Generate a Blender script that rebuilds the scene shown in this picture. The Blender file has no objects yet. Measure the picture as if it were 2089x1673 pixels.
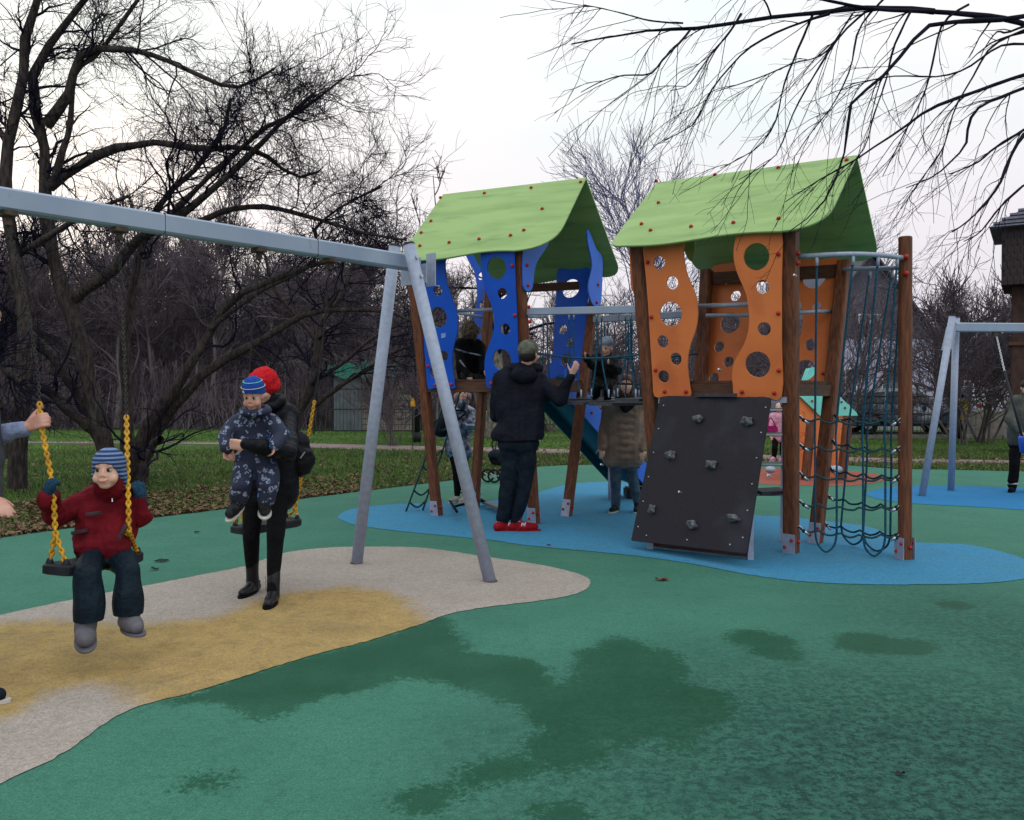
import bpy, bmesh, math, random
import numpy as np
from mathutils import Vector, Matrix
R = math.radians
random.seed(7); rng = np.random.default_rng(7)
scene = bpy.context.scene
COL = scene.collection

# ------------------------------------------------------------------ camera
F, CX, CY, HZ, HC = 1720.0, 1044.5, 836.5, 808.0, 1.4
PITCH = math.atan((CY - HZ) / F)
cam_data = bpy.data.cameras.new('camera')
cam_data.sensor_width = 36.0
cam_data.lens = 36.0 * F / 2089.0
cam_data.clip_start = 0.05
cam_data.clip_end = 2000
cam = bpy.data.objects.new('camera', cam_data)
COL.objects.link(cam)
cam.location = (0, 0, HC)
cam.rotation_euler = (R(90) - PITCH, 0, 0)
scene.camera = cam

# ------------------------------------------------------------------ sky and light: overcast dusk
world = bpy.data.worlds.new('World')
scene.world = world
world.use_nodes = True
wt = world.node_tree
wt.nodes.clear()
def wn(t, **kw):
    n = wt.nodes.new(t)
    for k, v in kw.items(): setattr(n, k, v)
    return n
w_out = wn('ShaderNodeOutputWorld'); w_bg = wn('ShaderNodeBackground')
w_sky = wn('ShaderNodeTexSky', sky_type='NISHITA', sun_disc=False, sun_elevation=R(12), sun_rotation=R(-30), air_density=1.0, dust_density=3.0)
w_tc = wn('ShaderNodeTexCoord')
w_map = wn('ShaderNodeMapping'); w_map.inputs['Scale'].default_value = (1.0, 1.0, 2.6)
w_noise = wn('ShaderNodeTexNoise'); w_noise.inputs['Scale'].default_value = 1.7; w_noise.inputs['Detail'].default_value = 4
w_ramp = wn('ShaderNodeValToRGB')
cr = w_ramp.color_ramp
cr.elements[0].position = 0.36; cr.elements[0].color = (0.78, 0.95, 0.93, 1)
cr.elements[1].position = 0.62; cr.elements[1].color = (1.0, 0.985, 1.0, 1)
w_scale = wn('ShaderNodeVectorMath', operation='SCALE'); 
w_sep = wn('ShaderNodeSeparateXYZ'); w_el = wn('ShaderNodeMath', operation='MULTIPLY_ADD'); w_el.inputs[1].default_value = 8.6; w_el.inputs[2].default_value = 8.6   # overcast sky: brighter towards the zenith
w_cl = wn('ShaderNodeMath', operation='MAXIMUM'); w_cl.inputs[1].default_value = 0.0
w_mix = wn('ShaderNodeMixRGB'); w_mix.inputs['Fac'].default_value = 0.93
L = wt.links.new
L(w_tc.outputs['Generated'], w_map.inputs['Vector']); L(w_map.outputs[0], w_noise.inputs['Vector'])
L(w_tc.outputs['Generated'], w_sep.inputs[0]); L(w_sep.outputs['Z'], w_cl.inputs[0]); L(w_cl.outputs[0], w_el.inputs[0]); L(w_el.outputs[0], w_scale.inputs['Scale'])
L(w_noise.outputs['Fac'], w_ramp.inputs['Fac']); w_hr = wn('ShaderNodeMapRange'); w_hr.inputs['From Min'].default_value = 0.04; w_hr.inputs['From Max'].default_value = 0.30
w_hm = wn('ShaderNodeMixRGB'); w_hm.inputs['Color1'].default_value = (1.0, 0.93, 1.03, 1)
L(w_sep.outputs['Z'], w_hr.inputs['Value']); L(w_hr.outputs[0], w_hm.inputs['Fac']); L(w_ramp.outputs['Color'], w_hm.inputs['Color2']); L(w_hm.outputs['Color'], w_scale.inputs[0])
L(w_sky.outputs['Color'], w_mix.inputs['Color1']); L(w_scale.outputs[0], w_mix.inputs['Color2'])
L(w_mix.outputs['Color'], w_bg.inputs['Color']); w_bg.inputs['Strength'].default_value = 0.1
L(w_bg.outputs[0], w_out.inputs['Surface'])
sun_d = bpy.data.lights.new('sun', 'SUN'); sun_d.energy = 0.5; sun_d.angle = R(40); sun_d.color = (1, 0.93, 0.88)
sun = bpy.data.objects.new('sun', sun_d); COL.objects.link(sun)
sun.rotation_euler = (R(40), R(14), 0)
scene.view_settings.view_transform = 'Standard'
try: scene.view_settings.look = 'None'
except Exception: pass
scene.view_settings.gamma = 1.0
scene.view_settings.use_curve_mapping = False
scene.view_settings.exposure = -0.1
scene.render.resolution_x = 1024; scene.render.resolution_y = 820

# ------------------------------------------------------------------ geometry helpers
sP, cP = math.sin(PITCH), math.cos(PITCH)
def ray(px, py):
    a, b = (px - CX) / F, -(py - CY) / F
    return Vector((a, cP + b * sP, -sP + b * cP))
def P(px, py, Y):
    d = ray(px, py); return Vector((0, 0, HC)) + d * (Y / d.y)
def G(px, py, z=0.0):
    d = ray(px, py); return Vector((0, 0, HC)) + d * ((z - HC) / d.z)
def onplane(px, py, o, n):
    d = ray(px, py); c = Vector((0, 0, HC)); return c + d * ((o - c).dot(n) / d.dot(n))
def V(*a): return Vector(a)

def lin(c):
    c = c / 255.0
    return c / 12.92 if c <= 0.04045 else ((c + 0.055) / 1.055) ** 2.4
def rgb(r, g, b): return (lin(r), lin(g), lin(b), 1)

def root(name, loc, label, cat, group=None, kind=None):
    o = bpy.data.objects.new(name, None); COL.objects.link(o)
    o.location = loc; o.empty_display_size = 0.1
    o['label'] = label
    if cat: o['category'] = cat
    if group: o['group'] = group
    if kind: o['kind'] = kind
    return o
def tag(o, label=None, cat=None, group=None, kind=None):
    if label: o['label'] = label
    if cat: o['category'] = cat
    if group: o['group'] = group
    if kind: o['kind'] = kind
    return o
def rootloc(p):
    while p is not None and p.parent is not None: p = p.parent
    return Vector(p.location) if p is not None else Vector((0, 0, 0))

class MB:
    def __init__(s): s.v = []; s.f = []
    def add(s, vs, fs):
        n = len(s.v); s.v.extend([tuple(x) for x in vs]); s.f.extend([tuple(i + n for i in f) for f in fs]); return s
    def box(s, c, d, Rm=None):
        c = Vector(c); x, y, z = d[0] / 2, d[1] / 2, d[2] / 2
        vs = [Vector((a, b, e)) for a in (-x, x) for b in (-y, y) for e in (-z, z)]
        if Rm is not None: vs = [Rm @ q for q in vs]
        return s.add([c + q for q in vs], [(0, 1, 3, 2), (4, 6, 7, 5), (0, 4, 5, 1), (2, 3, 7, 6), (0, 2, 6, 4), (1, 5, 7, 3)])
    def tube(s, pts, rad, n=8, caps=True, flat=1.0):
        pts = [Vector(p) for p in pts]; m = len(pts)
        if not hasattr(rad, '__len__'): rad = [rad] * m
        T = [(pts[min(i + 1, m - 1)] - pts[max(i - 1, 0)]).normalized() for i in range(m)]
        ref = Vector((0, 0, 1)) if abs(T[0].z) < 0.9 else Vector((1, 0, 0))
        u = T[0].cross(ref).normalized(); vs = []
        for i in range(m):
            u = (u - T[i] * u.dot(T[i])).normalized(); w = T[i].cross(u)
            for k in range(n):
                a = 2 * math.pi * k / n
                vs.append(pts[i] + (u * math.cos(a) + w * math.sin(a) * flat) * rad[i])
        fs = [(i * n + k, i * n + (k + 1) % n, (i + 1) * n + (k + 1) % n, (i + 1) * n + k) for i in range(m - 1) for k in range(n)]
        if caps: fs += [tuple(range(n - 1, -1, -1)), tuple((m - 1) * n + k for k in range(n))]
        return s.add(vs, fs)
    def beam(s, a, b, w, h, up=Vector((0, 0, 1)), bev=0.0):
        a, b = Vector(a), Vector(b); t = (b - a).normalized()
        side = t.cross(Vector(up)).normalized(); u2 = side.cross(t)
        if bev <= 0: prof = [(-1, -1), (1, -1), (1, 1), (-1, 1)]; prof = [(x * w / 2, y * h / 2) for x, y in prof]
        else:
            x, y = w / 2, h / 2; q = bev
            prof = [(-x + q, -y), (x - q, -y), (x, -y + q), (x, y - q), (x - q, y), (-x + q, y), (-x, y - q), (-x, -y + q)]
        n = len(prof)
        vs = [p + side * x + u2 * y for p in (a, b) for x, y in prof]
        fs = [(k, (k + 1) % n, n + (k + 1) % n, n + k) for k in range(n)] + [tuple(range(n - 1, -1, -1)), tuple(range(n, 2 * n))]
        return s.add(vs, fs)
    def cap(s, p0, p1, r0, r1=None, n=12):
        if r1 is None: r1 = r0
        p0, p1 = Vector(p0), Vector(p1); d = p1 - p0
        if d.length < 1e-5: d = Vector((0, 0, 1e-4)); p1 = p0 + d
        t = d.normalized(); pts = []; rr = []
        for a in (80, 50, 25): pts.append(p0 - t * r0 * math.sin(R(a))); rr.append(r0 * math.cos(R(a)))
        pts += [p0, p1]; rr += [r0, r1]
        for a in (25, 50, 80): pts.append(p1 + t * r1 * math.sin(R(a))); rr.append(r1 * math.cos(R(a)))
        # avoid degenerate order
        return s.tube(pts, rr, n)
    def ell(s, c, r, Rm=None, n=14, m=9):
        c = Vector(c); vs = []; fs = []
        for i in range(m + 1):
            ph = math.pi * i / m
            for k in range(n):
                a = 2 * math.pi * k / n
                q = Vector((r[0] * math.sin(ph) * math.cos(a), r[1] * math.sin(ph) * math.sin(a), r[2] * math.cos(ph)))
                if i in (0, m): q.x *= 1; q.y *= 1
                if Rm is not None: q = Rm @ q
                vs.append(c + q)
        for i in range(m):
            for k in range(n):
                fs.append((i * n + k, (i + 1) * n + k, (i + 1) * n + (k + 1) % n, i * n + (k + 1) % n))
        return s.add(vs, fs)
    def mesh(s, name, off=Vector((0, 0, 0))):
        me = bpy.data.meshes.new(name)
        me.from_pydata([(x - off.x, y - off.y, z - off.z) for x, y, z in s.v], [], s.f)
        me.update(); return me
    def build(s, name, mat, parent=None, smooth=False, bevel=0.0):
        off = rootloc(parent)
        me = s.mesh(name, off)
        if bevel > 0 or True:
            bm = bmesh.new(); bm.from_mesh(me)
            bmesh.ops.remove_doubles(bm, verts=bm.verts, dist=1e-5)
            bmesh.ops.recalc_face_normals(bm, faces=bm.faces)
            if bevel > 0:
                bmesh.ops.bevel(bm, geom=[e for e in bm.edges if len(e.link_faces) == 2 and e.calc_face_angle(0) > 0.6], offset=bevel, segments=2, affect='EDGES', clamp_overlap=True)
            bm.to_mesh(me); bm.free()
        return link(name, me, mat, parent, smooth)

def link(name, me, mat, parent=None, smooth=False):
    if mat is not None and len(me.materials) == 0: me.materials.append(mat)
    if smooth:
        me.polygons.foreach_set('use_smooth', [True] * len(me.polygons))
    o = bpy.data.objects.new(name, me); COL.objects.link(o)
    if parent is not None: o.parent = parent
    return o
def copy_tree(o, parent=None):
    c = o.copy(); COL.objects.link(c); c.parent = parent
    for ch in list(o.children): copy_tree(ch, c)
    return c

def evalmods(me, mods):
    o = bpy.data.objects.new('tmp', me); COL.objects.link(o)
    for t, kw in mods:
        m = o.modifiers.new(t, t)
        for k, v in kw.items(): setattr(m, k, v)
    dg = bpy.context.evaluated_depsgraph_get(); dg.update()
    r = bpy.data.meshes.new_from_object(o.evaluated_get(dg))
    bpy.data.objects.remove(o); return r
def blob(name, mb, mat, parent, voxel=0.012, sm=4, noise=0.0, nscale=0.12, seed=0):
    """union of the collected volumes as one continuous smooth surface"""
    off = rootloc(parent); me = mb.mesh(name, off)
    r = evalmods(me, [('REMESH', dict(mode='VOXEL', voxel_size=voxel, use_smooth_shade=True)), ('SMOOTH', dict(factor=0.5, iterations=sm))])
    if noise > 0:
        n = len(r.vertices); co = np.empty(n * 3); r.vertices.foreach_get('co', co); co = co.reshape(-1, 3)
        no = np.empty(n * 3); r.vertices.foreach_get('normal', no); no = no.reshape(-1, 3)
        g = np.random.default_rng(seed); d = np.zeros(n)
        for i in range(10):
            k = g.normal(size=3) / nscale * (0.6 + 1.2 * g.random()); k[2] *= 1.5
            ph = g.random() * 6.28
            d += np.sin(co @ k + ph + 1.3 * np.sin(co @ (g.normal(size=3) / nscale) + i))
        r.vertices.foreach_set('co', (co + no * (d / 3.2 * noise)[:, None]).ravel())
    r.update(); r.materials.clear()
    return link(name, r, mat, parent, True)

def flatpanel(outer, holes, thick, o, n, name, mat, parent, center=False, bevel=0.0015):
    """board in the plane (o, n): outline in world points, holes as lists of world points"""
    n = n.normalized(); ax = n.cross(Vector((0, 0, 1))).normalized(); ay = ax.cross(n)
    cu = bpy.data.curves.new('c', 'CURVE'); cu.dimensions = '2D'; cu.fill_mode = 'BOTH'; cu.extrude = thick / 2; cu.bevel_depth = 0
    for loop in [outer] + holes:
        sp = cu.splines.new('POLY'); sp.points.add(len(loop) - 1); sp.use_cyclic_u = True
        for i, q in enumerate(loop):
            d = q - o; sp.points[i].co = (d.dot(ax), d.dot(ay), 0, 1)
    ob = bpy.data.objects.new('c', cu); COL.objects.link(ob)
    dg = bpy.context.evaluated_depsgraph_get(); dg.update()
    me = bpy.data.meshes.new_from_object(ob.evaluated_get(dg)); bpy.data.objects.remove(ob)
    off = rootloc(parent)
    for v in me.vertices:
        q = o + ax * v.co.x + ay * v.co.y + n * v.co.z - off; v.co = q
    bm = bmesh.new(); bm.from_mesh(me)
    bmesh.ops.remove_doubles(bm, verts=bm.verts, dist=1e-5); bmesh.ops.recalc_face_normals(bm, faces=bm.faces)
    bm.to_mesh(me); bm.free(); me.materials.clear()
    return link(name, me, mat, parent)
def smooth_loop(pts, sub=5):
    m = len(pts); out = []
    for i in range(m):
        p0, p1, p2, p3 = pts[i - 1], pts[i], pts[(i + 1) % m], pts[(i + 2) % m]
        for k in range(sub):
            t = k / sub
            out.append(tuple(0.5 * (2 * p1[j] + (p2[j] - p0[j]) * t + (2 * p0[j] - 5 * p1[j] + 4 * p2[j] - p3[j]) * t * t + (3 * p1[j] - p0[j] - 3 * p2[j] + p3[j]) * t ** 3) for j in range(2)))
    return out
def smooth_path(pts, sub=5):
    pts = [Vector(p) for p in pts]; m = len(pts); out = []
    for i in range(m - 1):
        p0, p1, p2, p3 = pts[max(i - 1, 0)], pts[i], pts[i + 1], pts[min(i + 2, m - 1)]
        for k in range(sub):
            t = k / sub
            out.append(0.5 * (2 * p1 + (p2 - p0) * t + (2 * p0 - 5 * p1 + 4 * p2 - p3) * t * t + (3 * p1 - p0 - 3 * p2 + p3) * t ** 3))
    out.append(pts[-1]); return out

# ------------------------------------------------------------------ materials
def material(name, col, rough=0.7, metal=0.0, col2=None, scale=6.0, detail=6, contrast=(0.35, 0.65), bump=0.0, bscale=60, bdist=0.01,
             stretch=(1, 1, 1), col3=None, s3=1.0, c3=(0.5, 0.7), spec=0.28, coat=0.0, sheen=0.0):
    m = bpy.data.materials.new(name); m.use_nodes = True; nt = m.node_tree; b = nt.nodes['Principled BSDF']
    b.inputs['Roughness'].default_value = rough; b.inputs['Metallic'].default_value = metal
    b.inputs['Specular IOR Level'].default_value = spec
    if coat: b.inputs['Coat Weight'].default_value = coat
    if sheen: b.inputs['Sheen Weight'].default_value = sheen
    tc = nt.nodes.new('ShaderNodeTexCoord'); mp = nt.nodes.new('ShaderNodeMapping'); mp.inputs['Scale'].default_value = stretch
    nt.links.new(tc.outputs['Object'], mp.inputs[0])
    def mixn(c1sock, c1, c2, sc, ct, det):
        n = nt.nodes.new('ShaderNodeTexNoise'); n.inputs['Scale'].default_value = sc; n.inputs['Detail'].default_value = det
        nt.links.new(mp.outputs[0], n.inputs['Vector'])
        r = nt.nodes.new('ShaderNodeMapRange'); r.inputs['From Min'].default_value = ct[0]; r.inputs['From Max'].default_value = ct[1]
        nt.links.new(n.outputs['Fac'], r.inputs['Value'])
        x = nt.nodes.new('ShaderNodeMixRGB'); nt.links.new(r.outputs[0], x.inputs['Fac'])
        if c1sock is None: x.inputs['Color1'].default_value = c1
        else: nt.links.new(c1sock, x.inputs['Color1'])
        x.inputs['Color2'].default_value = c2
        return x.outputs[0]
    sock = None
    if col2 is not None: sock = mixn(None, col, col2, scale, contrast, detail)
    if col3 is not None: sock = mixn(sock, col, col3, s3, c3, 4)
    if sock is None: b.inputs['Base Color'].default_value = col
    else: nt.links.new(sock, b.inputs['Base Color'])
    if bump > 0:
        n = nt.nodes.new('ShaderNodeTexNoise'); n.inputs['Scale'].default_value = bscale; n.inputs['Detail'].default_value = 3
        nt.links.new(mp.outputs[0], n.inputs['Vector'])
        bp = nt.nodes.new('ShaderNodeBump'); bp.inputs['Strength'].default_value = bump; bp.inputs['Distance'].default_value = bdist
        nt.links.new(n.outputs['Fac'], bp.inputs['Height']); nt.links.new(bp.outputs[0], b.inputs['Normal'])
    return m

def rubber(name, c1, c2, speck, dirt=None, extra=None, dirtlim=(0.52, 0.7), tone=0.70):
    """poured rubber granulate: fine speckle, larger soft mottling, optional attribute-driven layers"""
    c1, c2, speck = [(c[0] * tone, c[1] * tone, c[2] * tone, 1) for c in (c1, c2, speck)]
    m = bpy.data.materials.new(name); m.use_nodes = True; nt = m.node_tree; b = nt.nodes['Principled BSDF']
    b.inputs['Specular IOR Level'].default_value = 0.12
    geo = nt.nodes.new('ShaderNodeNewGeometry')
    def noise(sc, det=4, rough=0.5):
        n = nt.nodes.new('ShaderNodeTexNoise'); n.inputs['Scale'].default_value = sc; n.inputs['Detail'].default_value = det; n.inputs['Roughness'].default_value = rough
        nt.links.new(geo.outputs['Position'], n.inputs['Vector']); return n.outputs['Fac']
    def rangen(s, a, c, d=0.0, e=1.0):
        r = nt.nodes.new('ShaderNodeMapRange'); r.inputs['From Min'].default_value = a; r.inputs['From Max'].default_value = c
        r.inputs['To Min'].default_value = d; r.inputs['To Max'].default_value = e
        nt.links.new(s, r.inputs['Value']); return r.outputs[0]
    def mix(f, a, c, mode='MIX'):
        x = nt.nodes.new('ShaderNodeMixRGB'); x.blend_type = mode
        for s, i in ((f, 'Fac'), (a, 'Color1'), (c, 'Color2')):
            if isinstance(s, (tuple, float)): x.inputs[i].default_value = s
            else: nt.links.new(s, x.inputs[i])
        return x.outputs[0]
    def math_(op, a, c):
        x = nt.nodes.new('ShaderNodeMath'); x.operation = op
        for i, s in enumerate((a, c)):
            if isinstance(s, float): x.inputs[i].default_value = s
            else: nt.links.new(s, x.inputs[i])
        return x.outputs[0]
    base = mix(rangen(noise(1.6, 5, 0.6), 0.3, 0.7), c1, c2)
    fine = noise(105, 3, 0.8); mid = noise(30, 6, 0.8)
    if extra == 'yellow':
        at = nt.nodes.new('ShaderNodeAttribute'); at.attribute_name = 'wear'
        yv = math_('ADD', at.outputs['Fac'], math_('MULTIPLY', math_('SUBTRACT', noise(3.0, 8, 0.75), 0.5), 0.9))
        ycol = mix(rangen(noise(4.5, 6, 0.7), 0.35, 0.7), rgb(190, 158, 94), rgb(158, 130, 68))
        ycol = mix(rangen(noise(1.1, 5, 0.6), 0.52, 0.72, 0.0, 0.55), ycol, rgb(122, 106, 74))
        base = mix(rangen(yv, 0.34, 0.66), base, ycol)
        base = mix(rangen(noise(0.9, 5, 0.7), 0.55, 0.78, 0, 0.35), base, rgb(120, 112, 104))
    if dirt is not None:
        d = rangen(noise(9, 8, 0.78), dirtlim[0], dirtlim[1])
        if extra == 'wet':
            at2 = nt.nodes.new('ShaderNodeAttribute'); at2.attribute_name = 'moss'
            d2 = math_('MULTIPLY', math_('MAXIMUM', rangen(noise(6, 10, 0.85), 0.46, 0.60), rangen(noise(24, 6, 0.85), 0.47, 0.55)), at2.outputs['Fac'])
            base = mix(math_('MULTIPLY', at2.outputs['Fac'], 0.55), base, rgb(44, 74, 68))
            base = mix(math_('MULTIPLY', d2, 1.0), base, dirt)
            d = math_('MULTIPLY', d, 0.30)
        else: d = math_('MULTIPLY', d, 0.35)
        base = mix(d, base, dirt)
    base = mix(rangen(fine, 0.40, 0.64, 0.0, 0.60), base, speck)
    base = mix(rangen(mid, 0.42, 0.72, 0.0, 0.45), base, speck)
    base = mix(rangen(noise(80, 2, 0.6), 0.62, 0.72, 0.0, 0.30), base, c1)
    rough = 0.85
    if extra == 'wet':
        at = nt.nodes.new('ShaderNodeAttribute'); at.attribute_name = 'wet'
        wv = math_('ADD', at.outputs['Fac'], math_('ADD', math_('MULTIPLY', math_('SUBTRACT', noise(5.5, 9, 0.75), 0.5), 1.0), math_('MULTIPLY', math_('SUBTRACT', noise(34.0, 6, 0.8), 0.5), 1.3)))
        wf = math_('MULTIPLY', rangen(wv, 0.44, 0.56), rangen(noise(2.2, 4, 0.6), 0.25, 0.6, 0.72, 1.0))
        base = mix(wf, base, mix(0.78, base, rgb(14, 64, 42)))
        rs = rangen(wf, 0, 1, 0.85, 0.6); nt.links.new(rs, b.inputs['Roughness'])
    else: b.inputs['Roughness'].default_value = rough
    nt.links.new(base, b.inputs['Base Color'])
    bp = nt.nodes.new('ShaderNodeBump'); bp.inputs['Strength'].default_value = 0.5; bp.inputs['Distance'].default_value = 0.004
    nt.links.new(fine, bp.inputs['Height']); nt.links.new(bp.outputs[0], b.inputs['Normal'])
    return m

M = {}
M['green_rubber'] = rubber('green_rubber', rgb(82, 144, 124), rgb(94, 158, 136), rgb(42, 86, 76), dirt=rgb(24, 48, 44), extra='wet')
M['beige_rubber'] = rubber('beige_rubber', rgb(186, 174, 168), rgb(172, 160, 152), rgb(104, 96, 92), dirt=rgb(84, 76, 70), extra='yellow', dirtlim=(0.54, 0.70), tone=0.96)
M['blue_rubber'] = rubber('blue_rubber', rgb(80, 148, 182), rgb(72, 156, 206), rgb(44, 98, 130), dirt=rgb(40, 78, 92), dirtlim=(0.52, 0.72), tone=0.86)
M['blue_rubber_far'] = rubber('blue_rubber_far', rgb(46, 130, 190), rgb(56, 140, 200), rgb(34, 96, 142), tone=0.8)
M['coral_rubber'] = rubber('coral_rubber', rgb(196, 116, 98), rgb(176, 100, 86), rgb(140, 76, 66), tone=0.7)
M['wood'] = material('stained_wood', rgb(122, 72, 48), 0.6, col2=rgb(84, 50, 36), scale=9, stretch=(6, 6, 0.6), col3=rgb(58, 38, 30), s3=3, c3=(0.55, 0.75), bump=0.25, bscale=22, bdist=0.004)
M['dark_wood'] = material('dark_beam_wood', rgb(92, 60, 44), 0.7, col2=rgb(66, 44, 36), scale=7, stretch=(1, 1, 6), bump=0.2, bscale=25, bdist=0.004)  # darker brown wood for beams, deck planks and base rail
M['roof'] = material('green_board', rgb(146, 174, 112), 0.6, col2=rgb(130, 160, 98), scale=2.0, stretch=(.7, .7, 4.5), col3=rgb(100, 130, 88), s3=3.0, c3=(0.55, 0.85), detail=10, contrast=(0.38, 0.62))
M['blue_panel'] = material('blue_board', rgb(20, 84, 200), 0.4, col2=rgb(17, 76, 184), scale=3, bump=0.12, bscale=140, bdist=0.002)
M['light_blue_panel'] = material('light_blue_board', rgb(58, 112, 220), 0.42, col2=rgb(50, 104, 206), scale=3, bump=0.12, bscale=140, bdist=0.002)
M['orange_panel'] = material('orange_board', rgb(220, 124, 70), 0.5, col2=rgb(206, 112, 62), scale=2.5, bump=0.15, bscale=130, bdist=0.002, col3=rgb(178, 92, 56), s3=2, c3=(0.58, 0.82))
M['mint'] = material('mint_board', rgb(126, 214, 204), 0.5, col2=rgb(112, 200, 190), scale=3)
M['red_cap'] = material('red_cap', rgb(176, 40, 34), 0.38, col2=rgb(150, 30, 28), scale=30)
M['steel'] = material('galvanised_steel', rgb(160, 168, 190), 0.55, 0.2, col2=rgb(146, 155, 178), scale=26, detail=8, contrast=(0.35, 0.68), col3=rgb(122, 126, 140), s3=3, c3=(0.6, 0.9))
M['beam_paint'] = material('grey_painted_steel', rgb(150, 162, 184), 0.45, 0.15, col2=rgb(134, 148, 172), scale=3, detail=8, col3=rgb(108, 98, 92), s3=9, c3=(0.66, 0.82), stretch=(1, 1, 0.5))
M['rust'] = material('rusty_steel', rgb(96, 80, 70), 0.8, 0.3, col2=rgb(60, 52, 50), scale=20)
M['chrome'] = material('bare_metal', rgb(190, 194, 200), 0.3, 0.9)
M['chain'] = material('bare_chain', rgb(66, 63, 64), 0.6, 0.3, col2=rgb(46, 44, 46), scale=30)
M['yellow'] = material('yellow_chain_cover', rgb(214, 166, 44), 0.45, col2=rgb(170, 118, 30), scale=14)
M['black_rubber'] = material('black_rubber', rgb(24, 26, 32), 0.6, col2=rgb(32, 35, 44), scale=18, bump=0.3, bscale=90, bdist=0.003)
M['board'] = material('dark_climbing_board', rgb(38, 35, 44), 0.55, spec=0.2, col2=rgb(31, 28, 37), scale=90, detail=3, contrast=(0.4, 0.6), bump=0.35, bscale=260, bdist=0.002, col3=rgb(56, 55, 68), s3=2.2, c3=(0.52, 0.8))
M['hold'] = material('grey_climbing_hold', rgb(112, 114, 122), 0.85, col2=rgb(70, 70, 78), scale=40, bump=0.7, bscale=70, bdist=0.008)
M['rope'] = material('blue_rope', rgb(28, 84, 112), 0.8, col2=rgb(18, 56, 78), scale=60, bump=0.6, bscale=200, bdist=0.004)
M['green_rope'] = material('dark_green_rope', rgb(34, 72, 78), 0.8, col2=rgb(24, 52, 58), scale=60, bump=0.6, bscale=200, bdist=0.004)
M['tread'] = material('dark_tread', rgb(66, 66, 76), 0.6, col2=rgb(50, 50, 58), scale=30)
M['teal'] = material('teal_plastic', rgb(22, 92, 100), 0.35, col2=rgb(18, 80, 90), scale=4)
M['sticker'] = material('worn_sticker', rgb(150, 176, 226), 0.6, col2=rgb(100, 140, 210), scale=60)

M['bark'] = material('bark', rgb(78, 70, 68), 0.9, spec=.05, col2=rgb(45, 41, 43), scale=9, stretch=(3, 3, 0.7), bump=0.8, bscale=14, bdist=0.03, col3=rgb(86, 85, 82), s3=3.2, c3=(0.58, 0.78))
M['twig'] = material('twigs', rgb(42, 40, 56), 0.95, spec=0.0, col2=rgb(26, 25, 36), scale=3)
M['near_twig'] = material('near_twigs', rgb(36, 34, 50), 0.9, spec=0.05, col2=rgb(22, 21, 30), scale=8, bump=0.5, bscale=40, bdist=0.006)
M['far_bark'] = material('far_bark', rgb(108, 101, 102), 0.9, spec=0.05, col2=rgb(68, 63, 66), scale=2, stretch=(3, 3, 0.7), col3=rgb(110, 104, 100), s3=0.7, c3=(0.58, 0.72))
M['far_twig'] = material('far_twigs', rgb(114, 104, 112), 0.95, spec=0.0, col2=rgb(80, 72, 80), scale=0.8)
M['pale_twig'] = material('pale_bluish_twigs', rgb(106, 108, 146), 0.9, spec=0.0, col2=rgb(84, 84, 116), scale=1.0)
M['birch'] = material('pale_trunk_bark', rgb(128, 124, 116), 0.9, col2=rgb(74, 66, 60), scale=6, stretch=(2, 2, 0.8), bump=0.6, bscale=14, bdist=0.02)
M['lawn'] = material('lawn_soil_and_grass', rgb(74, 98, 46), 0.95, col2=rgb(52, 72, 36), scale=2.2, detail=10, col3=rgb(76, 62, 48), s3=0.35, c3=(0.56, 0.72), bump=0.9, bscale=30, bdist=0.05)
M['grass'] = material('grass_blades', rgb(102, 136, 62), 0.8, col2=rgb(70, 100, 46), scale=0.5, contrast=(0.3, 0.7))
M['dry_grass'] = material('dull_grass_blades', rgb(58, 72, 42), 0.85, col2=rgb(78, 72, 50), scale=1.2)
M['leaf'] = material('brown_leaves', rgb(134, 100, 82), 0.85, col2=rgb(86, 66, 56), scale=9, col3=rgb(146, 112, 92), s3=14, c3=(0.58, 0.7))
M['path'] = material('pinkish_path', rgb(142, 120, 122), 0.9, col2=rgb(116, 100, 100), scale=2.5, detail=8, bump=0.3, bscale=20)
M['road'] = material('asphalt', rgb(92, 92, 96), 0.9, col2=rgb(76, 76, 80), scale=1.5)
M['white'] = material('white_painted', rgb(205, 205, 210), 0.6)
M['kerbstone'] = material('kerb_concrete', rgb(150, 146, 142), 0.9, col2=rgb(120, 116, 112), scale=5)
M['siding'] = material('pale_siding', rgb(140, 134, 124), 0.8, col2=rgb(118, 112, 104), scale=3)
M['shed_grey'] = material('grey_sheet_wall', rgb(96, 104, 110), 0.8, col2=rgb(80, 88, 94), scale=3)
M['tarp'] = material('green_tarpaulin', rgb(40, 116, 96), 0.6, col2=rgb(30, 88, 76), scale=6, bump=0.6, bscale=8, bdist=0.05)
M['fence'] = material('dark_fence_metal', rgb(34, 38, 38), 0.6)
M['house_wall'] = material('lavender_grey_plaster', rgb(172, 172, 196), 0.9, col2=rgb(156, 156, 180), scale=1)
M['house_roof'] = material('dark_roof', rgb(84, 84, 98), 0.8, col2=rgb(70, 70, 84), scale=2)
M['shingle'] = material('brown_shingle', rgb(62, 52, 56), 0.8, col2=rgb(46, 40, 44), scale=8)
M['roof_tile'] = material('grey_roof_tile', rgb(122, 122, 140), 0.6, col2=rgb(98, 98, 114), scale=6)
M['brown_brick'] = material('dark_brown_pillar', rgb(72, 52, 46), 0.85, col2=rgb(54, 40, 38), scale=8)
M['car_paint'] = material('dark_car_paint', rgb(44, 62, 78), 0.25, 0.3, coat=0.8)
M['white_car_paint'] = material('grey_van_paint', rgb(140, 142, 150), 0.35, 0.1, coat=0.4)
M['car_glass'] = material('car_glass', rgb(56, 64, 74), 0.08, 0.0, coat=1.0)
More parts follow.
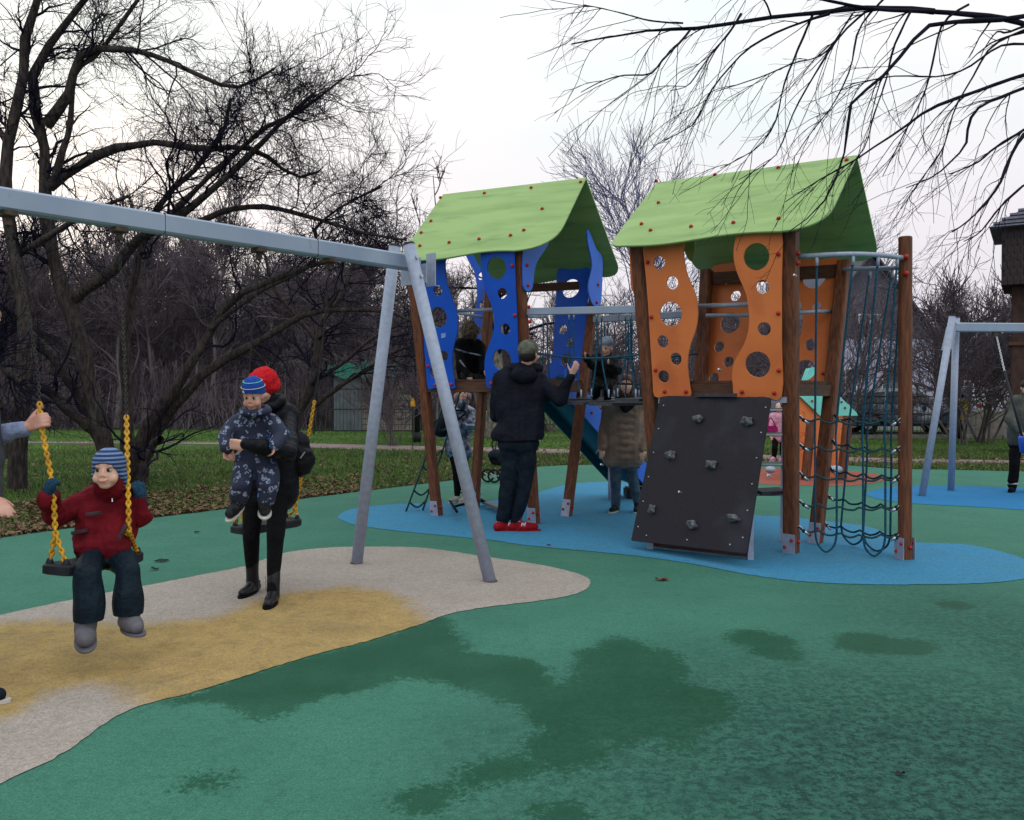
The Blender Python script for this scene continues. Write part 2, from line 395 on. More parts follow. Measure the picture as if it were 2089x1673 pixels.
M['tyre'] = material('tyre', rgb(22, 22, 24), 0.8)

def fabric(name, c1, c2=None, scale=14, rough=0.85, bump=0.8, bscale=20, bdist=0.02, **k):
    return material(name, c1, rough, spec=0.12, col2=c2 or c1, scale=scale, bump=bump, bscale=bscale, bdist=bdist, **k)
M['skin'] = material('skin', rgb(214, 170, 152), 0.55, col2=rgb(204, 152, 136), scale=18, contrast=(0.4, 0.7))
M['skin_dim'] = material('skin_rosy', rgb(198, 152, 138), 0.6, col2=rgb(186, 132, 118), scale=22)
M['eye_white'] = material('eye_white', rgb(168, 160, 158), 0.35)
M['eye_dark'] = material('dark_iris', rgb(26, 20, 18), 0.2)
M['brow'] = material('eyebrow_hair', rgb(104, 78, 62), 0.9)
M['lip'] = material('lips', rgb(178, 106, 100), 0.5)
M['maroon'] = fabric('maroon_jacket', rgb(112, 22, 34), rgb(92, 16, 28), 10)
M['grey_patch'] = fabric('grey_patch', rgb(76, 62, 68), rgb(60, 50, 56), 20)
M['navy_pants'] = fabric('navy_snow_trousers', rgb(20, 34, 46), rgb(14, 26, 36), 10, rough=0.6)
M['grey_boot'] = material('grey_rubber_boot', rgb(98, 96, 104), 0.55, col2=rgb(84, 82, 90), scale=14)
M['black_leather'] = material('black_leather', rgb(24, 24, 30), 0.32, bump=0.3, bscale=40, bdist=0.004)
M['black_puffer'] = fabric('black_puffer', rgb(22, 24, 32), rgb(13, 14, 20), 14, rough=0.5)
M['black_cloth'] = fabric('black_cloth', rgb(16, 16, 20), rgb(12, 12, 15), 30)
M['red_knit'] = material('red_knit', rgb(214, 24, 40), 0.95, col2=rgb(168, 12, 28), scale=60, detail=2, bump=1.0, bscale=110, bdist=0.008)
M['blue_knit'] = material('blue_knit', rgb(28, 72, 158), 0.95, col2=rgb(22, 58, 134), scale=60, bump=0.8, bscale=130, bdist=0.005)
M['glove_knit'] = material('petrol_knit', rgb(28, 66, 92), 0.95, col2=rgb(16, 44, 66), scale=50, detail=2, bump=1.0, bscale=120, bdist=0.006)
M['man_coat'] = fabric('navy_black_parka', rgb(22, 25, 38), rgb(16, 18, 28), 8, rough=0.75)
M['jeans_dark'] = fabric('dark_jeans', rgb(24, 34, 46), rgb(16, 24, 34), 12)
M['jeans'] = fabric('blue_jeans', rgb(76, 96, 112), rgb(54, 72, 90), 12)
M['cap'] = fabric('khaki_camouflage_cap', rgb(112, 112, 102), rgb(74, 78, 68), 22)
M['red_shoe'] = fabric('red_suede', rgb(150, 22, 34), rgb(120, 16, 26), 20)
M['white_sole'] = material('off_white_sole', rgb(186, 180, 176), 0.7)
M['brown_puffer'] = fabric('brown_puffer', rgb(150, 126, 112), rgb(126, 104, 92), 8, rough=0.6)
M['scarf'] = fabric('dark_brown_scarf', rgb(46, 34, 34), rgb(34, 26, 26), 30)
M['hair_brown'] = material('brown_hair', rgb(96, 62, 46), 0.6, col2=rgb(66, 42, 34), scale=30, stretch=(4, 4, 0.6), bump=0.6, bscale=60)
M['hair_fair'] = material('fair_hair', rgb(164, 140, 112), 0.6, col2=rgb(128, 106, 82), scale=30, stretch=(4, 4, 0.6), bump=0.6, bscale=60)
M['hair_dark'] = material('dark_hair', rgb(36, 26, 26), 0.6, bump=0.6, bscale=60)
M['silver'] = material('silver_jacket', rgb(150, 156, 176), 0.35, 0.6, col2=rgb(70, 76, 96), scale=14, contrast=(0.4, 0.6), bump=0.8, bscale=26, bdist=0.02)
M['white_shoe'] = fabric('pale_trainer', rgb(176, 172, 168), rgb(150, 146, 142), 20)
M['pink'] = fabric('pink_cloth', rgb(206, 150, 172), rgb(186, 126, 152), 20)
M['magenta'] = fabric('magenta_cloth', rgb(140, 30, 90), None, 20)
M['ear_pink'] = fabric('dusty_pink_plush', rgb(170, 142, 152), rgb(150, 122, 132), 30)
M['grey_fur'] = fabric('grey_brown_fur', rgb(136, 118, 104), rgb(76, 62, 54), 60, bump=1.0, bscale=90, bdist=0.03)
M['olive'] = fabric('grey_olive_jacket', rgb(84, 86, 82), rgb(66, 70, 66), 10)
M['camo_dark'] = fabric('dark_patterned_jacket', rgb(44, 46, 50), rgb(24, 26, 28), 24, contrast=(0.46, 0.54))
M['grey_hat'] = fabric('pale_grey_hat', rgb(138, 152, 172), rgb(116, 130, 150), 30)
M['grey_knit'] = fabric('pale_blue_grey_sleeve', rgb(136, 146, 180), rgb(116, 126, 158), 30)
M['grey_dark_knit'] = fabric('dark_grey_vest', rgb(70, 72, 80), None, 20)

def striped(name, ca, cb, freq, off=0.0, duty=0.5, axis=2):
    m = bpy.data.materials.new(name); m.use_nodes = True; nt = m.node_tree; b = nt.nodes['Principled BSDF']
    b.inputs['Roughness'].default_value = 0.95
    tc = nt.nodes.new('ShaderNodeTexCoord'); sx = nt.nodes.new('ShaderNodeSeparateXYZ'); nt.links.new(tc.outputs['Object'], sx.inputs[0])
    m1 = nt.nodes.new('ShaderNodeMath'); m1.operation = 'MULTIPLY_ADD'; m1.inputs[1].default_value = freq; m1.inputs[2].default_value = off
    nt.links.new(sx.outputs[axis], m1.inputs[0])
    m2 = nt.nodes.new('ShaderNodeMath'); m2.operation = 'FRACT'; nt.links.new(m1.outputs[0], m2.inputs[0])
    m3 = nt.nodes.new('ShaderNodeMath'); m3.operation = 'GREATER_THAN'; m3.inputs[1].default_value = duty; nt.links.new(m2.outputs[0], m3.inputs[0])
    x = nt.nodes.new('ShaderNodeMixRGB'); x.inputs['Color1'].default_value = ca; x.inputs['Color2'].default_value = cb
    nt.links.new(m3.outputs[0], x.inputs['Fac']); nt.links.new(x.outputs[0], b.inputs['Base Color'])
    n = nt.nodes.new('ShaderNodeTexNoise'); n.inputs['Scale'].default_value = 120; nt.links.new(tc.outputs['Object'], n.inputs['Vector'])
    bp = nt.nodes.new('ShaderNodeBump'); bp.inputs['Strength'].default_value = 0.9; bp.inputs['Distance'].default_value = 0.006
    nt.links.new(n.outputs['Fac'], bp.inputs['Height']); nt.links.new(bp.outputs[0], b.inputs['Normal'])
    return m
M['striped_knit'] = striped('blue_striped_knit', rgb(34, 50, 92), rgb(104, 128, 170), 46, 0.2, 0.55)

def printed(name, base, c1, c2, sc=15):
    """dark overall with small scattered light motifs"""
    m = bpy.data.materials.new(name); m.use_nodes = True; nt = m.node_tree; b = nt.nodes['Principled BSDF']
    b.inputs['Roughness'].default_value = 0.75
    tc = nt.nodes.new('ShaderNodeTexCoord')
    n0 = nt.nodes.new('ShaderNodeTexNoise'); n0.inputs['Scale'].default_value = 30; nt.links.new(tc.outputs['Object'], n0.inputs['Vector'])
    ad = nt.nodes.new('ShaderNodeVectorMath'); ad.operation = 'MULTIPLY_ADD'; ad.inputs[1].default_value = (0.035, 0.035, 0.035)
    nt.links.new(n0.outputs['Color'], ad.inputs[0]); nt.links.new(tc.outputs['Object'], ad.inputs[2])
    vo = nt.nodes.new('ShaderNodeTexVoronoi'); vo.inputs['Scale'].default_value = sc; nt.links.new(ad.outputs[0], vo.inputs['Vector'])
    lt = nt.nodes.new('ShaderNodeMath'); lt.operation = 'LESS_THAN'; lt.inputs[1].default_value = 0.40; nt.links.new(vo.outputs['Distance'], lt.inputs[0])
    gt = nt.nodes.new('ShaderNodeMath'); gt.operation = 'GREATER_THAN'; gt.inputs[1].default_value = 0.12
    n1 = nt.nodes.new('ShaderNodeTexNoise'); n1.inputs['Scale'].default_value = 75; nt.links.new(tc.outputs['Object'], n1.inputs['Vector'])
    g2 = nt.nodes.new('ShaderNodeMath'); g2.operation = 'GREATER_THAN'; g2.inputs[1].default_value = 0.5; nt.links.new(n1.outputs['Fac'], g2.inputs[0])
    mu = nt.nodes.new('ShaderNodeMath'); mu.operation = 'MULTIPLY'; nt.links.new(lt.outputs[0], mu.inputs[0]); nt.links.new(g2.outputs[0], mu.inputs[1])
    sep = nt.nodes.new('ShaderNodeSeparateXYZ'); nt.links.new(vo.outputs['Color'], sep.inputs[0])
    g3 = nt.nodes.new('ShaderNodeMath'); g3.operation = 'GREATER_THAN'; g3.inputs[1].default_value = 0.85; nt.links.new(sep.outputs[0], g3.inputs[0])
    cm = nt.nodes.new('ShaderNodeMixRGB'); cm.inputs['Color1'].default_value = c1; cm.inputs['Color2'].default_value = c2; nt.links.new(g3.outputs[0], cm.inputs['Fac'])
    x = nt.nodes.new('ShaderNodeMixRGB'); x.inputs['Color1'].default_value = base; nt.links.new(mu.outputs[0], x.inputs['Fac']); nt.links.new(cm.outputs[0], x.inputs['Color2'])
    nt.links.new(x.outputs[0], b.inputs['Base Color'])
    bp = nt.nodes.new('ShaderNodeBump'); bp.inputs['Strength'].default_value = 0.5; bp.inputs['Distance'].default_value = 0.012
    n2 = nt.nodes.new('ShaderNodeTexNoise'); n2.inputs['Scale'].default_value = 22; nt.links.new(tc.outputs['Object'], n2.inputs['Vector'])
    nt.links.new(n2.outputs['Fac'], bp.inputs['Height']); nt.links.new(bp.outputs[0], b.inputs['Normal'])
    return m
M['overall'] = printed('navy_printed_overall', rgb(22, 30, 58), rgb(128, 138, 168), rgb(56, 132, 210), 21)

# ------------------------------------------------------------------ ground and coloured zones
def pix_loop(pts, sub=4, z=0.0):
    return [G(x, y, z) for x, y in smooth_loop(pts, sub)] if sub > 1 else [G(x, y, z) for x, y in pts]
def sheet(name, loop, z, mat, sub=0):
    if z > 0:      # laid by hand: slightly ragged edge near the viewer
        rj = random.Random(4); out = []
        for i, p in enumerate(loop):
            q = loop[(i + 1) % len(loop)]; n = max(1, int((q - p).length / 0.03)) if min(p.y, q.y) < 9 and abs(p.x) < 6 else 1
            out += [p.lerp(q, k / n) + Vector((rj.uniform(-.006, .006), rj.uniform(-.006, .006), 0)) for k in range(n)]
        loop = out
    bm = bmesh.new(); vs = [bm.verts.new((p.x, p.y, z)) for p in loop]
    bm.faces.new(vs); bmesh.ops.triangulate(bm, faces=bm.faces)
    me = bpy.data.meshes.new(name); bm.normal_update()
    for f in bm.faces:
        if f.normal.z < 0: f.normal_flip()
    bm.to_mesh(me); bm.free()
    return tag(link(name, me, mat), kind='structure')
def sdf(pts, loop):
    """signed distance (positive inside) of pts (n,2) to polygon"""
    a = np.array([(p.x, p.y) for p in loop]); b = np.roll(a, -1, 0)
    n = len(pts); best = np.full(n, 1e9); inside = np.zeros(n, bool)
    for i in range(len(a)):
        e = b[i] - a[i]; w = pts - a[i]
        t = np.clip((w @ e) / (e @ e + 1e-12), 0, 1)
        best = np.minimum(best, np.hypot(*(w - t[:, None] * e).T))
        c = (a[i, 1] > pts[:, 1]) != (b[i, 1] > pts[:, 1])
        with np.errstate(divide='ignore', invalid='ignore'):
            xx = (b[i, 0] - a[i, 0]) * (pts[:, 1] - a[i, 1]) / (b[i, 1] - a[i, 1] + 1e-15) + a[i, 0]
        inside ^= c & (pts[:, 0] < xx)
    return np.where(inside, best, -best)
def grid_sheet(name, xs, ys, z, mat, attrs, keep=None):
    X, Y = np.meshgrid(xs, ys); pts = np.stack([X.ravel(), Y.ravel()], 1)
    nx, ny = len(xs), len(ys)
    I = np.arange(nx * ny).reshape(ny, nx)
    q = np.stack([I[:-1, :-1], I[:-1, 1:], I[1:, 1:], I[1:, :-1]], -1).reshape(-1, 4)
    me = bpy.data.meshes.new(name); me.vertices.add(len(pts)); me.loops.add(q.size); me.polygons.add(len(q))
    me.vertices.foreach_set('co', np.column_stack([pts, np.full(len(pts), z)]).ravel())
    me.loops.foreach_set('vertex_index', q.ravel()); me.polygons.foreach_set('loop_start', np.arange(0, q.size, 4))
    me.update(calc_edges=True)
    for an, fn in attrs.items():
        at = me.attributes.new(an, 'FLOAT', 'POINT'); at.data.foreach_set('value', fn(pts).astype(np.float32))
    return link(name, me, mat)

lawn = MB(); lawn.add([(-260, -40, -0.02), (260, -40, -0.02), (260, 400, -0.02), (-260, 400, -0.02)], [(0, 1, 2, 3)])
tag(lawn.build('lawn', M['lawn']), kind='structure')

EDGE = [(-400, 1190), (0, 1097), (138, 1078), (268, 1062), (454, 1039), (619, 1017), (700, 1007), (842, 990), (994, 971), (1050, 960), (1100, 952), (1153, 949), (1315, 947), (1500, 947), (1725, 949), (1826, 957), (1920, 958), (2089, 962), (2600, 975)]
edge_w = [G(x, y) for x, y in EDGE]
YN = 7.2
left_edge = [p for p in edge_w if p.y > YN + 0.05]
far_loop = [V(-9, YN, 0)] + [V(-9, left_edge[0].y, 0)] + left_edge + [V(14, YN, 0)]
sheet('rubber_ground', far_loop, 0.0, M['green_rubber'])
xs = np.unique(np.concatenate([np.arange(-9, -3, 0.5), np.arange(-3, 4.2, 0.05), np.arange(4.2, 14.01, 0.5), [14.0]]))
ys = np.unique(np.concatenate([np.arange(-6, 2.2, 0.5), np.arange(2.2, 6.2, 0.05), np.arange(6.2, YN, 0.25), [YN]]))
WET = [
 [(370,1430),(450,1400),(560,1362),(700,1325),(820,1290),(900,1262),(925,1300),(960,1330),(1040,1345),(1095,1355),(1120,1392),(1160,1395),(1185,1370),(1180,1335),(1225,1320),(1262,1300),(1310,1318),(1375,1335),(1390,1370),(1375,1400),(1330,1405),(1400,1400),(1460,1410),(1490,1432),(1470,1465),(1430,1490),(1395,1510),(1330,1500),(1280,1515),(1225,1500),(1180,1488),(1110,1480),(1085,1450),(1030,1425),(940,1400),(850,1378),(790,1385),(730,1410),(650,1420),(600,1440),(545,1462),(490,1448),(440,1428)],
 [(1085,1540),(1100,1500),(1160,1485),(1205,1495),(1232,1540),(1190,1560),(1120,1572)],
 [(950,1565),(990,1548),(1040,1545),(1075,1565),(1040,1590),(990,1598),(955,1590)],
 [(815,1630),(850,1610),(905,1605),(920,1625),(905,1645),(870,1652)],
 [(380,1598),(415,1588),(455,1592),(465,1602),(430,1612),(395,1606)],
 [(1490,1293),(1540,1290),(1590,1298),(1618,1325),(1612,1345),(1570,1340),(1530,1325)],
 [(1705,1300),(1735,1293),(1800,1300),(1880,1308),(1900,1322),(1860,1335),(1780,1330),(1720,1318)],
 [(1115,1655),(1150,1645),(1185,1655),(1190,1690),(1130,1690)],
 [(1915,1232),(1950,1228),(1975,1235),(1950,1242)],
 [(1370,1512),(1400,1508),(1415,1520),(1385,1527)],
]
wet_loops = [pix_loop(w, 3) for w in WET]
def wetf(pts):
    s = np.full(len(pts), -9.0)
    for l in wet_loops: s = np.maximum(s, sdf(pts, l) + 0.03)
    return np.clip(0.5 + s / 0.36, 0, 1)
def mossf(pts):
    x, y = pts[:, 0], pts[:, 1]
    d = np.sqrt(((x - 1.7) / 1.75) ** 2 + ((y - 2.9) / 1.7) ** 2)
    e = np.sqrt(((x - 3.0) / 1.2) ** 2 + ((y - 4.4) / 2.2) ** 2)
    return np.clip(np.maximum(1.35 - d, 0.7 * (1.2 - e)), 0, 1)
g0 = grid_sheet('rubber_ground', xs, ys, 0.0, M['green_rubber'], {'wet': wetf, 'moss': mossf}); tag(g0, kind='structure')

BEIGE = [(-500,1400),(-250,1320),(0,1256),(77,1239),(144,1225),(230,1208),(306,1194),(412,1173),(498,1156),(541,1141),(594,1126),(670,1118),(742,1116),(838,1117),(910,1124),(981,1135),(1078,1149),(1141,1161),(1193,1177),(1204,1190),(1193,1204),(1156,1217),(1078,1229),(981,1241),(919,1253),(862,1273),(766,1304),(622,1342),(479,1387),(383,1416),(306,1435),(259,1452),(215,1476),(168,1510),(120,1543),(72,1567),(0,1600),(-200,1690),(-500,1760)]
beige_loop = pix_loop(BEIGE, 4)
beige = sheet('beige_rubber_patch', beige_loop, 0.004, M['beige_rubber'])
YEL = [(-500,1330),(-150,1290),(0,1270),(287,1272),(400,1265),(460,1252),(520,1228),(590,1212),(694,1198),(770,1205),(830,1228),(862,1256),(850,1290),(750,1330),(600,1370),(450,1420),(320,1440),(265,1418),(205,1398),(130,1404),(60,1440),(0,1465),(-300,1560),(-500,1560)]
yel_loop = pix_loop(YEL, 3)
# refine the beige sheet so that the worn layer can vary across it
bm = bmesh.new(); bm.from_mesh(beige.data)
for ax, lo, hi, st in ((0, -6, 1, 0.12), (1, 2.5, 8.4, 0.12)):
    q = lo
    while q < hi:
        no = [0, 0, 0]; no[ax] = 1; co = [0, 0, 0]; co[ax] = q
        bmesh.ops.bisect_plane(bm, geom=bm.verts[:] + bm.edges[:] + bm.faces[:], plane_co=co, plane_no=no); q += st
bm.to_mesh(beige.data); bm.free()
co = np.empty(len(beige.data.vertices) * 3); beige.data.vertices.foreach_get('co', co)
at = beige.data.attributes.new('wear', 'FLOAT', 'POINT')
at.data.foreach_set('value', np.clip(0.5 + sdf(co.reshape(-1, 3)[:, :2], yel_loop) / 0.55, 0, 1).astype(np.float32))

BLUE = [(689,1054),(700,1063),(728,1072),(814,1084),(1000,1102),(1073,1113),(1292,1134),(1417,1152),(1521,1172),(1625,1186),(1756,1193),(1886,1193),(2016,1190),(2089,1181),(2112,1165),(2084,1139),(2022,1121),(1964,1111),(1886,1108),(1850,1104),(1815,1090),(1761,1073),(1676,1063),(1598,1054),(1541,1052),(1490,1035),(1420,1008),(1330,990),(1270,984),(1209,984),(1147,991),(1097,1005),(1050,1015),(979,1024),(860,1027),(780,1031),(715,1040)]
sheet('blue_rubber_patch', pix_loop(BLUE, 3), 0.004, M['blue_rubber'])
FBLUE = [(1766,1008),(1800,997),(1852,992),(1960,992),(2089,995),(2500,1000),(2700,1030),(2500,1060),(2200,1050),(2089,1041),(1981,1034),(1865,1028),(1800,1020)]
sheet('far_blue_rubber_patch', pix_loop(FBLUE, 3), 0.004, M['blue_rubber_far'])
CORAL = [(1460,975),(1500,960),(1560,956),(1640,957),(1740,962),(1800,970),(1812,977),(1774,987),(1709,992),(1630,991),(1549,988),(1490,984)]
sheet('coral_rubber_patch', pix_loop(CORAL, 3), 0.004, M['coral_rubber'])

def strip(name, a, b, mat, z=-0.012):
    """path from two pixel edges (far edge, near edge)"""
    mb = MB(); n = len(a)
    vs = [G(x, y, 0) for x, y in a] + [G(x, y, 0) for x, y in b]
    mb.add([(p.x, p.y, z) for p in vs], [(i, i + 1, n + i + 1, n + i) for i in range(n - 1)])
    return tag(mb.build(name, mat), kind='structure')
strip('park_path', [(-300,901),(100,899),(350,900),(500,901),(640,904),(820,908),(1000,912),(1200,917),(1340,921),(1500,926),(1700,931),(1900,936),(2089,938),(2600,940)],
      [(-300,905),(100,903),(350,904),(500,906),(640,913),(820,919),(1000,922),(1200,925),(1340,929),(1500,936),(1700,943),(1900,945),(2089,946),(2600,950)], M['path'])
strip('second_path', [(900,891),(1000,887),(1100,885),(1200,885),(1340,887),(1500,889)], [(900,893),(1000,892),(1100,890),(1200,889),(1340,891),(1500,893)], M['path'])
strip('far_path', [(-300,835),(100,833),(400,834),(600,835),(1000,836)], [(-300,839),(100,838),(400,838),(600,839),(1000,840)], M['path'])
strip('car_park', [(1450,834),(1700,834),(2089,835),(2700,836)], [(1450,874),(1700,876),(2089,878),(2700,880)], M['road'], -0.01)
# ------------------------------------------------------------------ swing frames
def link_chain(path, size, r, n=6, ring=10):
    """interlocking links along a path"""
    mb = MB(); pts = [Vector(p) for p in path]
    seg = [(pts[i + 1] - pts[i]).length for i in range(len(pts) - 1)]; total = sum(seg); k = int(total / (size * 1.35)); j = 0
    for i in range(k):
        d = (i + 0.5) / k * total; a = 0
        while a < len(seg) - 1 and d > seg[a]: d -= seg[a]; a += 1
        c = pts[a].lerp(pts[a + 1], d / seg[a]); t = (pts[a + 1] - pts[a]).normalized()
        ref = Vector((0.3, 1, 0.1)).normalized(); u = t.cross(ref).normalized(); w = t.cross(u)
        s = (u + w).normalized() if i % 2 else (u - w).normalized()
        loop = [c + t * size * math.sin(2 * math.pi * q / ring) + s * size * 0.52 * math.cos(2 * math.pi * q / ring) for q in range(ring)]
        nn = t.cross(s); vs = []
        for q in range(ring):
            cc = loop[q]; out = (cc - c).normalized()
            for e in range(n):
                an = 2 * math.pi * e / n; vs.append(cc + (out * math.cos(an) + nn * math.sin(an)) * r)
        fs = [(q * n + e, q * n + (e + 1) % n, ((q + 1) % ring) * n + (e + 1) % n, ((q + 1) % ring) * n + e) for q in range(ring) for e in range(n)]
        mb.add(vs, fs)
    return mb

BA = P(838, 541, 6.62); BA.z = 2.44
BL_ = P(0, 408, 4.47); BL_.z = 2.44
bd = (BL_ - BA).normalized(); bn = Vector((-bd.y, bd.x, 0)).normalized()   # bn: perpendicular, pointing to camera side or away
if bn.y < 0: bn = -bn
ft = root('swing_set', G(850, 1160), 'grey steel swing frame with a square beam on round legs, on the beige patch', 'swing frame')
far_end = BA + bd * 4.6
mb = MB(); mb.beam(BA - bd * 0.06, far_end, 0.10, 0.118, bev=0.012); mb.build('beam', M['beam_paint'], ft)
for t in (0.9, 2.0, 2.95): mb = MB(); mb.beam(BA + bd * t, BA + bd * (t + 0.004), 0.1015, 0.1195); mb.build('weld_seam', M['rust'], ft)
footA, footB = G(1001, 1187), G(727, 1150)
topA, topB = P(834, 500, 6.45), P(806, 502, 6.82)
for n_, (a, b) in enumerate(((footA, topA), (footB, topB))):
    mb = MB(); mb.tube([a - V(0, 0, .02), b], 0.048, 20); lg = mb.build('leg', M['steel'], ft, True)
    d = (b - a).normalized(); mb = MB(); mb.tube([b, b + d * 0.018], [0.05, 0.042], 20); mb.build('end_cap', M['black_rubber'], lg)
    mb = MB(); mb.tube([a - V(0, 0, .02), a + V(0, 0, 0.012)], [0.058, 0.05], 18); mb.build('foot_collar', M['rust'], lg)
mid = (topA + topB) / 2
mb = MB(); c0 = BA - bd * 0.02 + V(0, 0, -0.09)
mb.beam(c0 - bn * 0.16, c0 + bn * 0.14, 0.008, 0.15, up=V(0, 0, 1)); mb.build('clamp_plate', M['steel'], ft)
mb = MB(); c1 = BA - bd * 0.16 + V(0, 0, -0.04) ; mb.box(c1 - bn * 0.06, (0.012, 0.10, 0.26), Matrix.Rotation(math.atan2(bn.y, bn.x) - R(90), 3, 'Z')); mb.build('end_plate', M['steel'], ft)
for q in (V(0, 0, 0.02), V(0, 0, -0.14)):
    mb = MB(); a = topA.lerp(footA, 0.045 - q.z * 0.35) - bn * 0.045; mb.tube([a - bn * 0.02, a - bn * -0.02], 0.014, 8); mb.build('bolt', M['chrome'], ft)
def beam_t(px):
    r = (px - CX) / F; A = BA; d = bd
    return (r * A.y - A.x) / (d.x - r * d.y)
def hanger(px, parent, d0, A0, frame_mat=M['rust']):
    pass
hpts = []
for px in (20, 245, 530, 673):
    t = beam_t(px); c = BA + bd * t + V(0, 0, -0.059); hpts.append(c)
    mb = MB(); mb.beam(c - bd * 0.035 + V(0, 0, -0.014), c + bd * 0.035 + V(0, 0, -0.014), 0.10, 0.028)
    mb.beam(c - bd * 0.014 + V(0, 0, -0.05), c + bd * 0.014 + V(0, 0, -0.05), 0.04, 0.05); mb.build('hanger', M['rust'], ft, bevel=0.003)

def swing_seat(c, along, fwd, w, d, parent):
    along = along.normalized(); up = along.cross(fwd).normalized()
    if up.z < 0: up = -up
    fwd = up.cross(along).normalized()
    mb = MB(); n = 20; prof = []
    ca, cb = w / 2, d / 2; rr = 0.05
    for (sx, sy, a0) in ((1, 1, 0), (-1, 1, 90), (-1, -1, 180), (1, -1, 270)):
        for k in range(5):
            a = R(a0 + 90 * k / 4); prof.append((sx * (ca - rr) + rr * math.cos(a), sy * (cb - rr) + rr * math.sin(a)))
    m = len(prof); vs = []
    for z, s in ((-0.03, 0.93), (-0.022, 1), (0.018, 1), (0.026, 0.94)):
        for x, y in prof: vs.append(c + along * x * s + fwd * y * s + up * (z + 0.012 * abs(x / ca) ** 2))
    fs = [(i * m + k, i * m + (k + 1) % m, (i + 1) * m + (k + 1) % m, (i + 1) * m + k) for i in range(3) for k in range(m)]
    fs += [tuple(range(m - 1, -1, -1)), tuple(3 * m + k for k in range(m))]
    mb.add(vs, fs); mb.build('seat', M['black_rubber'], parent, False)
    mb = MB()
    for i in range(7):
        x = -ca + 0.06 + i * (w - 0.12) / 6
        mb.beam(c + along * x - fwd * (cb - 0.03) + up * 0.030, c + along * x + fwd * (cb - 0.03) + up * 0.030, 0.012, 0.006, up=up)
    mb.build('tread_rib', M['black_rubber'], parent)
    return up

def make_swing(name, label, loc, paths, c, along, fwd, split=0.5):
    r = root(name, loc, label, 'swing', 'flat black swings hanging from the near grey beam')
    up = swing_seat(c, along, fwd, 0.56, 0.18, r)
    al = along.normalized()
    for s, path in paths:
        path = smooth_path(path, 6); e = path[-1]; tot = len(path); k = int(tot * split)
        upper = path[:k + 1]; lower = path[k:]
        tag(link_chain(upper, 0.014, 0.0027).build('bare_chain', M['chain'], r, True))
        j = lower[-1] + (lower[-2] - lower[-1]).normalized() * 0.0
        link_chain(lower, 0.0165, 0.0075).build('yellow_chain', M['yellow'], r, True)
        fw = up.cross(al)
        for q in (-1, 1):
            b = c + al * s * 0.24 + fw * q * 0.055 + up * 0.03
            link_chain([j, b], 0.0165, 0.0075).build('yellow_chain', M['yellow'], r, True)
            mb = MB(); mb.cap(b, b + up * 0.02, 0.022, 0.016); mb.build('chain_clamp', M['black_rubber'], r, True)
    return r

# nearest swing (child on it)
s1a, s1b = P(120, 1160, 4.28), P(262, 1142, 4.72)
s1c = (s1a + s1b) / 2
al1 = (s1b - s1a); al1.z *= 0.4
c1p = [hpts[0] + V(0, 0, -.08), P(48, 590, 4.5), P(75, 740, 4.46), P(84, 862, 4.38), P(106, 985, 4.3), P(113, 1085, 4.3)]
c2p = [hpts[1] + V(0, 0, -.08), P(250, 640, 4.96), P(257, 820, 4.72), P(261, 985, 4.50), P(263, 1085, 4.44)]
sw1 = make_swing('swing', 'black flat swing on yellow-covered chains carrying the child in maroon', (s1c.x, s1c.y, 0), [(-1, c1p), (1, c2p)], s1c, al1, V(.75, -.66, 0), 0.535)
# second swing (behind the woman)
a2, b2 = P(490, 1078, 5.98), P(596, 1072, 6.38)
s2c = (a2 + b2) / 2; al2 = b2 - a2; al2.z = 0; al2 = al2.normalized()
c3p = [hpts[2] + V(0, 0, -.08), P(508, 760, 5.9), P(497, 900, 6.0), P(487, 1035, 6.0)]
c4p = [hpts[3] + V(0, 0, -.08), P(656, 720, 6.25), P(638, 840, 6.35), P(612, 990, 6.42), P(603, 1035, 6.42)]
sw2 = make_swing('swing', 'black flat swing on yellow-covered chains behind the woman in the red beanie', (s2c.x, s2c.y, 0), [(-1, c3p), (1, c4p)], s2c, al2, V(-.75, .66, 0), 0.47)

# far right swing frame
rt = root('swing_set', G(1910, 1006), 'pale grey steel swing frame at the right, on the far blue patch', 'swing frame')
mb = MB(); Yr = 12.1; ra = P(1947, 668, Yr); mb.beam(ra, ra + V(4.2, 0.25, 0), 0.11, 0.13, bev=0.014); mb.build('beam', M['beam_paint'], rt)
for (fx, fy, tx, ty, Yt) in ((1881, 1012, 1943, 646, 11.95), (1940, 1001, 1951, 648, 12.25)):
    a = G(fx, fy); b = P(tx, ty, Yt); mb = MB(); mb.tube([a, b], 0.047, 16); lg = mb.build('leg', M['steel'], rt, True)
    d = (b - a).normalized(); mb = MB(); mb.tube([b, b + d * 0.02], [0.05, 0.042], 16); mb.build('end_cap', M['black_rubber'], lg)
for dx, lean in ((3.9, 1), ):
    for s in (-1, 1):
        mb = MB(); t = ra + V(dx, 0.22 + s * 0.1, 0); mb.tube([V(t.x + .35, t.y + s * 0.55, 0), t + V(0, 0, .06)], 0.047, 16); mb.build('leg', M['steel'], rt, True)
mb = MB(); mb.box(P(1936, 690, 12.1), (0.02, 0.26, 0.34), Matrix.Rotation(R(12), 3, 'Y')); mb.build('end_plate', M['steel'], rt)
rs_ = []
for dx in (0.62, 1.16):
    c = ra + V(dx, 0.03, -0.08); mb = MB(); mb.box(c, (0.10, 0.06, 0.07)); mb.build('hanger', M['rust'], rt); rs_.append(c + V(0, 0, -.03))
sr = root('swing', (rs_[0].x + .4, 11.7, 0), 'dark bucket swing on chains in front of the person in grey at the right edge', 'swing')
e0, e1 = P(2085, 890, 11.5), P(2150, 890, 11.4)
